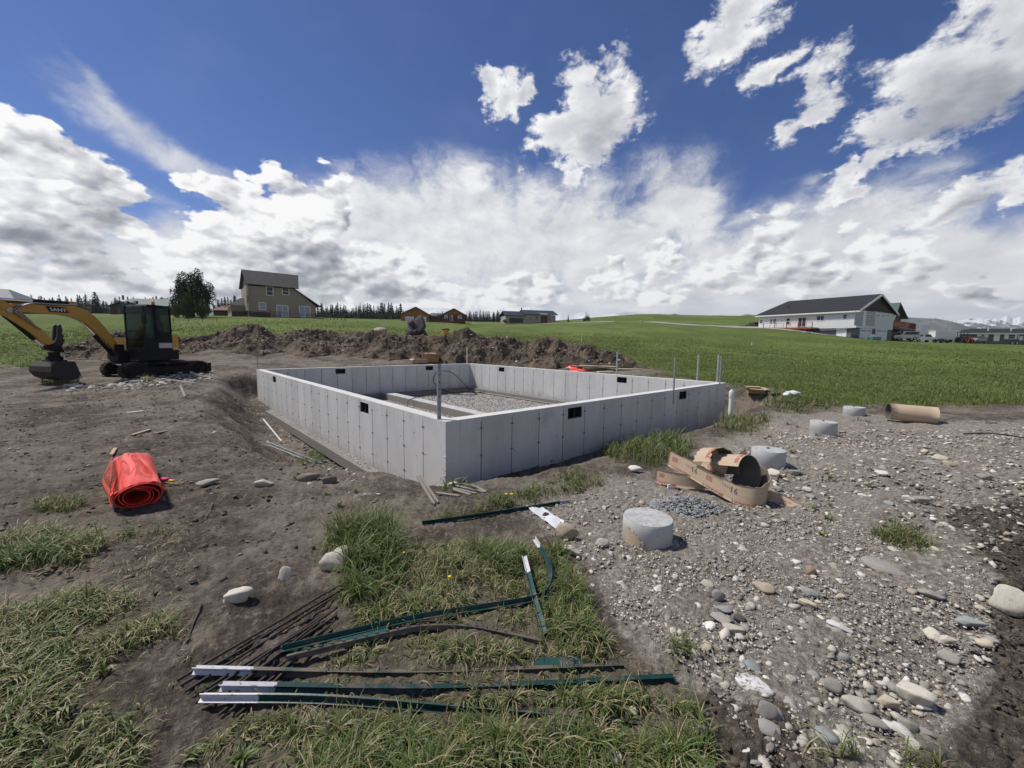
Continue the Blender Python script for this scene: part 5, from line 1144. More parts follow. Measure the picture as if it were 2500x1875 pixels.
u_, v_, t_ = on_top(1751, 936); wall_post(-.006, v_, 'thin dull metal post near the far end of the right wall', ZT+.80, ZT-.02, .034, mat=GALV_DULL)
post_at(1509, 914, 859, 'bright metal post on the far wall in front of the lumber pile', .07, snap='F'); post_at(1714, 928, 866, 'bright metal post on the far wall, left of the last pair', .085, snap='F'); post_at(1759, 932, 866, 'bright metal post at the right corner of the foundation', .085, snap='F')
post_at(1152, 886, 848, 'slim pale post at the far back corner of the foundation', .055, WOODW, snap='F')
m = MB(); q = uv(LU-.05, .04); m.box(-.012, .012, -.006, .006, 0, .85); o = m.build('wooden_lath', WOOD); o.location = (q[0], q[1], ZT); tag(o, 'thin upright lath at the left end of the foundation', 'lath')
# black cable coiled on the gravel inside, white stone
CABLE = material('black_cable', (.015, .015, .016), .5)
def loc(u, v, z): q = uv(u, v); return Vector((q[0], q[1], z))
def at_floor(px, py, z): d = ray(px, py); t = (z-EYE)/d[2]; return Vector((d[0]*t, d[1]*t, z))
pts = [at_floor(995, 990, -.72), at_floor(1000, 976, -.62), at_floor(1030, 967, -.6), at_floor(1068, 959, -.8), at_floor(1110, 963, -.86), at_floor(1150, 964, -.86), at_floor(1165, 961, -.86), at_floor(1150, 957, -.84)]
pts += [pts[-1]+Vector((-.15, -.1, .2)), pts[-1]+Vector((-.9, -.2, .95)), pts[-1]+Vector((-1.6, -.3, 1.0)), pts[-1]+Vector((-1.75, -.5, .5)), pts[-1]+Vector((-1.1, -.6, .08)), pts[-1]+Vector((-.2, -.4, .03)), pts[-1]+Vector((.5, -.3, .03)), pts[-1]+Vector((1.1, .2, .03))]
m = MB(); m.tube([p-pts[0] for p in smooth_path(pts, 8)], .016, 7); o = m.build('cable', CABLE, None, True); o.location = pts[0]; tag(o, 'black cable looping over the gravel inside the foundation', 'cable')
p = at_floor(1121, 1018, -.62); o = link(bpy.data.objects.new('rock', rock_mesh('rock', 400, 2))); o.data.materials.append(ROCKM['white']); o.location = (p.x, p.y, -.68); o.scale = (.07, .06, .05); tag(o, 'white stone inside the foundation near the front corner', 'rock')
# orange safety fence roll
ORG = material('orange_red_plastic', (.88, .13, .095), .30, 0, .12, 6, 0, spec=.5); ORG_SHADE = material('orange_red_plastic_shaded', (.60, .030, .022), .45)  # pink sheen put into the band colour; coil plastic darkened for shaded gaps
def fence_roll():
    A = hit(338, 1250, False); B = hit(322, 1130, False); A.z = gz(A.x, A.y); B.z = gz(B.x, B.y); ax = (B-A); ax.z = 0; ax.normalize(); L = 1.42
    root = empty('safety_fence_roll', A, 'roll of orange red plastic safety fence lying on the dirt', 'safety fence roll'); sd = Vector((ax.y, -ax.x, 0)); up = Vector((0, 0, 1))
    R0, R1, turns = .075, .150, 3.4; sq = .78
    def P(th, u, extra=0, shift=0):
        r = R0+(R1-R0)*th/(turns*2*math.pi)+extra; wob = .012*math.sin(th*2.3+u*5)+.008*math.sin(u*11+th)
        r += wob*min(1, th/(turns*6.28)); fl = 1-.30*max(0, 1-u*1.3)*0
        return ax*(u*L+.012*math.sin(th*1.7)) + sd*(r*1.12*math.sin(th)+shift) + up*(R1*sq+.01+r*sq*math.cos(th))
    m = MB(); n = int(turns*26); vs = []
    for k in range(n+1):
        th = k/n*turns*2*math.pi
        for u, e in ((1, .004), (-.015, .004), (-.015, -.004), (1, -.004)): vs.append(P(th, u, e))
    m.add(vs, [(4*k+j, 4*k+j+1, 4*k+j+5, 4*k+j+4) for k in range(n) for j in range(3)]); m.build('coil', ORG_SHADE, root, False)
    th_end = turns*2*math.pi
    bands = MB(); strands = MB()
    nb = 9; per = 2*math.pi/nb
    for lay, ex, shift, lo, hi in ((0, .010, 0, 0, nb), (1, .024, -.012, 3, 7)):
        for b in range(lo, hi):
            t0 = th_end+b*per; w = per*(.36 if lay == 0 else .34); vs = []; nu, nk = 22, 4
            for i in range(nu+1):
                u = i/nu
                for k in range(nk+1):
                    th = t0+w*k/nk+.35*(u-.5)*math.sin(b*1.7+lay)+.12*math.sin(u*7+b); vs.append(P(th-2*math.pi, u, ex+.012*math.sin(b*2.1+u*4)))
            bands.add(vs, [(i*(nk+1)+k, i*(nk+1)+k+1, (i+1)*(nk+1)+k+1, (i+1)*(nk+1)+k) for i in range(nu) for k in range(nk)])
        ns = 58
        for i in range(ns):
            u0, u1 = (i+.1)/ns, (i+.42)/ns; vs = []; nk = 54
            for k in range(nk+1):
                th = th_end-2*math.pi+lo*per+(hi-lo)*per*k/nk
                for u in (u0, u1+.12/ns): vs.append(P(th, u, ex-.003+.004*math.sin(th*nb)))
            strands.add(vs, [(2*k, 2*k+1, 2*k+3, 2*k+2) for k in range(nk)])
    bands.build('solid_band', ORG, root, True); tag(strands.build('strand', ORG, root, True), kind='stuff')
    # loose outer flap standing off on the left
    fl = MB(); st = MB(); left = -1 if sd.x > 0 else 1
    for b, (h0, o0, w) in enumerate(((.03, .205, .05), (.15, .235, .045), (.25, .17, .06))):
        vs = []
        for i in range(17):
            u = .06+.88*i/16; c = math.sin(math.pi*min(1, max(0, (i+1)/17)))
            o = sd*left*((.17+(o0-.17)*c)) + up*(h0+.02*math.sin(u*6))+ax*(u*L); vs += [o, o+up*w+sd*(-left)*.012]
        fl.add(vs, [(2*i, 2*i+1, 2*i+3, 2*i+2) for i in range(16)])
    for i in range(44):
        u = .06+.88*i/43; c = math.sin(math.pi*(i+1)/45); pts = [ax*(u*L)+sd*left*(.17+(o0-.17)*c)+up*h for h, o0 in ((.01, .18), (.05, .205), (.11, .232), (.16, .235), (.22, .205), (.27, .165))]
        vs = []
        for q in pts: vs += [q, q+ax*.010]
        st.add(vs, [(2*k, 2*k+1, 2*k+3, 2*k+2) for k in range(5)])
    fl.build('loose_band', ORG, root, True); tag(st.build('loose_strand', ORG, root, True), kind='stuff')
fence_roll()
p = hit(405, 1178, False); r = empty('marker_stake', p, 'small stake with pink ribbon and yellow tip beside the orange roll', 'marker stake'); m = MB(); m.tube([(-.05, 0, .03), (.06, -.01, .04)], [.028, .02], 8); m.build('pink_ribbon', material('pink_ribbon', (.70, .05, .16), .6), r, True)
m = MB(); m.tube([(.04, -.015, .035), (.10, -.03, .03), (.15, -.03, .035)], [.012, .016, .008], 6); m.build('yellow_tip', material('yellow_tip', (.65, .50, .03), .6), r, True)
# stuff at the foot of the heap: lumber, red sheeting, bucket, stump
def board(px, py, L, az, w, th, z, mat, label, grp=None):
    p = hit(px, py, False); m = MB(); m.box(-L/2, L/2, -w/2, w/2, 0, th, bev=.003); o = m.build('plank', mat); o.location = (p.x, p.y, gz(p.x, p.y)+z); o.rotation_euler = (RNG.normal(0, .02), RNG.normal(0, .02), az); return tag(o, label, 'plank', grp)
_pl = 'plank in the loose lumber pile at the right foot of the dirt heap'
for k in range(22):
    z = (k//5)*.06; board(1442+RNG.uniform(-28, 32), 903+RNG.uniform(-4, 3), RNG.uniform(1.2, 3.0), -.15+RNG.normal(0, .22), RNG.uniform(.09, .2), .04, z+.01, [WOODB, WOODB, WOODN, WOOD, WOODW][k % 5], _pl, 'planks in the lumber pile by the heap')
board(1388, 890, 3.2, -.1, .14, .04, .16, WOODN, 'long pale plank sticking out left of the lumber pile'); board(1498, 905, 2.6, -.12, .12, .04, .06, WOODW, 'white plank sticking out right of the lumber pile'); board(1478, 912, .9, .5, .2, .04, .05, WOODW, 'short bleached plank in front of the lumber pile'); board(1360, 892, 1.2, .3, .1, .04, .02, WOODB, 'short brown plank on the dirt left of the lumber pile')
p = hit(1403, 886, False); r = empty('bottle', (p.x, p.y, gz(p.x, p.y)+.2), 'white plastic jug on the lumber pile', 'bottle'); m = MB(); m.lathe([(.09, 0), (.095, .02), (.095, .2), (.05, .28), (.025, .31), (.025, .34)], 14); shade_auto(m.build('jug', PVC, r)); m = MB(); m.lathe([(.03, .342), (.03, .37)], 10); m.build('cap', PVC, r)
def blob(px, py, s, mat, label, name, cat, seed=3, z=0):
    p = hit(px, py, False); me = rock_mesh(name, seed, 3, 1, .4, .95); me.materials.append(mat); o = link(bpy.data.objects.new(name, me)); o.location = (p.x, p.y, gz(p.x, p.y)+z); o.scale = s; return tag(o, label, cat)
blob(1403, 903, (.55, .4, .22), ORG, 'crumpled orange red plastic sheet in front of the lumber pile', 'plastic_sheet', 'plastic sheet', 12); blob(1420, 906, (.5, .2, .08), ORG, 'flat orange red plastic scrap right of the crumpled sheet', 'plastic_sheet', 'plastic sheet', 14)
def frame_stakes():
    p = hit(1284, 893, False); r = empty('batter_board', (p.x, p.y, gz(p.x, p.y)), 'low wooden frame of two stakes and a crosspiece before the heap', 'batter board', .05)
    for x in (-.24, .24): m = MB(); m.box(x-.03, x+.03, -.03, .03, -.1, .42); m.build('stake', WOODN, r)
    m = MB(); m.box(-.3, .3, -.052, -.031, .30, .40); m.build('crosspiece', WOODN, r)
frame_stakes()
STUMP = material('grey_weathered_stump', (.06, .058, .058), .9, 0, .4, 3, 1, 12)
def crest_at(px):
    i = min(range(len(CREST)), key=lambda k: abs(CREST[k][0]-px)); return Vector(_cr3[i])
q = crest_at(1015); q = at_t(1012, 815, 27); me = rock_mesh('tree_stump', 31, 4, 2, .75, .98); me.materials.append(STUMP); o = link(bpy.data.objects.new('tree_stump', me)); o.location = q+Vector((0, 0, .1)); o.scale = (.55, .5, .72); tag(o, 'dark gnarled stump sticking up on top of the dirt heap', 'stump')
me = rock_mesh('tree_stump', 33, 3, 2, .7, .98); me.materials.append(STUMP); o2 = link(bpy.data.objects.new('root', me)); o2.parent = o; o2.location = (1.1, 0, -.55); o2.scale = (.9, .6, .35)
q = at_t(1088, 818, 26.6); r = empty('plastic_bucket', q, 'yellow and black plastic bucket on top of the dirt heap', 'bucket'); m = MB(); m.lathe([(.19, 0), (.23, .34)], 16); m.build('yellow_body', material('yellow_plastic', (.55, .36, .04), .5), r); m = MB(); m.lathe([(.24, .341), (.25, .40), (.23, .42)], 16); m.build('black_lid', CABLE, r)
q = at_t(927, 808, 26.8); o = link(bpy.data.objects.new('rock', rock_mesh('rock', 55, 2))); o.data.materials.append(ROCKM['grey']); o.location = q; o.scale = (.6, .4, .25); tag(o, 'flat grey boulder on top of the dirt heap', 'rock')
for px, py, lab in ((925, 804, 'pale stone perched on the flat boulder on the heap'), (640, 826, 'pale stone high on the left part of the dirt heap')): q = at_t(px, py+(4 if px > 900 else 6), 26.2 if px > 900 else 24.6); o = link(bpy.data.objects.new('rock', rock_mesh('rock', px, 2))); o.data.materials.append(ROCKM['buff']); o.location = q; o.scale = (.2, .15, .12); tag(o, lab, 'rock')
wire([(2352, 1060), (2420, 1068), (2500, 1074), (2560, 1080)], 'black cable trailing over the rubble to the right edge', .012, .03, 'cable', 'cable', CABLE)
wire([(1900, 985), (1960, 990), (2010, 995)], 'black hose lying in the grass by the far pier', .012, .06, 'hose', 'hose', CABLE)
blob(1935, 968, (.22, .16, .09), FAB, 'white plastic bag in the grass beyond the piers', 'plastic_bag', 'plastic bag', 21, .08); blob(1892, 966, (.12, .1, .07), material('dark_green_plastic', (.02, .07, .03), .5), 'dark green scrap in the grass beyond the box', 'plastic_scrap', 'plastic scrap', 22, .06)
# ------------------------------------------------------------------ excavator
MYEL = material('machine_yellow', (.43, .225, .024), .42, 0, .12, 4, .05, 30, .5, fn=lambda P, c: mixc(noise(P, 3, 6, .7).ss(.54, .72)*.5, c, (.17, .11, .05)))
MBLK = material('machine_black', (.006, .006, .007), .6, 0, .2, 5, .05, 30, .22, fn=lambda P, c: mixc(noise(P, 3, 6, .7).ss(.5, .75)*.25, c, (.05, .045, .04)))
RUBR = material('track_rubber', (.014, .013, .013), .85, 0, .3, 6, .2, 20, .15, fn=lambda P, c: mixc(noise(P, 4, 6, .7).ss(.45, .65)*.7, c, (.10, .085, .07)))
STLW = material('worn_bucket_steel', (.028, .025, .023), .6, .2, .4, 5, .2, 20); CHROME = material('chrome_rod', (.7, .7, .72), .18, 1, .02, 5); WLET = material('white_decal', (.75, .75, .74), .5, 0, .02, 5); RDEC = material('red_decal', (.5, .02, .02), .5)
AMBER = material('amber_beacon', (.75, .20, .02), .3, 0, .05, 5); STLP = material('plain_grey_steel', (.32, .32, .33), .4, .6, .2, 5)
def glass(name, col=(.02, .03, .032), tr=.72):
    m = bpy.data.materials.new(name); m.use_nodes = True; V.t = m.node_tree; bs = V.t.nodes['Principled BSDF']; bs.inputs['Base Color'].default_value = (*col, 1); bs.inputs['Roughness'].default_value = .08 if tr else .2; bs.inputs['Specular IOR Level'].default_value = .5 if tr else .3
    if tr:
        t = V.t.nodes.new('ShaderNodeBsdfTransparent'); t.inputs[0].default_value = (.62, .72, .70, 1); mx = V.t.nodes.new('ShaderNodeMixShader'); mx.inputs[0].default_value = tr
        V.t.links.new(bs.outputs[0], mx.inputs[1]); V.t.links.new(t.outputs[0], mx.inputs[2]); V.t.links.new(mx.outputs[0], V.t.nodes['Material Output'].inputs[0])
    return m
CABG = glass('cab_glass'); WING = glass('window_glass', (.035, .045, .055), 0)
def build_excavator():
    C = Vector((-13.3, 15.2, 0)); C.z = gz(-12.6, 14.4)-.02
    pu, pt = math.radians(76), math.radians(62); ang = math.atan2(-math.sin(pu), -math.cos(pu)); angt = math.atan2(-math.sin(pt), -math.cos(pt))
    root = empty('excavator', C, 'yellow and black compact excavator with its arm folded down over the bucket', 'excavator', ang)
    Mt = Matrix.Rotation(angt-ang, 4, 'Z'); X = lambda *a: Vector(a)
    def ycyl(mb, x, z, r, y0, y1, n=20, M=None):
        m = Matrix.Translation((x, y0, z)) @ Matrix.Rotation(-math.pi/2, 4, 'X'); m = (M @ m) if M is not None else m
        mb.lathe([(r*.96, 0), (r, .012), (r, y1-y0-.012), (r*.96, y1-y0)], n, m)
    # undercarriage
    for y in (.74, -.74):
        w = .20; L = 1.02; R_ = .27; pts = []
        for k in range(13): a = math.pi/2+math.pi*k/12; pts.append((-L+R_*math.cos(a), R_+R_*math.sin(a)))
        for k in range(13): a = -math.pi/2+math.pi*k/12; pts.append((L+R_*math.cos(a), R_+R_*math.sin(a)))
        inner = [(x*.955, R_+(z-R_)*.82) for x, z in pts]; n = len(pts); vs = []
        for yy in (y-w, y+w): vs += [(a, yy, b) for a, b in pts]+[(a, yy, b) for a, b in inner]
        f = []
        for k in range(n):
            j = (k+1) % n; f += [(k, j, n+j, n+k), (2*n+k, 3*n+k, 3*n+j, 2*n+j), (k, 2*n+k, 2*n+j, j), (n+k, n+j, 3*n+j, 3*n+k)]
        m = MB(); m.add([Mt @ X(*v) for v in vs], f); tr = m.build('track', RUBR, root)
        m = MB(); P = [Vector((a, 0, b)) for a, b in pts]; P.append(P[0]); tot = 0; Ls = [0]
        for a, b in zip(P, P[1:]): tot += (b-a).length; Ls.append(tot)
        s = 0
        while s < tot-.02:
            i = max(k for k, l in enumerate(Ls) if l <= s); i = min(i, len(P)-2); p = P[i].lerp(P[i+1], (s-Ls[i])/max(Ls[i+1]-Ls[i], 1e-6)); t = (P[i+1]-P[i]).normalized(); nn = Vector((t.z, 0, -t.x))
            if nn.dot(p-Vector((max(-L, min(L, p.x)), 0, R_))) < 0: nn = -nn
            M = Mt @ Matrix.Translation(p+Vector((0, y, 0))) @ Matrix((t, Vector((0, 1, 0)), nn)).transposed().to_4x4(); m.box(-.028, .028, -w*.97, w*.97, -.004, .024, M); s += .092
        tag(m.build('track_lug', RUBR, tr), kind='stuff')
        m = MB(); m.box(-L, L, y-.10, y+.10, .16, .40, Mt, .02); m.build('track_frame', MBLK, root)
        sgn = 1 if y > 0 else -1
        for k, (x, z, r) in enumerate([(-L, R_, .20), (L, R_, .19)]+[(q, .115, .075) for q in (-.6, -.2, .2, .6)]+[(0, .44, .05)]):
            m = MB(); ycyl(m, x, z, r, y-.13, y+.13, 18, Mt); m.lathe([(r*.45, 0), (r*.4, .03)], 10, Mt @ Matrix.Translation((x, y+sgn*.13, z)) @ Matrix.Rotation(-sgn*math.pi/2, 4, 'X')); m.build('sprocket' if k == 0 else 'idler_wheel' if k == 1 else 'roller', MBLK, tr, False)
    m = MB(); m.box(-.5, .5, -.6, .6, .3, .52, Mt, .03); m.lathe([(.42, .5), (.42, .66)], 24); m.build('undercarriage', MBLK, root)
    m = MB(); m.box(-1.38, -1.30, -.92, .92, .14, .48, Mt, .01); m.box(-1.3, -.8, -.6, -.5, .25, .33, Mt); m.box(-1.3, -.8, .5, .6, .25, .33, Mt); m.build('dozer_blade', MBLK, root)
    # upper body
    class XMB(MB):
        def build(s, *a, **k):
            s.v = [(x if x > .95 else .95+(x-.95)*.62, y, z if z < 1.6 else 1.6+(z-1.6)*1.17) for x, y, z in s.v]; return MB.build(s, *a, **k)
    m = XMB(); m.prism([(-1.02, -.75), (-.85, -.93), (.95, -.93), (1.0, -.6), (1.0, .72), (.9, .93), (-.8, .93), (-1.02, .75), (-1.1, 0)], .64, .98, None, 'z'); m.build('deck', MBLK, root)
    m = XMB(); m.box(.9, 1.28, -.32, .14, .60, .98, None, .03); m.lathe([(.13, .5), (.13, 1.05)], 16, Matrix.Translation((1.15, -.1, 0))); m.box(1.05, 1.30, -.30, -.2, .8, 1.18, None, .02); m.box(1.05, 1.30, 0, .1, .8, 1.18, None, .02); m.build('swing_bracket', MBLK, root)
    m = XMB(); m.prism([(-1.0, -.72), (-.84, -.91), (.5, -.91), (.7, -.75), (.7, -.12), (-.2, -.08), (-.98, -.05)], .982, 1.42, None, 'z'); m.build('engine_hood', MYEL, root)
    m = XMB()
    m.prism([(-1.11, .02), (-1.02, .76), (-.84, .92), (-.48, .92), (-.48, .02)], .982, 1.55, None, 'z'); rp = m.build('tail_panel', MYEL, root)
    m = XMB()
    for k in range(4): m.prism([(-1.06, .60), (-1.035, .775), (-.90, .895), (-.88, .88), (-1.0, .6)], 1.20+k*.075, 1.24+k*.075, Matrix.Translation((-.014, .014, 0)), 'z')
    m.build('vent_slot', MBLK, rp)
    tv, tf = text_verts('SY50U', .10); m = XMB(); m.add([(-.66-v.x*.9, .9225, 1.03+v.y) for v in tv], tf); m.build('model_lettering', WLET, rp)
    m = XMB(); m.tube([(-.9, .5, 1.55), (-.9, .5, 1.62), (-.95, .5, 1.68), (-1.02, .5, 1.69)], .03, 10); m.build('exhaust_pipe', MBLK, root)
    # cab
    x0, x1, y0, y1, z0, z1 = -.48, .95, .02, .93, .985, 2.42; cab = XMB(); p = .055
    prof = [(x0, z0), (x1-.12, z0), (x1, z0+.10), (x1, z1-.28), (x1-.14, z1-.04), (x1-.3, z1), (x0+.1, z1), (x0, z1-.1)]
    cab.prism(prof[:0] or [(x0+.06, z1-.06), (x1-.14, z1-.06), (x1-.22, z1), (x0+.1, z1)], y0, y1, None, 'y')
    for (xa, ya) in ((x0, y0), (x0, y1-p), (x1-p, y0), (x1-p, y1-p), (.28, y1-p)): cab.box(xa, xa+(p if xa != .28 else .12), ya, ya+p, z0, z1-.05)
    cab.box(x0, x1, y0, y1, z0, z0+.06); cab.box(x0, x0+p-.002, y0+.001, y1-.001, z0, 1.55)
    cab.box(x1-p+.002, x1-.002, y0+p, y1-p, 1.62, 1.66); cab.box(x0+p, .28, y1-p+.01, y1-.004, z0+.06, 1.62); cab.box(.40, x1-p, y1-p+.012, y1-.006, z0+.06, 1.30); cb = cab.build('cab', MBLK, root)
    for nm, bx_ in (('front_window', (x1-.03, x1-.024, y0+p, y1-p, 1.66, z1-.08)), ('front_window', (x1-.03, x1-.024, y0+p, y1-p, z0+.08, 1.62)), ('door_window', (.40, x1-p, y1-.03, y1-.024, 1.30, z1-.08)), ('side_window', (x0+p, .28, y1-.03, y1-.024, 1.62, z1-.08)),
                    ('rear_window', (x0+.02, x0+.026, y0+p, y1-p, 1.55, z1-.08)), ('off_side_window', (x0+p, x1-p, y0+.02, y0+.026, 1.3, z1-.08))): m = XMB(); m.box(*bx_); m.build(nm, CABG, cb)
    m = XMB(); m.box(-.25, .25, .25, .70, 1.15, 1.3, None, .04); m.box(-.32, -.18, .25, .70, 1.3, 1.95, None, .05); m.box(-.30, -.2, .36, .6, 1.95, 2.15, None, .03); m.build('seat', MBLK, cb)
    m = XMB(); m.tube([(.55, .3, 1.0), (.5, .3, 1.45)], .02, 8); m.tube([(.55, .62, 1.0), (.5, .62, 1.45)], .02, 8); m.build('control_lever', MBLK, cb)
    m = XMB(); m.box(x0+.02, .26, y1-.002, y1+.004, 1.06, 1.24); m.build('door_sticker', STLP, cb)
    m = XMB(); m.tube([(.30, y1, 1.45), (.30, y1+.05, 1.45), (.30, y1+.05, 1.75), (.30, y1, 1.75)], .014, 8); m.build('grab_handle', MBLK, cb)
    m = XMB(); m.tube([(x1-.05, y1, 1.9), (x1+.10, y1+.12, 1.95)], .012, 6); m.box(x1+.06, x1+.10, y1+.02, y1+.22, 1.85, 2.15, None, .015); m.build('mirror', MBLK, root)
    m = XMB(); m.lathe([(.075, 0), (.08, .02), (.08, .03)], 14, Matrix.Translation((-.12, .45, z1))); m.build('beacon_base', MBLK, root); m = XMB(); m.lathe([(.065, .031), (.065, .10), (.045, .14), (.02, .15)], 14, Matrix.Translation((-.12, .45, z1))); m.build('beacon', AMBER, root, True)
    for yy in (.2, .62):
        m = XMB(); m.box(x1-.06, x1+.02, yy-.07, yy+.07, z1+.005, z1+.09, None, .015); hl = m.build('work_light', MBLK, root); m = XMB(); m.box(x1+.0205, x1+.024, yy-.055, yy+.055, z1+.02, z1+.078); m.build('lens', STLP, hl)
    # boom: bent box section
    def arm(name, line, ws, hs, mat):
        P = [Vector((a, 0, b)) for a, b in line]; n = len(P); vs = []
        for i, q in enumerate(P):
            t = (P[min(i+1, n-1)]-P[max(i-1, 0)]).normalized(); nn = Vector((-t.z, 0, t.x)); h = hs[i]/2; w = ws/2
            for s1, s2 in ((-1, -1), (1, -1), (1, 1), (-1, 1)): v = q+nn*(h*s2); vs.append((v.x, -.1+w*s1, v.z))
        f = [(4*i+k, 4*i+(k+1) % 4, 4*i+4+(k+1) % 4, 4*i+4+k) for i in range(n-1) for k in range(4)]+[(3, 2, 1, 0), tuple(4*n-4+k for k in range(4))]
        m = MB(); m.add(vs, f); return m.build(name, mat, root)
    boom = arm('boom', [(1.16, 1.0), (1.35, 1.27), (1.62, 1.66), (1.86, 1.96), (2.05, 2.12), (2.3, 2.21), (2.6, 2.23), (3.2, 2.235), (3.6, 2.22), (3.84, 2.20)], .20, [.16, .22, .29, .34, .37, .35, .30, .26, .22, .16], MYEL)
    m = MB(); m.prism([(2.42, 2.15), (2.86, 2.15), (2.95, 2.32), (2.52, 2.32)], .0035, .0055, None, 'y'); m.build('black_decal', MBLK, boom); m = MB(); m.prism([(2.37, 2.15), (2.41, 2.15), (2.51, 2.32), (2.47, 2.32)], .0035, .0055, None, 'y'); m.build('red_stripe', RDEC, boom)
    tv, tf = text_verts('SANY', .135); m = MB(); m.add([(2.66-v.x*1.15-(v.y-.05)*-.25, .0075, 2.185+v.y) for v in tv], tf); m.build('maker_lettering', WLET, boom)
    stk = arm('stick', [(3.98, 2.42), (3.86, 2.30), (3.66, 2.08), (3.3, 1.68), (2.95, 1.29), (2.79, 1.11)], .18, [.10, .22, .36, .26, .2, .15], MYEL)
    for a in ((3.70, 2.14, .075, -.22, .02, 16), (1.16, 1.0, .07, -.25, .05, 16), (2.79, 1.11, .06, -.24, .04, 14), (3.96, 2.40, .05, -.2, .0, 14)): m = MB(); ycyl(m, *a); m.build('pivot_pin', STLP, root)
    def ram(name, a, b, r, y=-.1, split=.6):
        a, b = Vector((a[0], y, a[1])), Vector((b[0], y, b[1])); c = a.lerp(b, split); m = MB(); m.tube([a, c], r, 12); o = m.build(name, MBLK, root, False); m = MB(); m.tube([c, b], r*.55, 10); m.build('piston_rod', CHROME, o)
    ram('stick_cylinder', (2.28, 2.47), (3.95, 2.44), .055, split=.52); ram('boom_cylinder', (1.27, .80), (2.06, 1.90), .06, split=.62); ram('bucket_cylinder', (3.78, 2.0), (3.02, 1.08), .05, split=.75)
    m = MB(); m.box(2.2, 2.36, -.16, -.04, 2.36, 2.52, None, .01); m.build('cylinder_bracket', MYEL, root)
    HOSE = CABLE
    for k in range(4):
        m = MB(); y = -.02+k*.012; m.tube(smooth_path([(2.2, y+.03, 2.42), (2.8, y+.03, 2.36+k*.01), (3.3, y+.04, 2.36), (3.62, y+.07, 2.2-k*.03), (3.4, y+.06, 1.95-k*.02), (3.12, y+.05, 1.62)], 6), .014, 6); m.build('hose', STLP if k % 2 else HOSE, root, True)
    m = MB(); m.tube(smooth_path([(1.5, .03, 1.2), (1.35, .1, .9), (1.15, .1, .7), (1.0, .05, .8)], 6), .018, 6); m.build('hose', HOSE, root, True)
    # thumb
    for yy in (-.2, -.02):
        m = MB(); m.prism([(2.78, 1.02), (2.86, 1.12), (2.74, 1.42), (2.70, 1.75), (2.64, 1.80), (2.60, 1.62), (2.63, 1.5), (2.58, 1.46), (2.61, 1.36), (2.57, 1.3), (2.62, 1.2), (2.66, 1.05)], yy-.03, yy+.03, None, 'y'); m.build('thumb', STLW, root)
    # quick coupler with tilt, then bucket
    m = MB(); m.prism([(2.62, .92), (2.98, 1.02), (3.02, 1.12), (2.86, 1.2), (2.7, 1.12)], -.26, .06, None, 'y'); m.lathe([(.17, .68), (.19, .70), (.19, .80), (.13, .83), (.13, .94)], 20, Matrix.Translation((2.8, -.1, 0))); m.box(2.6, 3.0, -.3, .1, .66, .70, None, .01); m.build('tilt_coupler', MBLK, root)
    Wd = .48; c = (2.80, .34); prof = [(2.58, .66), (3.02, .66), (3.14, .52), (3.16, .36), (3.06, .20), (2.88, .10), (2.66, .09), (2.44, .16)]
    th = .03; inner = [(x+(2.72-x)*.10, z+(.42-z)*.12) for x, z in prof]
    vs = [(x, y, z) for y in (-.1-Wd, -.1+Wd) for x, z in prof]+[(x, y, z) for y in (-.1-Wd+.02, -.1+Wd-.02) for x, z in inner]; n = len(prof); f = []
    for k in range(n-1): f += [(k, k+1, n+k+1, n+k), (2*n+k, 3*n+k, 3*n+k+1, 2*n+k+1)]
    f += [tuple(range(n))[::-1], tuple(range(n, 2*n)), tuple(range(2*n, 3*n)), tuple(range(3*n, 4*n))[::-1]]
    m = MB(); m.add(vs, f); m.box(2.70, 2.74, -.36, .16, .62, .70); m.box(2.88, 2.92, -.36, .16, .62, .70); bk = m.build('bucket', STLW, root)
    m = MB(); m.prism([(2.43, .12), (2.50, .115), (2.52, .2), (2.44, .21)], -.1-Wd-.004, -.1+Wd+.004, None, 'y'); m.build('cutting_edge', STLP, bk)
build_excavator()
# ------------------------------------------------------------------ houses, vehicles and trees beyond the lot
class Fr:
    """upright plane through two ground points of the photograph at given depths; px/py on it convert to metres"""
    def __init__(s, L, tL, R, tR):
        s.A = at_t(*L, tL); s.B = at_t(*R, tR); d = s.B-s.A; d.z = 0; s.w = d.length; s.x = d.normalized(); s.y = Vector((-s.x.y, s.x.x, 0)); s.rz = math.atan2(s.x.y, s.x.x)
    def p(s, px, py, off=0):
        d = Vector(ray(px, py)); o = Vector((0, 0, EYE)); t = (s.A+s.y*off-o).dot(s.y)/d.dot(s.y); q = o+d*t-s.A; return q.dot(s.x), q.z
    def root(s, name, label, cat, group=None): s.e = empty(name, s.A, label, cat, s.rz, group); return s.e
def siding(name, col, pitch=.18, var=.06):
    def fn(P, c):
        sp = V.t.nodes.new('ShaderNodeSeparateXYZ'); V.t.links.new(P.s, sp.inputs[0]); z = V(sp.outputs[2])*(1/pitch); fr = z._m('FRACT')
        return mixc((1-fr.ss(0, .16))*.35, c, tuple(x*.45 for x in col))
    return material(name, col, .75, 0, var, 1.2, 0, fn=fn)
SHING = material('dark_shingles', (.055, .053, .052), .9, 0, .25, 3, .3, 8, .2, fn=lambda P, c: mixc(voro(P, 2.6, out=1), c, (.075, .07, .066))); SHINGB = material('charcoal_shingles', (.030, .032, .036), .9, 0, .3, 3, .3, 8, .2)
ROOFG = material('green_metal_roof', (.06, .10, .085), .7, 0, .1, 2); ROOFGR = material('grey_metal_roof', (.14, .15, .17), .7, 0, .1, 2); ROOFBL = material('dark_blue_metal_roof', (.035, .040, .055), .55, .2, .1, 2); ROOFBR = material('brown_shake_roof', (.17, .10, .065), .9, 0, .3, 3)
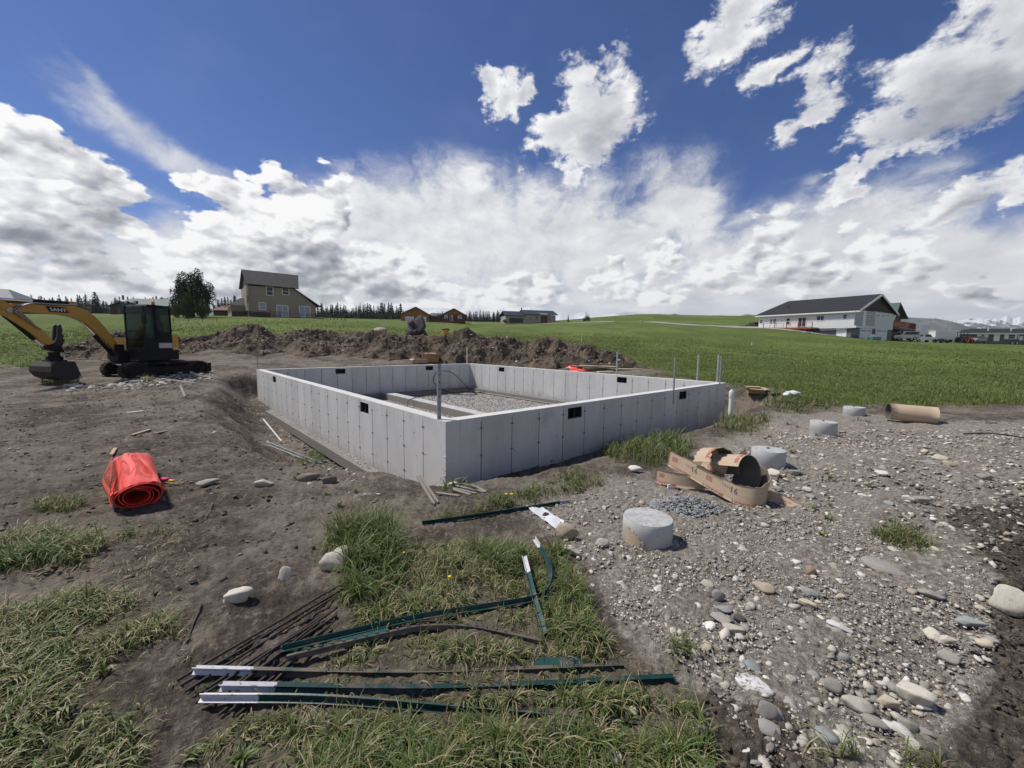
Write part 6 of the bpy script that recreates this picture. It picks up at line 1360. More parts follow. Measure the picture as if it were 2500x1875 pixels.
TAN = siding('tan_siding', (.31, .26, .20)); TRIM = material('white_trim', (.70, .70, .68), .5, 0, .03, 3); WHS = siding('white_siding', (.68, .69, .70)); GRS = siding('grey_siding', (.125, .13, .135)); LGS = siding('light_grey_siding', (.40, .42, .43))
DKBR = siding('dark_brown_boards', (.045, .032, .026), .25); LOGO = siding('orange_log_siding', (.30, .125, .038), .3); LOGD = siding('dark_log_siding', (.13, .05, .026), .3); REDW = material('red_stained_wood', (.20, .055, .028), .75, 0, .25, 4); BROWNW = material('brown_skirting', (.095, .075, .056), .85, 0, .3, 3); STUCCO = siding('beige_siding', (.33, .295, .24), .4); TAUPE = siding('taupe_siding', (.10, .09, .085))
GDOOR = material('white_garage_door', (.72, .73, .74), .5, 0, .03, 3); DDOOR = material('dark_garage_door', (.03, .024, .022), .5)
def solid(parent, name, mat, poly, y0, y1): m = MB(); m.prism(poly, y0, y1, None, 'y'); return m.build(name, mat, parent)
def slab(parent, name, mat, a, b, c, d, th=.14):
    P = [Vector(q) for q in (a, b, c, d)]; n = (P[1]-P[0]).cross(P[3]-P[0]).normalized(); n = n if n.z > 0 else -n; m = MB(); v = [q+n*th for q in P]+P; m.add(v, [(0, 1, 2, 3), (7, 6, 5, 4)]+[(k, 4+k, 4+(k+1) % 4, (k+1) % 4) for k in range(4)]); o = m.build(name, mat, parent); return o
def win(parent, x0, z0, x1, z1, y=0, tr=.11, split='h', mat=None, g=None, name='window', side=None):
    """framed window on the plane y (facing -y); side: rotate onto a wall facing another way"""
    z0, z1 = min(z0, z1), max(z0, z1); m = MB(); a, b = y-.06, y-.002
    m.box(x0-tr, x0, a, b, z0-tr, z1+tr); m.box(x1, x1+tr, a, b, z0-tr, z1+tr); m.box(x0, x1, a, b, z1, z1+tr); m.box(x0, x1, a, b, z0-tr, z0)
    t = .035
    if split == 'h': m.box(x0, x1, a+.012, b, (z0+z1)/2-t, (z0+z1)/2+t)
    if split == 'v': m.box((x0+x1)/2-t, (x0+x1)/2+t, a+.012, b, z0, z1)
    if split == 'x': m.box(x0, x1, a+.012, b, (z0+z1)/2-t, (z0+z1)/2+t); m.box((x0+x1)/2-t, (x0+x1)/2+t, a+.010, b, z0, z1)
    o = m.build(name, mat or TRIM, parent); m = MB(); m.box(x0, x1, y-.02, y-.006, z0, z1); m.build('pane', g or WING, o); return o
CURT = material('curtained_glass', (.30, .33, .37), .15, 0, .2, 1.5)
def railing(parent, x0, x1, y, z0, h, mat, gap=.16, posts=1.8, name='railing'):
    m = MB(); m.box(x0, x1, y-.03, y+.03, z0+h-.06, z0+h); m.box(x0, x1, y-.02, y+.02, z0+.08, z0+.13); k = x0
    while k < x1: m.box(k-.018, k+.018, y-.018, y+.018, z0+.13, z0+h-.06); k += gap
    o = m.build(name, mat, parent); k = x0
    while k <= x1+.01: m = MB(); m.box(k-.05, k+.05, y-.05, y+.05, z0-.2, z0+h+.06); m.build('post', mat, o); k += (x1-x0)/max(1, round((x1-x0)/posts))
    return o
# -- the tan two storey house
f = Fr((608, 777), 72, (772, 777), 79); r = f.root('house', 'tan two storey house with a dark roof and a red deck, left of the middle', 'house'); p = f.p
xl, _ = p(608, 777); xr, _ = p(772, 777); _, ze = p(608, 697); xk, zk = p(719, 704); _, zr = p(772, 747); zb = -2.0; D = 8.5
solid(r, 'wall', TAN, [(xl, zb), (xr, zb), (xr, zr-.1), (xk, zk-.1), (xl, ze)], 0, D)
x0, _ = p(599, 694); x1, _ = p(720, 700); xa, zt = p(608, 661, D/2); xb, _ = p(721, 667, D/2); ze2 = p(640, 697, -.5)[1]
slab(r, 'roof', SHING, (x0, -.5, ze2), (x1+.5, -.5, ze2-.1), (xb+.5, D/2, zt), (x0, D/2, zt)); slab(r, 'roof', SHING, (x0, D/2, zt), (xb+.5, D/2, zt), (x1+.5, D+.5, ze2), (x0, D+.5, ze2))
solid(r, 'gable', TAN, [(0, 0), (1, 0), (1, 1)], 0, .01) if False else None
m = MB(); m.add([(x1+.1, 0, ze2-.2), (x1+.1, D, ze2-.2), (x1+.1, D/2, zt-.12), (x0+.4, 0, ze2-.05), (x0+.4, D, ze2-.05), (x0+.4, D/2, zt-.12)], [(0, 1, 2), (5, 4, 3)]); m.build('gable', DKBR, r)
x2, z2 = p(781, 749); slab(r, 'lean_roof', SHING, (xk-.6, -.45, zk+.12), (x2, -.45, z2-.05), (x2, D+.3, z2-.05), (xk-.6, D+.3, zk+.12), .12)
for a, b, g, sp in (((650.5, 700.5), (666, 721), WING, 'h'), ((689.5, 703), (704.5, 719.5), WING, 'h'), ((633, 739), (648.5, 755.5), CURT, 'h')): q0, q1 = p(*a), p(*b); win(r, q0[0], q0[1], q1[0], q1[1], split=sp, g=g, tr=.12)
for a, b in (((676.5, 746), (703, 772)), ((731.5, 748), (756.5, 773))): q0, q1 = p(*a), p(*b); win(r, q0[0], q0[1], q1[0], q1[1], split='v', g=CURT, tr=.14, name='patio_door')
for (a, b) in (((600, 696), (608.5, 758)),): q0, q1 = p(*a, -.3), p(*b, -.3); solid(r, 'bay', TAN, [(q0[0], q1[1]), (q1[0], q1[1]), (q1[0], q0[1]), (q0[0], q0[1])], -.3, 2.0); win(r, q0[0]+.12, p(600, 757, -.3)[1], q1[0]-.12, p(600, 742, -.3)[1], -.3, .08, 'h'); win(r, q0[0]+.12, p(600, 719, -.3)[1], q1[0]-.12, p(600, 700, -.3)[1], -.3, .08, 'h')
x3, _ = p(566, 777, 2); _, z3 = p(580, 747, 2); solid(r, 'garage', TAN, [(x3, zb), (xl, zb), (xl, z3), (x3, z3)], 2, 8); xa, za = p(601, 729, 4); slab(r, 'garage_roof', SHING, (x3-.4, 1.6, z3), (xl, 1.6, z3), (xl, 5, za), (p(590, 729, 4)[0], 5, za)); slab(r, 'garage_roof', SHING, (x3-.4, 1.6, z3), (p(590, 729, 4)[0], 5, za), (p(590, 729, 4)[0], 5.2, za), (x3-.4, 8.4, z3))
q = p(609, 760, -.08); m = MB()
for k in range(16):
    x = xl+(p(660, 777)[0]-xl)*k/16; m.box(x, x+(p(660, 777)[0]-xl)/16-.015, -.10, -.02, zb, q[1])
m.build('skirting', BROWNW, r); m = MB(); m.box(x3, xl-.05, 1.9, 1.99, zb, p(580, 760, 2)[1]); m.build('skirting', BROWNW, r)
xd0, zd = p(660, 774, -2.5); xd1, _ = p(771, 776, -2.5); m = MB()
for k in range(12): m.box(xd0, xd1, -2.5+k*.205, -2.5+k*.205+.19, zd-.05, zd)
m.box(xd0, xd1, -2.5, -2.44, zd-.3, zd-.052); m.build('deck', REDW, r)
railing(r, xd0, p(684, 770, -2.5)[0], -2.46, zd, 1.0, REDW); railing(r, p(684, 770, -2.5)[0], p(732, 770, -2.5)[0], -2.46, zd, .9, REDW, 1.2); railing(r, p(750, 770, -2.5)[0], xd1, -2.46, zd, .9, REDW)
m = MB(); m.box(p(683, 775, -2)[0], p(700, 775, -2)[0], -1.7, -.9, zd+.6, zd+.66); m.box(p(690, 775, -2)[0], p(691, 775, -2)[0], -1.4, -1.2, zd, zd+.6); o = m.build('patio_table', GDOOR); o.matrix_world = r.matrix_basis.copy(); tag(o, 'pale patio table on the red deck of the tan house', 'table')
f = Fr((770, 778), 73, (842, 780), 76); r = f.root('rail_fence', 'low dark wooden fence right of the tan house', 'fence')
for k in range(9): m = MB(); x = f.w*k/8; m.box(x-.06, x+.06, -.06, .06, -.6, 1.0); m.build('post', BROWNW, r)
for z in (.35, .85): m = MB(); m.box(0, f.w, -.1, -.061, z-.07, z+.07); m.build('rail', BROWNW, r)
# -- generic gabled house facing the camera: outline given by pixels
def gable_house(L, tL, R, tR, peak, D, label, wallm, roofm, over=.5, eave=None, name='house'):
    f = Fr(L, tL, R, tR); r = f.root(name, label, 'house'); xp, zp = f.p(*peak); _, z0 = f.p(*eave) if eave else (0, 2.8)
    solid(r, 'wall', wallm, [(0, -2), (f.w, -2), (f.w, z0), (xp, zp-.12), (0, z0)], 0, D); k = (zp-z0)/max(xp, .1)
    for sx, xe in ((-1, -over), (1, f.w+over)):
        kk = (zp-z0)/abs(xp-(0 if sx < 0 else f.w)); ze = z0-kk*over; slab(r, 'roof', roofm, (xe, -over, ze), (xp, -over, zp), (xp, D+over, zp), (xe, D+over, ze), .16)
    return f, r
f, r = gable_house((979, 785), 124, (1048, 785), 126, (1015, 750), 12, 'orange brown log garage with two white garage doors', LOGO, ROOFBR, .7, (979, 767)); p = f.p
for a, b in (((989, 772.5), (1011, 783.5)), ((1019.5, 773), (1041, 785))):
    q0, q1 = p(*a), p(*b); m = MB(); n = 4; h = (q0[1]-q1[1])/n
    for k in range(n): m.box(q0[0], q1[0], -.06, 0, q1[1]+k*h+.01, q1[1]+(k+1)*h-.01)
    g = m.build('garage_door', GDOOR, r); m = MB(); w = (q1[0]-q0[0])/5
    for k in range(5): m.box(q0[0]+w*k+.12, q0[0]+w*(k+1)-.12, -.075, -.061, q1[1]+h+.12, q1[1]+2*h-.12)
    m.build('pane', WING, g)
f2 = Fr((1048, 785), 127, (1080, 785), 127); r2 = f2.root('house', 'low dark link building between the two log houses', 'house'); z0 = f2.p(1060, 772)[1]; solid(r2, 'wall', LOGD, [(0, -2), (f2.w, -2), (f2.w, z0), (0, z0)], 0, 6); slab(r2, 'roof', ROOFG, (-.3, -.5, z0), (f2.w+.3, -.5, z0), (f2.w+.3, 4, z0+1.1), (-.3, 4, z0+1.1)); win(r2, f2.w*.62, .2, f2.w*.82, 2.1, split='', g=WING, name='door', mat=LOGD)
f, r = gable_house((1080, 785.5), 123, (1136, 785.5), 124, (1108, 754), 10, 'orange brown log house with a dark porch under its gable', LOGO, ROOFBR, .6, (1080, 768)); p = f.p
m = MB(); z1 = p(1100, 768)[1]; m.box(.1, f.w-.1, -.04, -.005, -1, z1); m.build('porch_back', LOGD, r)
for x in (.15, f.w*.36, f.w*.62, f.w-.15): m = MB(); m.box(x-.12, x+.12, -1.6, -1.36, -1, z1); m.build('porch_post', LOGD, r)
railing(r, .2, f.w-.2, -1.5, 0, 1.0, LOGD, .2)
for a, b in (((1086, 770), (1092, 777)), ((1118.5, 771), (1126, 778))): q0, q1 = p(*a), p(*b); win(r, q0[0], q0[1], q1[0], q1[1], -.045, g=CURT)
q0, q1 = p(1099, 770), p(1105, 784); win(r, q0[0], q0[1], q1[0], q1[1], -.045, split='', g=CURT, name='door')
# -- grey beige long house with a blue black roof
f = Fr((1235, 790), 155, (1356, 791), 160); r = f.root('house', 'beige single storey house with a dark blue roof and a dark garage door', 'house'); p = f.p
xm, _ = p(1282, 790); za = p(1250, 771)[1]; zb_ = p(1320, 769)[1]; solid(r, 'wall', STUCCO, [(0, -2), (f.w, -2), (f.w, zb_), (xm, zb_), (xm, za), (0, za)], 0, 9)
xa, zt = p(1230, 759.5, 4); slab(r, 'roof', ROOFBL, (-.9, -.8, za), (xm, -.8, za), (xm, 4.5, zt), (-.3, 4.5, zt)); slab(r, 'roof', ROOFBL, (-.3, 4.5, zt), (xm, 4.5, zt), (xm, 9.8, za), (-.9, 9.8, za)); xa, zt = p(1280, 757, 4); slab(r, 'roof', ROOFBL, (xm-.6, -.8, zb_), (f.w+.9, -.8, zb_), (f.w+.5, 4.5, zt), (xm-.6, 4.5, zt)); slab(r, 'roof', ROOFBL, (xm-.6, 4.5, zt), (f.w+.5, 4.5, zt), (f.w+.9, 9.8, zb_), (xm-.6, 9.8, zb_))
q0, q1 = p(1244, 776), p(1277, 789); m = MB(); h = (q0[1]-q1[1])/4
for k in range(4): m.box(q0[0], q1[0], -.06, 0, q1[1]+k*h+.015, q1[1]+(k+1)*h-.015)
m.build('garage_door', DDOOR, r)
for a, b in (((1293, 775.5), (1297, 777.5)), ((1309, 772), (1311, 779.5)), ((1339, 778), (1342, 781))): q0, q1 = p(*a), p(*b); win(r, q0[0], q0[1], q1[0], q1[1], tr=.1, split='', mat=STUCCO)
q0, q1 = p(1320.5, 772), p(1334, 790); m = MB(); m.box(q0[0], q1[0], -.05, -.004, q1[1], q0[1]); m.build('entry_shade_panel', DDOOR, r); m = MB(); m.box(q0[0]+.7, q0[0]+1.6, -.1, -.052, q1[1], q1[1]+2.1); m.build('door', REDW, r); m = MB(); m.box(q1[0]-.3, q1[0]-.05, -1.2, -.95, q1[1]-.2, zb_); m.build('porch_post', REDW, r)  # flat dark panel; shade of the entry recess put into its colour
slab(r, 'porch_roof', ROOFGR, (p(1318, 768)[0], -1.4, zb_-.05), (p(1336, 768)[0], -1.4, zb_-.05), (p(1336, 768)[0], .6, zb_+.75), (p(1316, 768)[0], .6, zb_+.75), .1); m = MB(); m.box(p(1281, 757)[0]-.15, p(1281, 757)[0]+.15, 4.3, 4.6, zt, zt+1.1); m.build('chimney', DDOOR, r)
# -- houses and sheds on the left
f, r = gable_house((270, 772), 92, (304, 772), 92, (297, 737), 7, 'dark log cabin with a green roof behind the excavator', DKBR, ROOFG, .5, (278, 748)); x1 = f.p(385, 750)[0]; x0, zr = f.p(300, 728, 4); zz = f.p(280, 747)[1]; solid(r, 'rear_wall', DKBR, [(0, -2), (x1-1, -2), (x1-1, zz), (0, zz)], 3, 9)
slab(r, 'main_roof', ROOFG, (-.8, 2, zz-.1), (x1+.5, 2, zz), (x1-1, 6, zr), (f.p(301, 728, 4)[0], 6, zr)); win(r, f.w*.5, .1, f.w*.78, 1.9, split='', mat=DKBR, name='door')
m = MB(); x_ = f.p(299, 728, 5)[0]; m.box(x_-.15, x_+.15, 5, 5.3, zr-.3, zr+.8); m.build('chimney', ROOFGR, r)
f = Fr((-60, 765), 70, (42, 764), 72); r = f.root('shed', 'low shed with a pale grey metal roof at the left edge', 'shed'); z0 = f.p(20, 734)[1]; solid(r, 'wall', DKBR, [(0, -2), (f.w, -2), (f.w, z0), (0, z0)], 0, 8); x1, zt = f.p(21, 708, 4); slab(r, 'roof', ROOFGR, (-1, -.6, z0-.05), (f.w+.25, -.6, z0-.05), (x1, 4, zt), (-1, 4, zt)); slab(r, 'roof', ROOFGR, (-1, 4, zt), (x1, 4, zt), (f.w+.25, 8.6, z0), (-1, 8.6, z0)); slab(r, 'roof', ROOFGR, (f.w+.25, -.6, z0-.05), (f.w+.25, 8.6, z0), (x1+.02, 4, zt), (x1, 4-.02, zt))
f = Fr((522, 775), 88, (568, 776), 88); r = f.root('shed', 'small dark shed with a brown shake roof left of the tan house', 'shed'); z0 = f.p(540, 759)[1]; solid(r, 'wall', DKBR, [(0, -2), (f.w, -2), (f.w, z0), (0, z0)], 0, 6); zt = f.p(545, 746, 3)[1]; slab(r, 'roof', ROOFBR, (-.3, -.6, z0), (f.w+.6, -.6, z0), (f.w+.6, 3, zt), (1.0, 3, zt)); slab(r, 'roof', ROOFBR, (1.0, 3, zt), (f.w+.6, 3, zt), (f.w+.6, 6.6, z0), (-.3, 6.6, z0))
# -- the white house on the right
f1 = Fr((1851, 806), 88, (2087, 832), 73); r = f1.root('house', 'long white house with a dark roof and grey ground floor on the right', 'house'); p = f1.p; W1 = f1.w; DP = 15.0
z_up = p(2087, 796)[1]; z_ev = p(2087, 757.5)[1]; z_fl = p(1852, 806)[1]
solid(r, 'upper_wall', WHS, [(0, z_up-.3), (W1, z_up-.3), (W1, z_ev), (0, z_ev)], 0, DP); solid(r, 'lower_wall', GRS, [(W1-9, -3), (W1-.03, -3), (W1-.03, z_up-.31), (W1-9, z_up-.31)], .03, DP-.03); m = MB(); m.box(.02, W1-9, .02, DP-.02, z_up-1.2, z_up-.31); m.build('footing_wall', GRS, r)
xr0, zrd = p(1887, 748.5, DP/2); ov = .55; zrd = z_ev+DP/2*.42; ze = z_ev-ov*.42*.8; slab(r, 'roof', SHINGB, (-ov, -ov, ze), (W1+ov, -ov, ze), (W1+ov, DP/2, zrd), (1.8, DP/2, zrd), .18); slab(r, 'roof', SHINGB, (1.8, DP/2, zrd), (W1+ov, DP/2, zrd), (W1+ov, DP+ov, ze), (-ov, DP+ov, ze), .18); slab(r, 'roof', SHINGB, (-ov, DP+ov, ze), (-ov, -ov, ze), (1.8, DP/2, zrd), (1.8, DP/2+.01, zrd), .18)
m = MB(); m.box(-ov, W1+ov, -ov-.03, -ov-.002, ze-.18, ze+.16); m.build('fascia', TRIM, r)
m = MB()                                                                     # gable end, facing +x
m.add([(W1+.02, 0, z_ev), (W1+.02, DP, z_ev), (W1+.02, DP/2, zrd-.1), (W1-.2, 0, z_ev), (W1-.2, DP, z_ev), (W1-.2, DP/2, zrd-.1)], [(0, 1, 2), (5, 4, 3), (0, 3, 4, 1), (1, 4, 5, 2), (2, 5, 3, 0)]); m.build('gable', DKBR, r)
for y0, y1 in ((-ov, DP/2), (DP+ov, DP/2)):
    m = MB(); a, b = Vector((W1+ov+.01, y0, ze)), Vector((W1+ov+.01, y1, zrd)); m.add([a+Vector((0, 0, .19)), b+Vector((0, 0, .19)), b+Vector((0, 0, -.22)), a+Vector((0, 0, -.22))]+[q+Vector((.05, 0, dz)) for q, dz in ((a, .19), (b, .19), (b, -.22), (a, -.22))], [(3, 2, 1, 0), (4, 5, 6, 7), (0, 1, 5, 4), (1, 2, 6, 5), (2, 3, 7, 6), (3, 0, 4, 7)]); m.build('barge_board', TRIM, r)
for a, b, sp in (((1881, 780), (1885, 788.5), 'h'), ((1888.5, 779.5), (1894, 788), 'h'), ((1920.5, 777.5), (1927.5, 791.5), 'h'), ((1995, 772), (2011, 781.5), 'v'), ((2059.5, 768.5), (2067, 778), 'h'), ((1856, 782), (1861, 789), 'h')): q0, q1 = p(*a), p(*b); win(r, q0[0], q0[1], q1[0], q1[1], split=sp, tr=.1)
q0, q1 = p(1950, 776), p(1966.5, 797); win(r, q0[0], q0[1], q1[0], q1[1], split='v', tr=.12, name='patio_door')
f2 = Fr((2087, 832), 73, (2175, 832.5), 80.2); r2p = f2.p                    # positions along the gable end, in metres from the corner
def on_gable(fn):
    e = link(bpy.data.objects.new('gable_front', bpy.data.meshes.new('gable_front'))); e.parent = r; e.location = (W1, 0, f2.A.z-f1.A.z); e.rotation_euler = (0, 0, math.pi/2); return e
ge = on_gable(0); sc_ = DP/f2.w
def gw(a, b, **k): q0, q1 = r2p(*a), r2p(*b); return win(ge, q0[0]*sc_, q0[1], q1[0]*sc_, q1[1], **k)
def gbox(a, b, nm, mat, d=.03): q0, q1 = r2p(*a), r2p(*b); m = MB(); m.box(q0[0]*sc_, q1[0]*sc_, -d, -.003, q1[1], q0[1]); return m.build(nm, mat, ge)
gbox((2088, 760), (2108, 796), 'grey_cladding', LGS, .02); gbox((2110, 760), (2133, 796), 'grey_cladding', LGS, .05); gbox((2134, 760), (2175, 798), 'white_cladding', WHS, .02); gbox((2108, 758), (2110.5, 797), 'corner_trim', TRIM, .06)
gw((2114.5, 768.5), (2121, 777.5), split='h', tr=.08, y=-.056); gw((2123, 768.5), (2129.5, 778), split='h', tr=.08, y=-.056)
for x in (2140, 2152, 2163.5): gw((x, 769), (x+5, 772), split='', tr=.06, y=-.03)
for a, b in (((2099, 803), (2124, 832)), ((2137, 804), (2161, 832))):
    q0, q1 = r2p(*a), r2p(*b); x0, x1, z0, z1 = q0[0]*sc_, q1[0]*sc_, q1[1], q0[1]; m = MB(); h = (z1-z0)/4
    for k in range(4): m.box(x0+.1, x1-.1, -.06, -.004, z0+k*h+.012, z0+(k+1)*h-.012)
    g = m.build('garage_door', GDOOR, ge); m = MB(); w = (x1-x0-.2)/2
    for k in range(2): m.box(x0+.1+w*k+.12, x0+.1+w*(k+1)-.12, -.075, -.061, z0+3*h+.14, z1-.14)
    m.build('pane', WING, g); m = MB(); m.box(x0-.05, x0+.1, -.09, -.003, z0, z1+.12); m.box(x1-.1, x1+.05, -.09, -.003, z0, z1+.12); m.box(x0+.1, x1-.1, -.09, -.003, z1, z1+.12); m.build('door_trim', TRIM, ge)
# deck and lean-to along the long side
xd0, zd = p(1862, 801.5, -2.6); xd1 = p(1982, 799, -2.6)[0]; zd = p(1982, 799, -2.6)[1]
m = MB()
for k in range(12): m.box(xd0, xd1, -2.6+k*.215, -2.6+k*.215+.2, zd-.05, zd)
m.box(xd0, xd1, -2.62, -2.56, zd-.32, zd-.052); m.build('deck', REDW, r); railing(r, xd0+.1, xd1, -2.55, zd, 1.0, REDW, 1.3, 2.2)
for k in range(4): x = xd0+(xd1-xd0)*(k+.5)/4; m = MB(); m.box(x-.08, x+.08, -2.5, -2.34, -3, zd-.33); m.build('deck_post', REDW, r)
x0, zt0 = p(1955, 802, -3.2); x1, zt1 = p(2079, 794, -3.2); zc = z_up-.35
solid(r, 'lean_to_wall', GRS, [(x0, -3), (x1, -3), (x1, zc-.3), (x0, zc-.9)], -3.2, -.01); slab(r, 'lean_to_roof', SHINGB, (x0-.2, -3.5, zc-.95), (x1+.2, -3.5, zc-.30), (x1+.2, 0, zc-.1), (x0-.2, 0, zc-.7), .1)
q0, q1 = p(2044, 804, -3.2), p(2064, 830, -3.2); win(r, q0[0], q0[1], q1[0], q1[1], -3.2, .08, 'v', TRIM, GDOOR, 'shed_door')
for px in (1921, 1926): x, _ = p(px, 760, 3); m = MB(); m.tube([(x, 3, z_ev+.8), (x, 3, z_ev+2.0)], .06, 8); m.build('vent_pipe', DDOOR, r)
# log house behind it with a green roof and high deck
f, r = gable_house((2166, 836), 92, (2193, 836), 97, (2183, 741), 9, 'red brown log house with a green roof and high deck behind the white house', LOGD, ROOFG, 1.1, (2176, 770)); p = f.p
x0, z0 = p(2176, 798, -3); x1, _ = p(2236, 798, -3); m = MB(); m.box(x0, x1, -3, 3, z0-.35, z0); m.build('deck', LOGD, r); railing(r, x0, x1, -2.95, z0, 1.35, LOGD, .13, 2)
for x in (x0+1, (x0+x1)/2+.6, x1-.5): m = MB(); m.box(x-.14, x+.14, -2.8, -2.52, -2, z0-.36); m.build('deck_post', LOGD, r)
# long taupe house far right
f = Fr((2338, 842), 126, (2560, 845), 120); r = f.root('house', 'long taupe house with white trim and a black roof at the right edge', 'house'); p = f.p; z0 = p(2400, 814)[1]; solid(r, 'wall', TAUPE, [(0, -2), (f.w, -2), (f.w, z0), (0, z0)], 0, 9); xa, zt = p(2376, 803, 4); slab(r, 'roof', SHINGB, (-.5, -.6, z0), (f.w+1, -.6, z0), (f.w+1, 4.5, zt), (xa, 4.5, zt)); slab(r, 'roof', SHINGB, (-.5, -.6, z0), (xa, 4.5, zt), (xa, 4.6, zt), (-.5, 9.6, z0)); m = MB(); m.box(-.5, f.w+1, -.66, -.602, z0-.25, z0+.12); m.build('fascia', TRIM, r)
for a, b in (((2396, 817), (2402, 823)), ((2463, 817), (2477, 827)), ((2499, 821), (2510, 830))): q0, q1 = p(*a), p(*b); win(r, q0[0], q0[1], q1[0], q1[1], tr=.12); m = MB(); m.box(q0[0]-1.0, q0[0]-.14, -.05, -.003, q1[1]-.1, q0[1]+.1); m.box(q1[0]+.14, q1[0]+1.0, -.05, -.003, q1[1]-.1, q0[1]+.1); m.build('shutter', TRIM, r)
q0, q1 = p(2428, 817), p(2438, 834); win(r, q0[0], q0[1], q1[0], q1[1], tr=.1, split='', g=GDOOR, name='door')
for px in (2410, 2466): x, z = p(px, 808, 2); m = MB(); m.box(x-.1, x+.1, 1.5, 1.7, z-.4, z+1.0); m.build('vent_pipe', TRIM, r)
# -- vehicles
CARW = material('white_car_paint', (.72, .73, .74), .25, 0, .02, 2, coat=.5); CARS = material('silver_car_paint', (.34, .33, .32), .25, .5, .04, 2, coat=.5); CARB = material('black_car_paint', (.015, .015, .017), .3, 0, .1, 2, coat=.4); CARG = material('grey_car_paint', (.075, .08, .085), .35, .2, .05, 2, coat=.3); TYRE = material('tyre', (.018, .018, .018), .85); TRAC = material('orange_red_tractor_paint', (.36, .075, .03), .45, 0, .15, 3)
def vehicle(name, label, cat, px, py, t, az, prof, cabin, W_, mat, wheels, wr=.36, extra=None):
    """prof, cabin: side outlines (x, z) in metres; wheels: x positions"""
    q = at_t(px, py, t); r = empty(name, q, label, cat, az); m = MB(); h = W_/2
    m.prism(prof, -h, h, None, 'y'); b = m.build('body', mat, r)
    if cabin:
        m = MB(); m.prism(cabin, -h+.06, h-.06, None, 'y'); c = m.build('cabin', mat, r); xs = [a for a, _ in cabin]; zs = [z for _, z in cabin]; zm = min(zs); zt = max(zs); cx = sum(xs)/len(xs)
        ins = [(cx+(a-cx)*.84, zm+(z-zm)*.82+.06) for a, z in cabin]; m = MB(); m.prism(ins, -h+.05, h-.05, None, 'y'); m.build('side_window', WING, r)
        ins = [(a+(.012 if a > cx else -.012), zm+(z-zm)*.82+.05) for a, z in cabin]; m = MB(); m.prism(ins, -h+.16, h-.16, None, 'y'); m.build('windscreen', WING, r)
    for x in wheels:
        for s in (-1, 1): m = MB(); M = Matrix.Translation((x, s*(h-.12), wr)) @ Matrix.Rotation(-s*math.pi/2, 4, 'X'); m.lathe([(wr*.9, -.1), (wr, -.06), (wr, .09), (wr*.88, .13), (wr*.6, .135)], 18, M); wh = m.build('wheel', TYRE, r); m = MB(); m.lathe([(wr*.58, .136), (wr*.5, .15), (wr*.1, .16)], 12, M); m.build('rim', STLP, wh)
    x0, x1 = min(a for a, _ in prof), max(a for a, _ in prof)
    for s in (-1, 1):
        m = MB(); m.box(x1-.03, x1+.012, s*(h-.28)-.14, s*(h-.28)+.14, .62, .78); m.build('headlight', GDOOR, r); m = MB(); m.box(x0-.012, x0+.03, s*(h-.16)-.08, s*(h-.16)+.08, .65, .9); m.build('tail_light', RDEC, r)
    if extra: extra(r)
    return r
SUVP = [(-2.3, .42), (2.25, .42), (2.3, .8), (2.2, 1.02), (1.1, 1.12), (-2.25, 1.14), (-2.34, .8)]; PKP = [(-2.7, .5), (2.6, .5), (2.65, .85), (2.55, 1.05), (1.35, 1.12), (-2.68, 1.12), (-2.72, .8)]
def roofbox(r): m = MB(); m.prism([(-1.4, 1.86), (.9, 1.86), (.8, 2.1), (-.2, 2.18), (-1.35, 2.1)], -.45, .45, None, 'y'); m.build('roof_box', CARB, r)
vehicle('parked_car', 'silver off road car with a black roof box parked under the high deck', 'car', 2206, 831, 84, math.radians(168), SUVP, [(1.0, 1.12), (.35, 1.78), (-2.1, 1.8), (-2.25, 1.14)], 1.85, CARS, (-1.4, 1.45), .38, roofbox)
vehicle('pickup_truck', 'white pickup truck with a white camper shell on its bed', 'pickup truck', 2252, 836, 88, math.radians(-2), PKP, [(1.25, 1.12), (.7, 1.72), (-.45, 1.74), (-.5, 1.12)], 1.9, CARW, (-1.65, 1.65), .38,
        lambda r: (lambda m: (m.prism([(-2.68, 1.12), (-.52, 1.12), (-.52, 1.82), (-2.6, 1.82)], -.88, .88, None, 'y'), m.build('camper_shell', CARW, r), (lambda n: (n.box(-2.4, -.8, -.90, .90, 1.3, 1.62), n.build('shell_window', WING, r)))(MB())))(MB()))
q = at_t(2306, 836, 96); r = empty('box_trailer', q, 'white box trailer parked right of the white pickup', 'trailer', -.25); m = MB(); m.box(-2.6, 2.0, -1.1, 1.1, .55, 2.65, None, .06); m.build('box', CARW, r); m = MB(); m.box(-2.68, 2.08, -1.18, 1.18, 2.652, 2.76, None, .04); m.build('roof', GDOOR, r); m = MB(); m.box(2.01, 2.06, -.95, .95, .65, 2.5); m.build('rear_door', LGS, r)
for x in (-.5, .4): m = MB(); m.lathe([(.3, -.1), (.34, -.05), (.34, .08), (.2, .1)], 14, Matrix.Translation((x, -1.05, .34)) @ Matrix.Rotation(math.pi/2, 4, 'X')); m.build('wheel', TYRE, r)
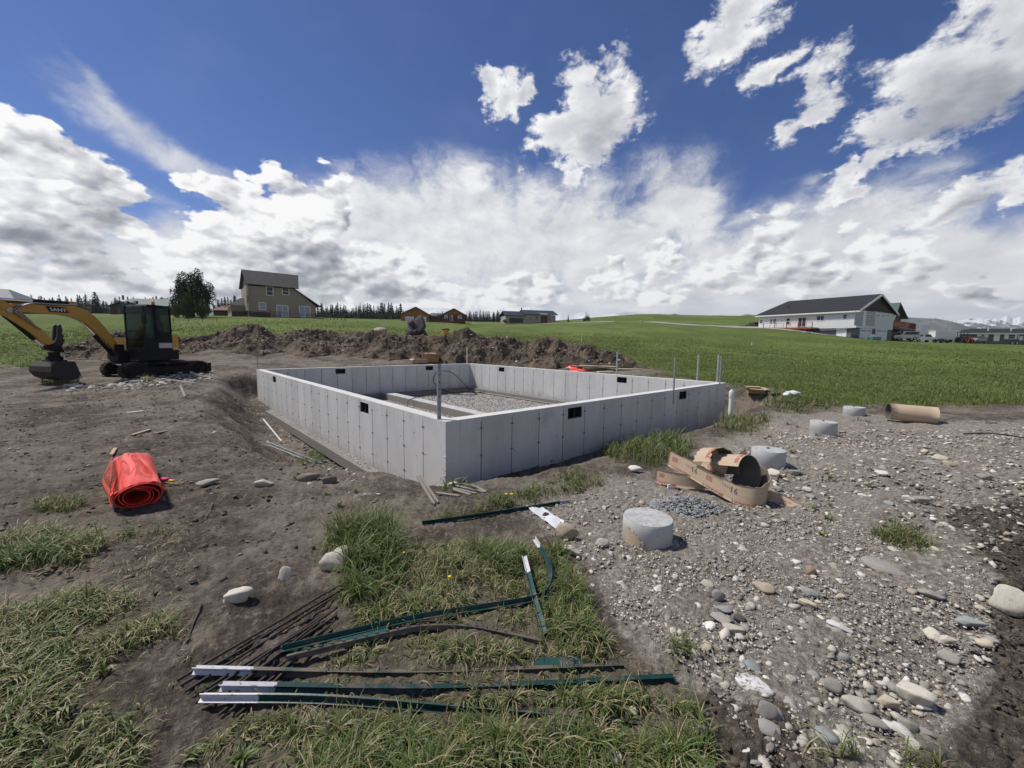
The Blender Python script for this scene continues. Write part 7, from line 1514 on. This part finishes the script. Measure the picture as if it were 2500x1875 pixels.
def quad():
    q = at_t(2297, 839, 86); r = empty('quad_bike', q, 'black quad bike parked in front of the white trailer', 'quad bike', .1); m = MB(); m.prism([(-1.0, .5), (1.0, .5), (1.05, .8), (.5, .85), (.1, .95), (-.9, .9), (-1.1, .75)], -.25, .25, None, 'y'); m.build('body', CARB, r); m = MB(); m.box(-.8, .15, -.18, .18, .95, 1.05, None, .03); m.build('seat', CARB, r)
    for x in (-.75, .75):
        m = MB(); m.box(x-.42, x+.42, -.6, .6, .72, .78, None, .02); m.build('mudguard', CARB, r)
        for s in (-1, 1): m = MB(); m.lathe([(.26, -.12), (.32, -.08), (.32, .1), (.2, .14)], 14, Matrix.Translation((x, s*.5, .32)) @ Matrix.Rotation(-s*math.pi/2, 4, 'X')); m.build('wheel', TYRE, r)
    m = MB(); m.tube([(.45, -.4, 1.15), (.4, 0, 1.12), (.45, .4, 1.15)], .025, 6); m.tube([(.4, 0, 1.12), (.6, 0, .8)], .03, 6); m.build('handlebar', CARB, r)
quad()
def tractor():
    q = at_t(2352, 837, 92); r = empty('tractor', q, 'orange red tractor with a front loader beside the white trailer', 'tractor', math.radians(8)); m = MB(); m.prism([(-.2, .6), (1.5, .6), (1.5, 1.35), (.4, 1.5), (-.2, 1.3)], -.35, .35, None, 'y'); m.build('bonnet', TRAC, r); m = MB(); m.box(-1.1, -.1, -.6, .6, .75, .95); m.box(-.8, -.3, -.3, .3, .95, 1.3, None, .05); m.build('seat', CARB, r)
    m = MB()
    for x, y in ((-1, -.6), (-1, .6), (0, -.6), (0, .6)): m.box(x-.04, x+.04, y-.04, y+.04, .9, 2.3)
    m.box(-1.15, .15, -.7, .7, 2.3, 2.38); m.build('canopy', CARB, r)
    for x, R_, w in ((-.7, .65, .2), (1.15, .42, .14)):
        for s in (-1, 1): m = MB(); m.lathe([(R_*.85, -w), (R_, -w*.6), (R_, w*.6), (R_*.85, w), (R_*.5, w)], 18, Matrix.Translation((x, s*.7, R_)) @ Matrix.Rotation(-s*math.pi/2, 4, 'X')); wh = m.build('wheel', TYRE, r); m = MB(); m.lathe([(R_*.48, w+.004), (R_*.2, w+.03)], 12, Matrix.Translation((x, s*.7, R_)) @ Matrix.Rotation(-s*math.pi/2, 4, 'X')); m.build('rim', TRAC, wh)
    for s in (-1, 1): m = MB(); m.tube([(0, s*.5, 1.2), (1.2, s*.5, 1.35), (2.0, s*.5, .6)], .06, 6); m.build('loader_arm', TRAC, r)
    m = MB(); m.prism([(1.9, .2), (2.5, .15), (2.1, .35), (2.05, .75), (1.95, .8)], -.8, .8, None, 'y'); m.build('loader_bucket', TRAC, r)
tractor()
vehicle('parked_car', 'dark parked car with a white bonnet beside the tractor', 'car', 2384, 838, 98, math.radians(-160), SUVP, [(1.0, 1.12), (.4, 1.6), (-1.4, 1.62), (-2.0, 1.14)], 1.8, CARB, (-1.4, 1.45), .34, lambda r: (lambda m: (m.prism([(1.0, 1.13), (2.15, 1.04), (2.15, 1.07), (1.0, 1.16)], -.8, .8, None, 'y'), m.build('bonnet', CARW, r)))(MB()))
def flatbed(px, py, t, label, az=0):
    q = at_t(px, py, t); r = empty('flatbed_trailer', q, label, 'trailer', az); m = MB(); m.box(-5, 3, -1.1, 1.1, .62, .82); m.build('bed', CARB, r)
    for x in (.2, 1.2): m = MB(); m.lathe([(.33, -.1), (.37, -.05), (.37, .08), (.3, .1)], 16, Matrix.Translation((x, -1.0, .37)) @ Matrix.Rotation(math.pi/2, 4, 'X')); w = m.build('wheel', TYRE, r); m = MB(); m.lathe([(.24, .101), (.1, .12)], 12, Matrix.Translation((x, -1.0, .37)) @ Matrix.Rotation(math.pi/2, 4, 'X')); m.build('rim', STLP, w)
    for y in (-.7, .5):
        m = MB(); m.tube([(2.95, y, .8), (3.3, y, 2.5)], .05, 6); m.tube([(2.95, y+.5, .8), (3.3, y+.5, 2.5)], .05, 6)
        for k in range(7): m.tube([(2.97+k*.05, y, .9+k*.25), (2.97+k*.05, y+.5, .9+k*.25)], .03, 6)
        m.build('ramp', CARB, r)
    m = MB(); m.tube([(-5, 0, .7), (-6.3, 0, .65)], .07, 6); m.build('drawbar', CARB, r)
flatbed(2455, 842, 92, 'long black flatbed trailer with ladder ramps at the right edge', -.1)
vehicle('pickup_truck', 'grey pickup truck parked at the far left end of the white house', 'pickup truck', 1838, 806, 93, math.radians(10), PKP, [(1.25, 1.12), (.7, 1.75), (-.45, 1.78), (-.5, 1.12)], 1.9, CARG, (-1.65, 1.65), .38)
vehicle('parked_car', 'white car parked by the small brown roofed shed', 'car', 519, 777, 92, math.radians(4), SUVP, [(.7, 1.12), (.2, 1.35), (-1.2, 1.36), (-1.9, 1.14)], 1.8, CARW, (-1.4, 1.45), .32)
q = at_t(300, 828, 21.5); o = link(bpy.data.objects.new('steel_tank', rock_mesh('steel_tank', 61, 3, 0, .02, 1))); o.data.materials.append(material('pale_blue_tarp', (.42, .44, .60), .5)); o.location = q; o.scale = (.75, .6, .34); tag(o, 'pale bluish tarp bundle on the dirt behind the excavator cab', 'tarp')
# clutter before the white house
_lp = 'board in the lumber stack on the meadow before the white house'
for k in range(13): px, py = 2045+RNG.uniform(-20, 22), 846-(k//4)*3; q = at_t(px, py, 62); m = MB(); L = RNG.uniform(4, 6.5); m.box(-L/2, L/2, -.12, .12, 0, .09); o = m.build('plank', [WOODN, WOOD, WOODW, WOODB][k % 4]); o.location = q+Vector((0, RNG.uniform(-.5, .5), 0)); o.rotation_euler = (0, 0, RNG.normal(-.1, .06)); tag(o, _lp, 'plank', 'lumber stack left of the garage doors')
for k in range(12): px, py = 2158+RNG.uniform(-14, 16), 848-(k//4)*3.2; q = at_t(px, py, 61); m = MB(); L = RNG.uniform(2.4, 4); m.box(-L/2, L/2, -.15, .15, 0, .1); o = m.build('plank', [WOODN, WOODW, WOOD, CARB][k % 4]); o.location = q+Vector((0, RNG.uniform(-.6, .6), 0)); o.rotation_euler = (0, 0, RNG.normal(.02, .07)); tag(o, 'board in the lumber stack straight below the garage doors', 'plank', 'lumber stack below the garage doors')
BLUEP = material('blue_plastic', (.03, .06, .22), .5); TEAL = material('green_steel', (.05, .16, .13), .6)
for px, lab in ((2082, 'blue drum before the white house, left of a pair'), (2089, 'blue drum before the white house, right of a pair')): q = at_t(px, 832, 71.5); r = empty('drum', q, lab, 'drum'); m = MB(); m.lathe([(.3, 0), (.31, .3), (.3, .31), (.3, .6), (.31, .61), (.3, .9)], 16); m.build('barrel', BLUEP, r); m = MB(); m.lathe([(.31, .9), (.31, .94)], 16); m.build('lid', BLUEP, r)
q = at_t(2134, 833, 72); r = empty('tool_chest', q, 'low green chest with white jugs between the garage doors', 'chest', .3); m = MB(); m.box(-1.1, 1.1, -.4, .4, .05, .75, None, .03); m.build('chest', TEAL, r)
for x in (-.5, -.2, .1): m = MB(); m.lathe([(.13, .78), (.13, 1.05), (.04, 1.2)], 10, Matrix.Translation((x, 0, 0))); o = m.build('jug', PVC); o.location = q; tag(o, 'white jug standing on the green chest', 'jug', 'white jugs on the green chest')
q = at_t(1970, 826, 72); r = empty('white_frame', q, 'small white box frame before the grey lean-to', 'window frame', -.4); m = MB(); m.box(-.7, .7, -.1, .1, 0, .15); m.box(-.7, .7, -.1, .1, 1.0, 1.15); m.box(-.7, -.55, -.1, .1, .15, 1.0); m.box(.55, .7, -.1, .1, .15, 1.0); m.build('frame', TRIM, r); m = MB(); m.box(-.55, .55, -.02, .02, .15, 1.0); m.build('pane', WING, r)
q = at_t(2040, 834, 70); r = empty('wheelbarrow', q, 'yellow wheelbarrow before the grey lean-to', 'wheelbarrow', .2); m = MB(); m.prism([(-.6, .35), (.5, .35), (.8, .75), (-.8, .75)], -.4, .4, None, 'y'); m.build('tray', material('yellow_steel', (.5, .33, .03), .5), r); m = MB(); m.lathe([(.2, -.05), (.2, .05)], 12, Matrix.Translation((.8, 0, .2)) @ Matrix.Rotation(math.pi/2, 4, 'X')); m.build('wheel', TYRE, r)
for px, py, t, lab in ((1835, 850, 50, 'white survey stake in the meadow below the white house'), (1563, 796, 110, 'white marker post on the green hill'), (1350, 794, 140, 'white marker post beside the beige house'), (1419, 834, 45, 'slanting pale stake in the meadow behind the heap'), (75, 822, 38, 'thin green stake in the field at the left edge')):
    q = at_t(px, py, t); m = MB(); h = 14*t/F; m.box(-.03, .03, -.03, .03, -.2, h); o = m.build('survey_stake', TRIM if t > 40 else WOODN); o.location = q; o.rotation_euler = (0, .1 if px == 1419 else 0, 0); tag(o, lab, 'stake')
# -- roads: pale gravel bands laid on the land
RGRAV = material('pale_road_gravel', (.30, .285, .265), .95, 0, .2, .5, .3, 8, .2)
def road(pix, w, name='gravel_road', lift=.05):
    P = [Vector(at_t(x, y, t)) for x, y, t in pix]; P = smooth_path(P, 12); vs = []
    for i, q in enumerate(P):
        t = P[min(i+1, len(P)-1)]-P[max(i-1, 0)]; t.z = 0; s = Vector((-t.y, t.x, 0)).normalized()
        for k in (-1, -.33, .33, 1): a = q+s*(w/2*k); vs.append((a.x, a.y, gz(a.x, a.y)+lift))
    m = MB(); m.add(vs, [(4*i+k, 4*i+k+1, 4*i+k+5, 4*i+k+4) for i in range(len(P)-1) for k in range(3)]); o = m.build(name, RGRAV, None, True); tag(o, kind='structure')
road([(1080, 787, 118), (1180, 789, 135), (1300, 793, 145), (1400, 796, 135), (1500, 797, 128)], 3.5); road([(1580, 799, 118), (1650, 802, 108), (1720, 806, 100), (1800, 812, 92), (1880, 822, 83), (1960, 829, 76), (2060, 834, 71), (2180, 836, 72)], 4.5); road([(-40, 771, 85), (150, 772, 84), (330, 772, 86), (440, 775, 88), (600, 780, 90)], 4)
# ------------------------------------------------------------------ trees
LEAFD = material('dark_foliage', (.020, .038, .014), .8, 0, .5, .6, 0, spec=.08, obj_rand=.2, var2=((.036, .058, .018), .6)); LEAFL = material('light_foliage', (.050, .082, .020), .8, 0, .4, .8, 0, spec=.1, obj_rand=.2); PINEM = material('pine_needles', (.022, .036, .021), .8, 0, .4, .5, 0, spec=.2, obj_rand=.35); BARK = material('bark', (.07, .055, .042), .9, 0, .3, 5)
def leaf_cloud(lobes, n, size, seed):
    g = np.random.default_rng(seed); wts = np.array([l[3]*l[4]*l[5] for l in lobes]); k = g.choice(len(lobes), n, p=wts/wts.sum()); L = np.array(lobes)[k]
    d = g.normal(size=(n, 3)); d /= np.linalg.norm(d, axis=1)[:, None]; r = g.random(n)**.42; c = L[:, :3]+d*r[:, None]*L[:, 3:6]
    keep = fbm(c[:, 0]*.9+c[:, 2]*.6, c[:, 1]*.9-c[:, 2]*.8, 3, seed) > -.09; c, d = c[keep], d[keep]; n = len(c)
    a = g.normal(size=(n, 3)); a /= np.linalg.norm(a, axis=1)[:, None]; b = np.cross(a, d+g.normal(0, .5, (n, 3))); b /= np.linalg.norm(b, axis=1)[:, None]+1e-9; s = size*g.uniform(.5, 1.3, n)[:, None]
    V3 = np.stack([c-a*s, c+b*s*.45, c+a*s, c-b*s*.45], 1).reshape(-1, 3); return V3, np.arange(n*4).reshape(n, 4)
def tree(px, py, t, h, lobes, n, size, mat, label, seed, name='broadleaf_tree'):
    q = at_t(px, py, t); r = empty(name, q, label, 'tree'); V3, f_ = leaf_cloud(lobes, n, size, seed); mesh_obj('crown', V3, f_, mat, r)
    m = MB(); m.tube([(0, 0, -1), (0, 0, h*.3), (.1, 0, h*.75)], [.03*h, .022*h, .008*h], 8); g = random.Random(seed)
    for _ in range(9): a = g.uniform(0, 6.28); z = h*g.uniform(.2, .6); e = h*.28; m.tube([(0, 0, z), (math.cos(a)*e*.5, math.sin(a)*e*.5, z+e*.4), (math.cos(a)*e, math.sin(a)*e, z+e*.7)], [.012*h, .008*h, .003*h], 5)
    m.build('trunk', BARK, r); return r
tree(473, 778, 66, 8, [(0, 0, 3.6, 2.6, 2.3, 2.6), (-1.2, 0, 5.2, 1.1, 1.2, 2.4), (1.0, 0, 5.8, 1.0, 1.2, 2.2), (-.1, 0, 6.2, .6, .7, 1.4), (2.3, .3, 4.0, 1.1, 1.3, 2.1), (-2.3, 0, 3.8, 1.1, 1.2, 2.3), (0, 0, 1.6, 2.7, 2, 1.5), (3.0, 0, 2.8, .7, .8, 1.2), (-3.0, 0, 2.7, .7, .8, 1.3), (1.8, 0, 6.0, .35, .4, 1.0), (-1.9, 0, 6.2, .35, .4, 1.0)], 24000, .14, LEAFD, 'big dark bushy tree behind the excavator', 5)
tree(460, 782, 60, 4.5, [(0, 0, 2.0, .9, .9, 2.0), (0, 0, 3.3, .5, .5, 1.0)], 4200, .10, LEAFL, 'lighter green young tree in front of the big dark tree, left of a pair', 6); tree(496, 782, 61, 3.4, [(0, 0, 1.6, .95, .9, 1.4), (0, 0, 2.5, .5, .5, .8)], 3400, .10, LEAFL, 'lighter green young tree in front of the big dark tree, right of a pair', 7); tree(437, 782, 63, 3.0, [(0, 0, 1.4, 1.1, .9, 1.2)], 2400, .10, LEAFL, 'low light green bush at the left foot of the big dark tree', 8, 'bush')
def conifer_mesh(seed, h=1, n=None):
    g = np.random.default_rng(seed); n = n or 420; z = g.random(n)**1.25; rad = (1-z)**.8*(.17+.05*np.sin(z*38+seed)); th = g.uniform(0, 6.283, n); rr = rad*g.random(n)**.4
    c = np.c_[np.cos(th)*rr, np.sin(th)*rr, .10+z*.9-rr*.25]; d = np.c_[np.cos(th), np.sin(th), np.full(n, -.45)]; s = (.035+.05*(1-z))[:, None]; w = np.c_[-np.sin(th), np.cos(th), np.zeros(n)]
    V3 = np.stack([c-d*s*.7, c+w*s*.5, c+d*s*1.3, c-w*s*.5], 1).reshape(-1, 3); me = bpy.data.meshes.new('crown'); me.from_pydata(V3.tolist(), [], np.arange(n*4).reshape(n, 4).tolist()); me.materials.append(PINEM); return me
_pm = [conifer_mesh(k, n=260) for k in range(5)]; _m = MB(); _m.tube([(0, 0, -.12), (0, 0, .5), (0, 0, .95)], [.022, .015, .004], 6); _to = _m.build('trunk', BARK); _tm = _to.data; bpy.data.objects.remove(_to)
def conifer(px, py, t, hpx, label, group=None, wide=1.0):
    q = at_t(px, py, t); h = hpx*t/F; r = empty('pine_tree', q, label, 'tree', random.uniform(0, 6.28), group)
    for me, nm in ((_pm[random.randrange(5)], 'crown'), (_tm, 'trunk')): o = link(bpy.data.objects.new(nm, me)); o.parent = r; o.scale = (h*wide, h*wide, h)
    return r
conifer(1387, 792, 150, 22, 'young conifer right of the beige house', None, 1.1); conifer(236, 775, 120, 62, 'tall broad conifer standing apart above the excavator arm', None, 1.5)
tree(1432, 794, 145, 3.4, [(0, 0, 1.6, 1.5, 1.3, 1.6), (.2, 0, 2.6, .9, .9, .9)], 2400, .14, LEAFD, 'round dark bush on the meadow right of the young conifer', 9, 'bush'); tree(1233, 790, 152, 2, [(0, 0, .8, 1.4, 1.2, .8)], 900, .14, LEAFL, 'small light bush at the left end of the beige house', 10, 'bush'); tree(940, 783, 175, 4, [(0, 0, 1.2, 3.4, 2, 1.4)], 1500, .22, LEAFL, 'light green bush before the pines left of the log garage', 11, 'bush')
_g = random.Random(3)
for x0, x1, yb, hh, n, t0, lab, grp in ((35, 230, 770, 46, 42, 210, 'dark pine in the row on the ridge at the far left', 'pines on the ridge at the far left'), (240, 420, 770, 42, 40, 200, 'dark pine on the ridge behind the excavator', 'pines on the ridge behind the excavator'),
                                  (520, 610, 772, 46, 20, 180, 'dark pine on the ridge behind the small brown shed', 'pines behind the small brown shed'), (775, 985, 781, 38, 62, 190, 'dark pine in the row between the tan house and the log garage', 'pines between the tan house and the log garage'), (1040, 1100, 785, 26, 8, 230, 'dark pine behind the two log houses', 'pines behind the log houses'), (1136, 1236, 786, 26, 34, 230, 'dark pine in the row left of the beige house', 'pines left of the beige house')):
    for k in range(n): x = x0+(x1-x0)*(k+_g.random())/n; conifer(x, yb+_g.uniform(-1, 3), t0*_g.uniform(.9, 1.25), hh*_g.choice((.6, .75, .9, 1, 1.1)), lab, grp, _g.uniform(.8, 1.25))
def forest(px0, px1, t, yb, ht, n, seed):
    g = np.random.default_rng(seed); V3, F_ = [], []
    px = g.uniform(px0, px1, n); tt = t*g.uniform(.95, 1.5, n); b = 0
    for x, q in zip(px, tt):
        p_ = at_t(x, yb, q); h = ht*q/F*g.uniform(.55, 1.05); me = 26; z = g.random(me)**1.2; rad = (1-z)**.8*.19*h; th = g.uniform(0, 6.28, me)
        c = np.c_[p_.x+np.cos(th)*rad*.6, p_.y+np.sin(th)*rad*.6, p_.z+h*(.05+z*.93)]; s = ((1-z)*.09+.04)*h; w = np.c_[-np.sin(th), np.cos(th), np.zeros(me)]
        d = np.c_[np.cos(th), np.sin(th), np.full(me, -.6)]; V3.append(np.stack([c-d*s[:, None], c+w*s[:, None]*.7, c+d*s[:, None], c-w*s[:, None]*.7], 1).reshape(-1, 3))
    V3 = np.concatenate(V3); tag(mesh_obj('forest', V3, np.arange(len(V3)).reshape(-1, 4), PINEM), kind='stuff')
forest(-60, 440, 260, 768, 34, 420, 1); forest(500, 620, 230, 774, 32, 130, 2); forest(760, 1000, 250, 782, 26, 420, 3); forest(1040, 1240, 290, 787, 16, 260, 4)
# garden fence of wire on pale stakes beside the excavator
f = Fr((425, 800), 48, (530, 797), 50); r = f.root('wire_fence', 'wire garden fence on thin pale stakes behind the excavator', 'fence'); 
for k in range(10):
    m = MB(); x = f.w*k/9; m.box(x-.03, x+.03, -.03, .03, -.5, 1.15+.1*math.sin(k*3)); m.build('stake', WOODW if k % 3 else WOODB, r)
m = MB()
for z in (.15, .4, .65, .9): m.tube([(0, 0, z), (f.w, 0, z)], .007, 4)
x = 0
while x < f.w: m.tube([(x, 0, .15), (x, 0, .9)], .005, 4); x += .3
tag(m.build('wire_mesh', GALV_DULL, r), kind='stuff')
# ------------------------------------------------------------------ mountains and air
MROCK = None
def mountains(name, prof, t, snow, seed, depth=.5, label=None):
    xs = np.linspace(prof[0][0], prof[-1][0], 420); ys = np.interp(xs, [p[0] for p in prof], [p[1] for p in prof]); P0 = np.array([at_t(x, y, t)[:] for x, y in zip(xs, ys)])
    B = np.array([at_t(x, 855, t)[:] for x in xs]); rows = 44; V3 = []; H0 = P0[:, 2]-B[:, 2]
    for j in range(rows):
        k = j/(rows-1); q = P0.copy(); q[:, 1] = P0[:, 1]-k*t*depth*.5; q[:, 0] = P0[:, 0]*(1-k*depth*.5)
        rid = np.abs(fbm(q[:, 0]*.0032+seed, np.full_like(xs, k*4.5), 5, seed, .55)); z = P0[:, 2]+(fbm(xs*.09, xs*0+seed, 4, seed)*.014*H0.max())*(1-k)-H0*k**.85-rid*H0*1.1*np.sqrt(k)*(1-k); q[:, 2] = z-k*40; V3.append(q)
    V3 = np.concatenate(V3); n = len(xs); m = np.arange(rows*n).reshape(rows, n); f_ = np.stack([m[:-1, :-1], m[1:, :-1], m[1:, 1:], m[:-1, 1:]], -1).reshape(-1, 4)
    mt = bpy.data.materials.new(name+'_slopes'); mt.use_nodes = True; V.t = mt.node_tree; bs = V.t.nodes['Principled BSDF']; T = node('ShaderNodeTexCoord', 3); sp = V.t.nodes.new('ShaderNodeSeparateXYZ'); V.t.links.new(T.s, sp.inputs[0])
    c = mixc(noise(T, .006, 6, .65).ss(.4, .6), (.055, .075, .06), (.15, .15, .145)); zz = (V(sp.outputs[2])-float(B[:, 2].mean()))*(1/float(H0.max())); c = mixc((zz+(noise(mapped(T, scale=(1, 1, 2.6), kind='POINT'), .012, 6, .7)-.5)*1.7).ss(1-snow, 1.12-snow)*.9, c, (.80, .82, .85)) if snow else c
    V.t.links.new(c.s, bs.inputs['Base Color']); bs.inputs['Roughness'].default_value = .95; bs.inputs['Specular IOR Level'].default_value = .1
    o = mesh_obj(name, V3, f_, mt, smooth=True); tag(o, kind='structure')
mountains('mountains', [(900, 775), (940, 765), (965, 757), (1000, 758), (1030, 755), (1070, 751), (1085, 752), (1100, 756), (1115, 762), (1135, 762), (1180, 775), (1240, 790)], 2600, .42, 3)
mountains('mountains', [(1330, 785), (1350, 769), (1372, 762), (1400, 766), (1428, 761), (1440, 770), (1465, 772), (1500, 765), (1545, 762), (1580, 768), (1600, 775), (1640, 790)], 2800, .62, 7)
mountains('mountains', [(1585, 790), (1605, 768), (1625, 772), (1645, 765.5), (1665, 769), (1690, 777), (1715, 777), (1740, 775), (1770, 782), (1800, 775), (1820, 768), (1850, 772), (1880, 780), (1950, 790)], 3000, 0, 11)
mountains('mountains', [(1760, 800), (1800, 773), (1822, 767), (1860, 771), (1950, 780), (2100, 778), (2190, 773), (2240, 776), (2290, 778), (2325, 785), (2380, 803), (2440, 822), (2500, 840)], 2200, 0, 13)
mountains('mountains', [(2290, 800), (2330, 784), (2380, 776), (2395, 775), (2420, 779), (2445, 776), (2460, 771), (2475, 777), (2490, 773), (2505, 777), (2560, 772), (2620, 780), (2700, 800)], 3000, .3, 17)
def haze():
    m = MB(); m.box(-3100, 4700, -3000, 3400, -140, 275); mt = bpy.data.materials.new('valley_air'); mt.use_nodes = True; nt = mt.node_tree; nt.nodes.remove(nt.nodes['Principled BSDF']); v = nt.nodes.new('ShaderNodeVolumePrincipled'); v.inputs['Color'].default_value = (.90, .95, 1.0, 1); v.inputs['Density'].default_value = HAZE; v.inputs['Anisotropy'].default_value = .3
    nt.links.new(v.outputs[0], nt.nodes['Material Output'].inputs['Volume']); o = m.build('haze', mt); tag(o, kind='stuff')
HAZE = .00012
if HAZE: haze()
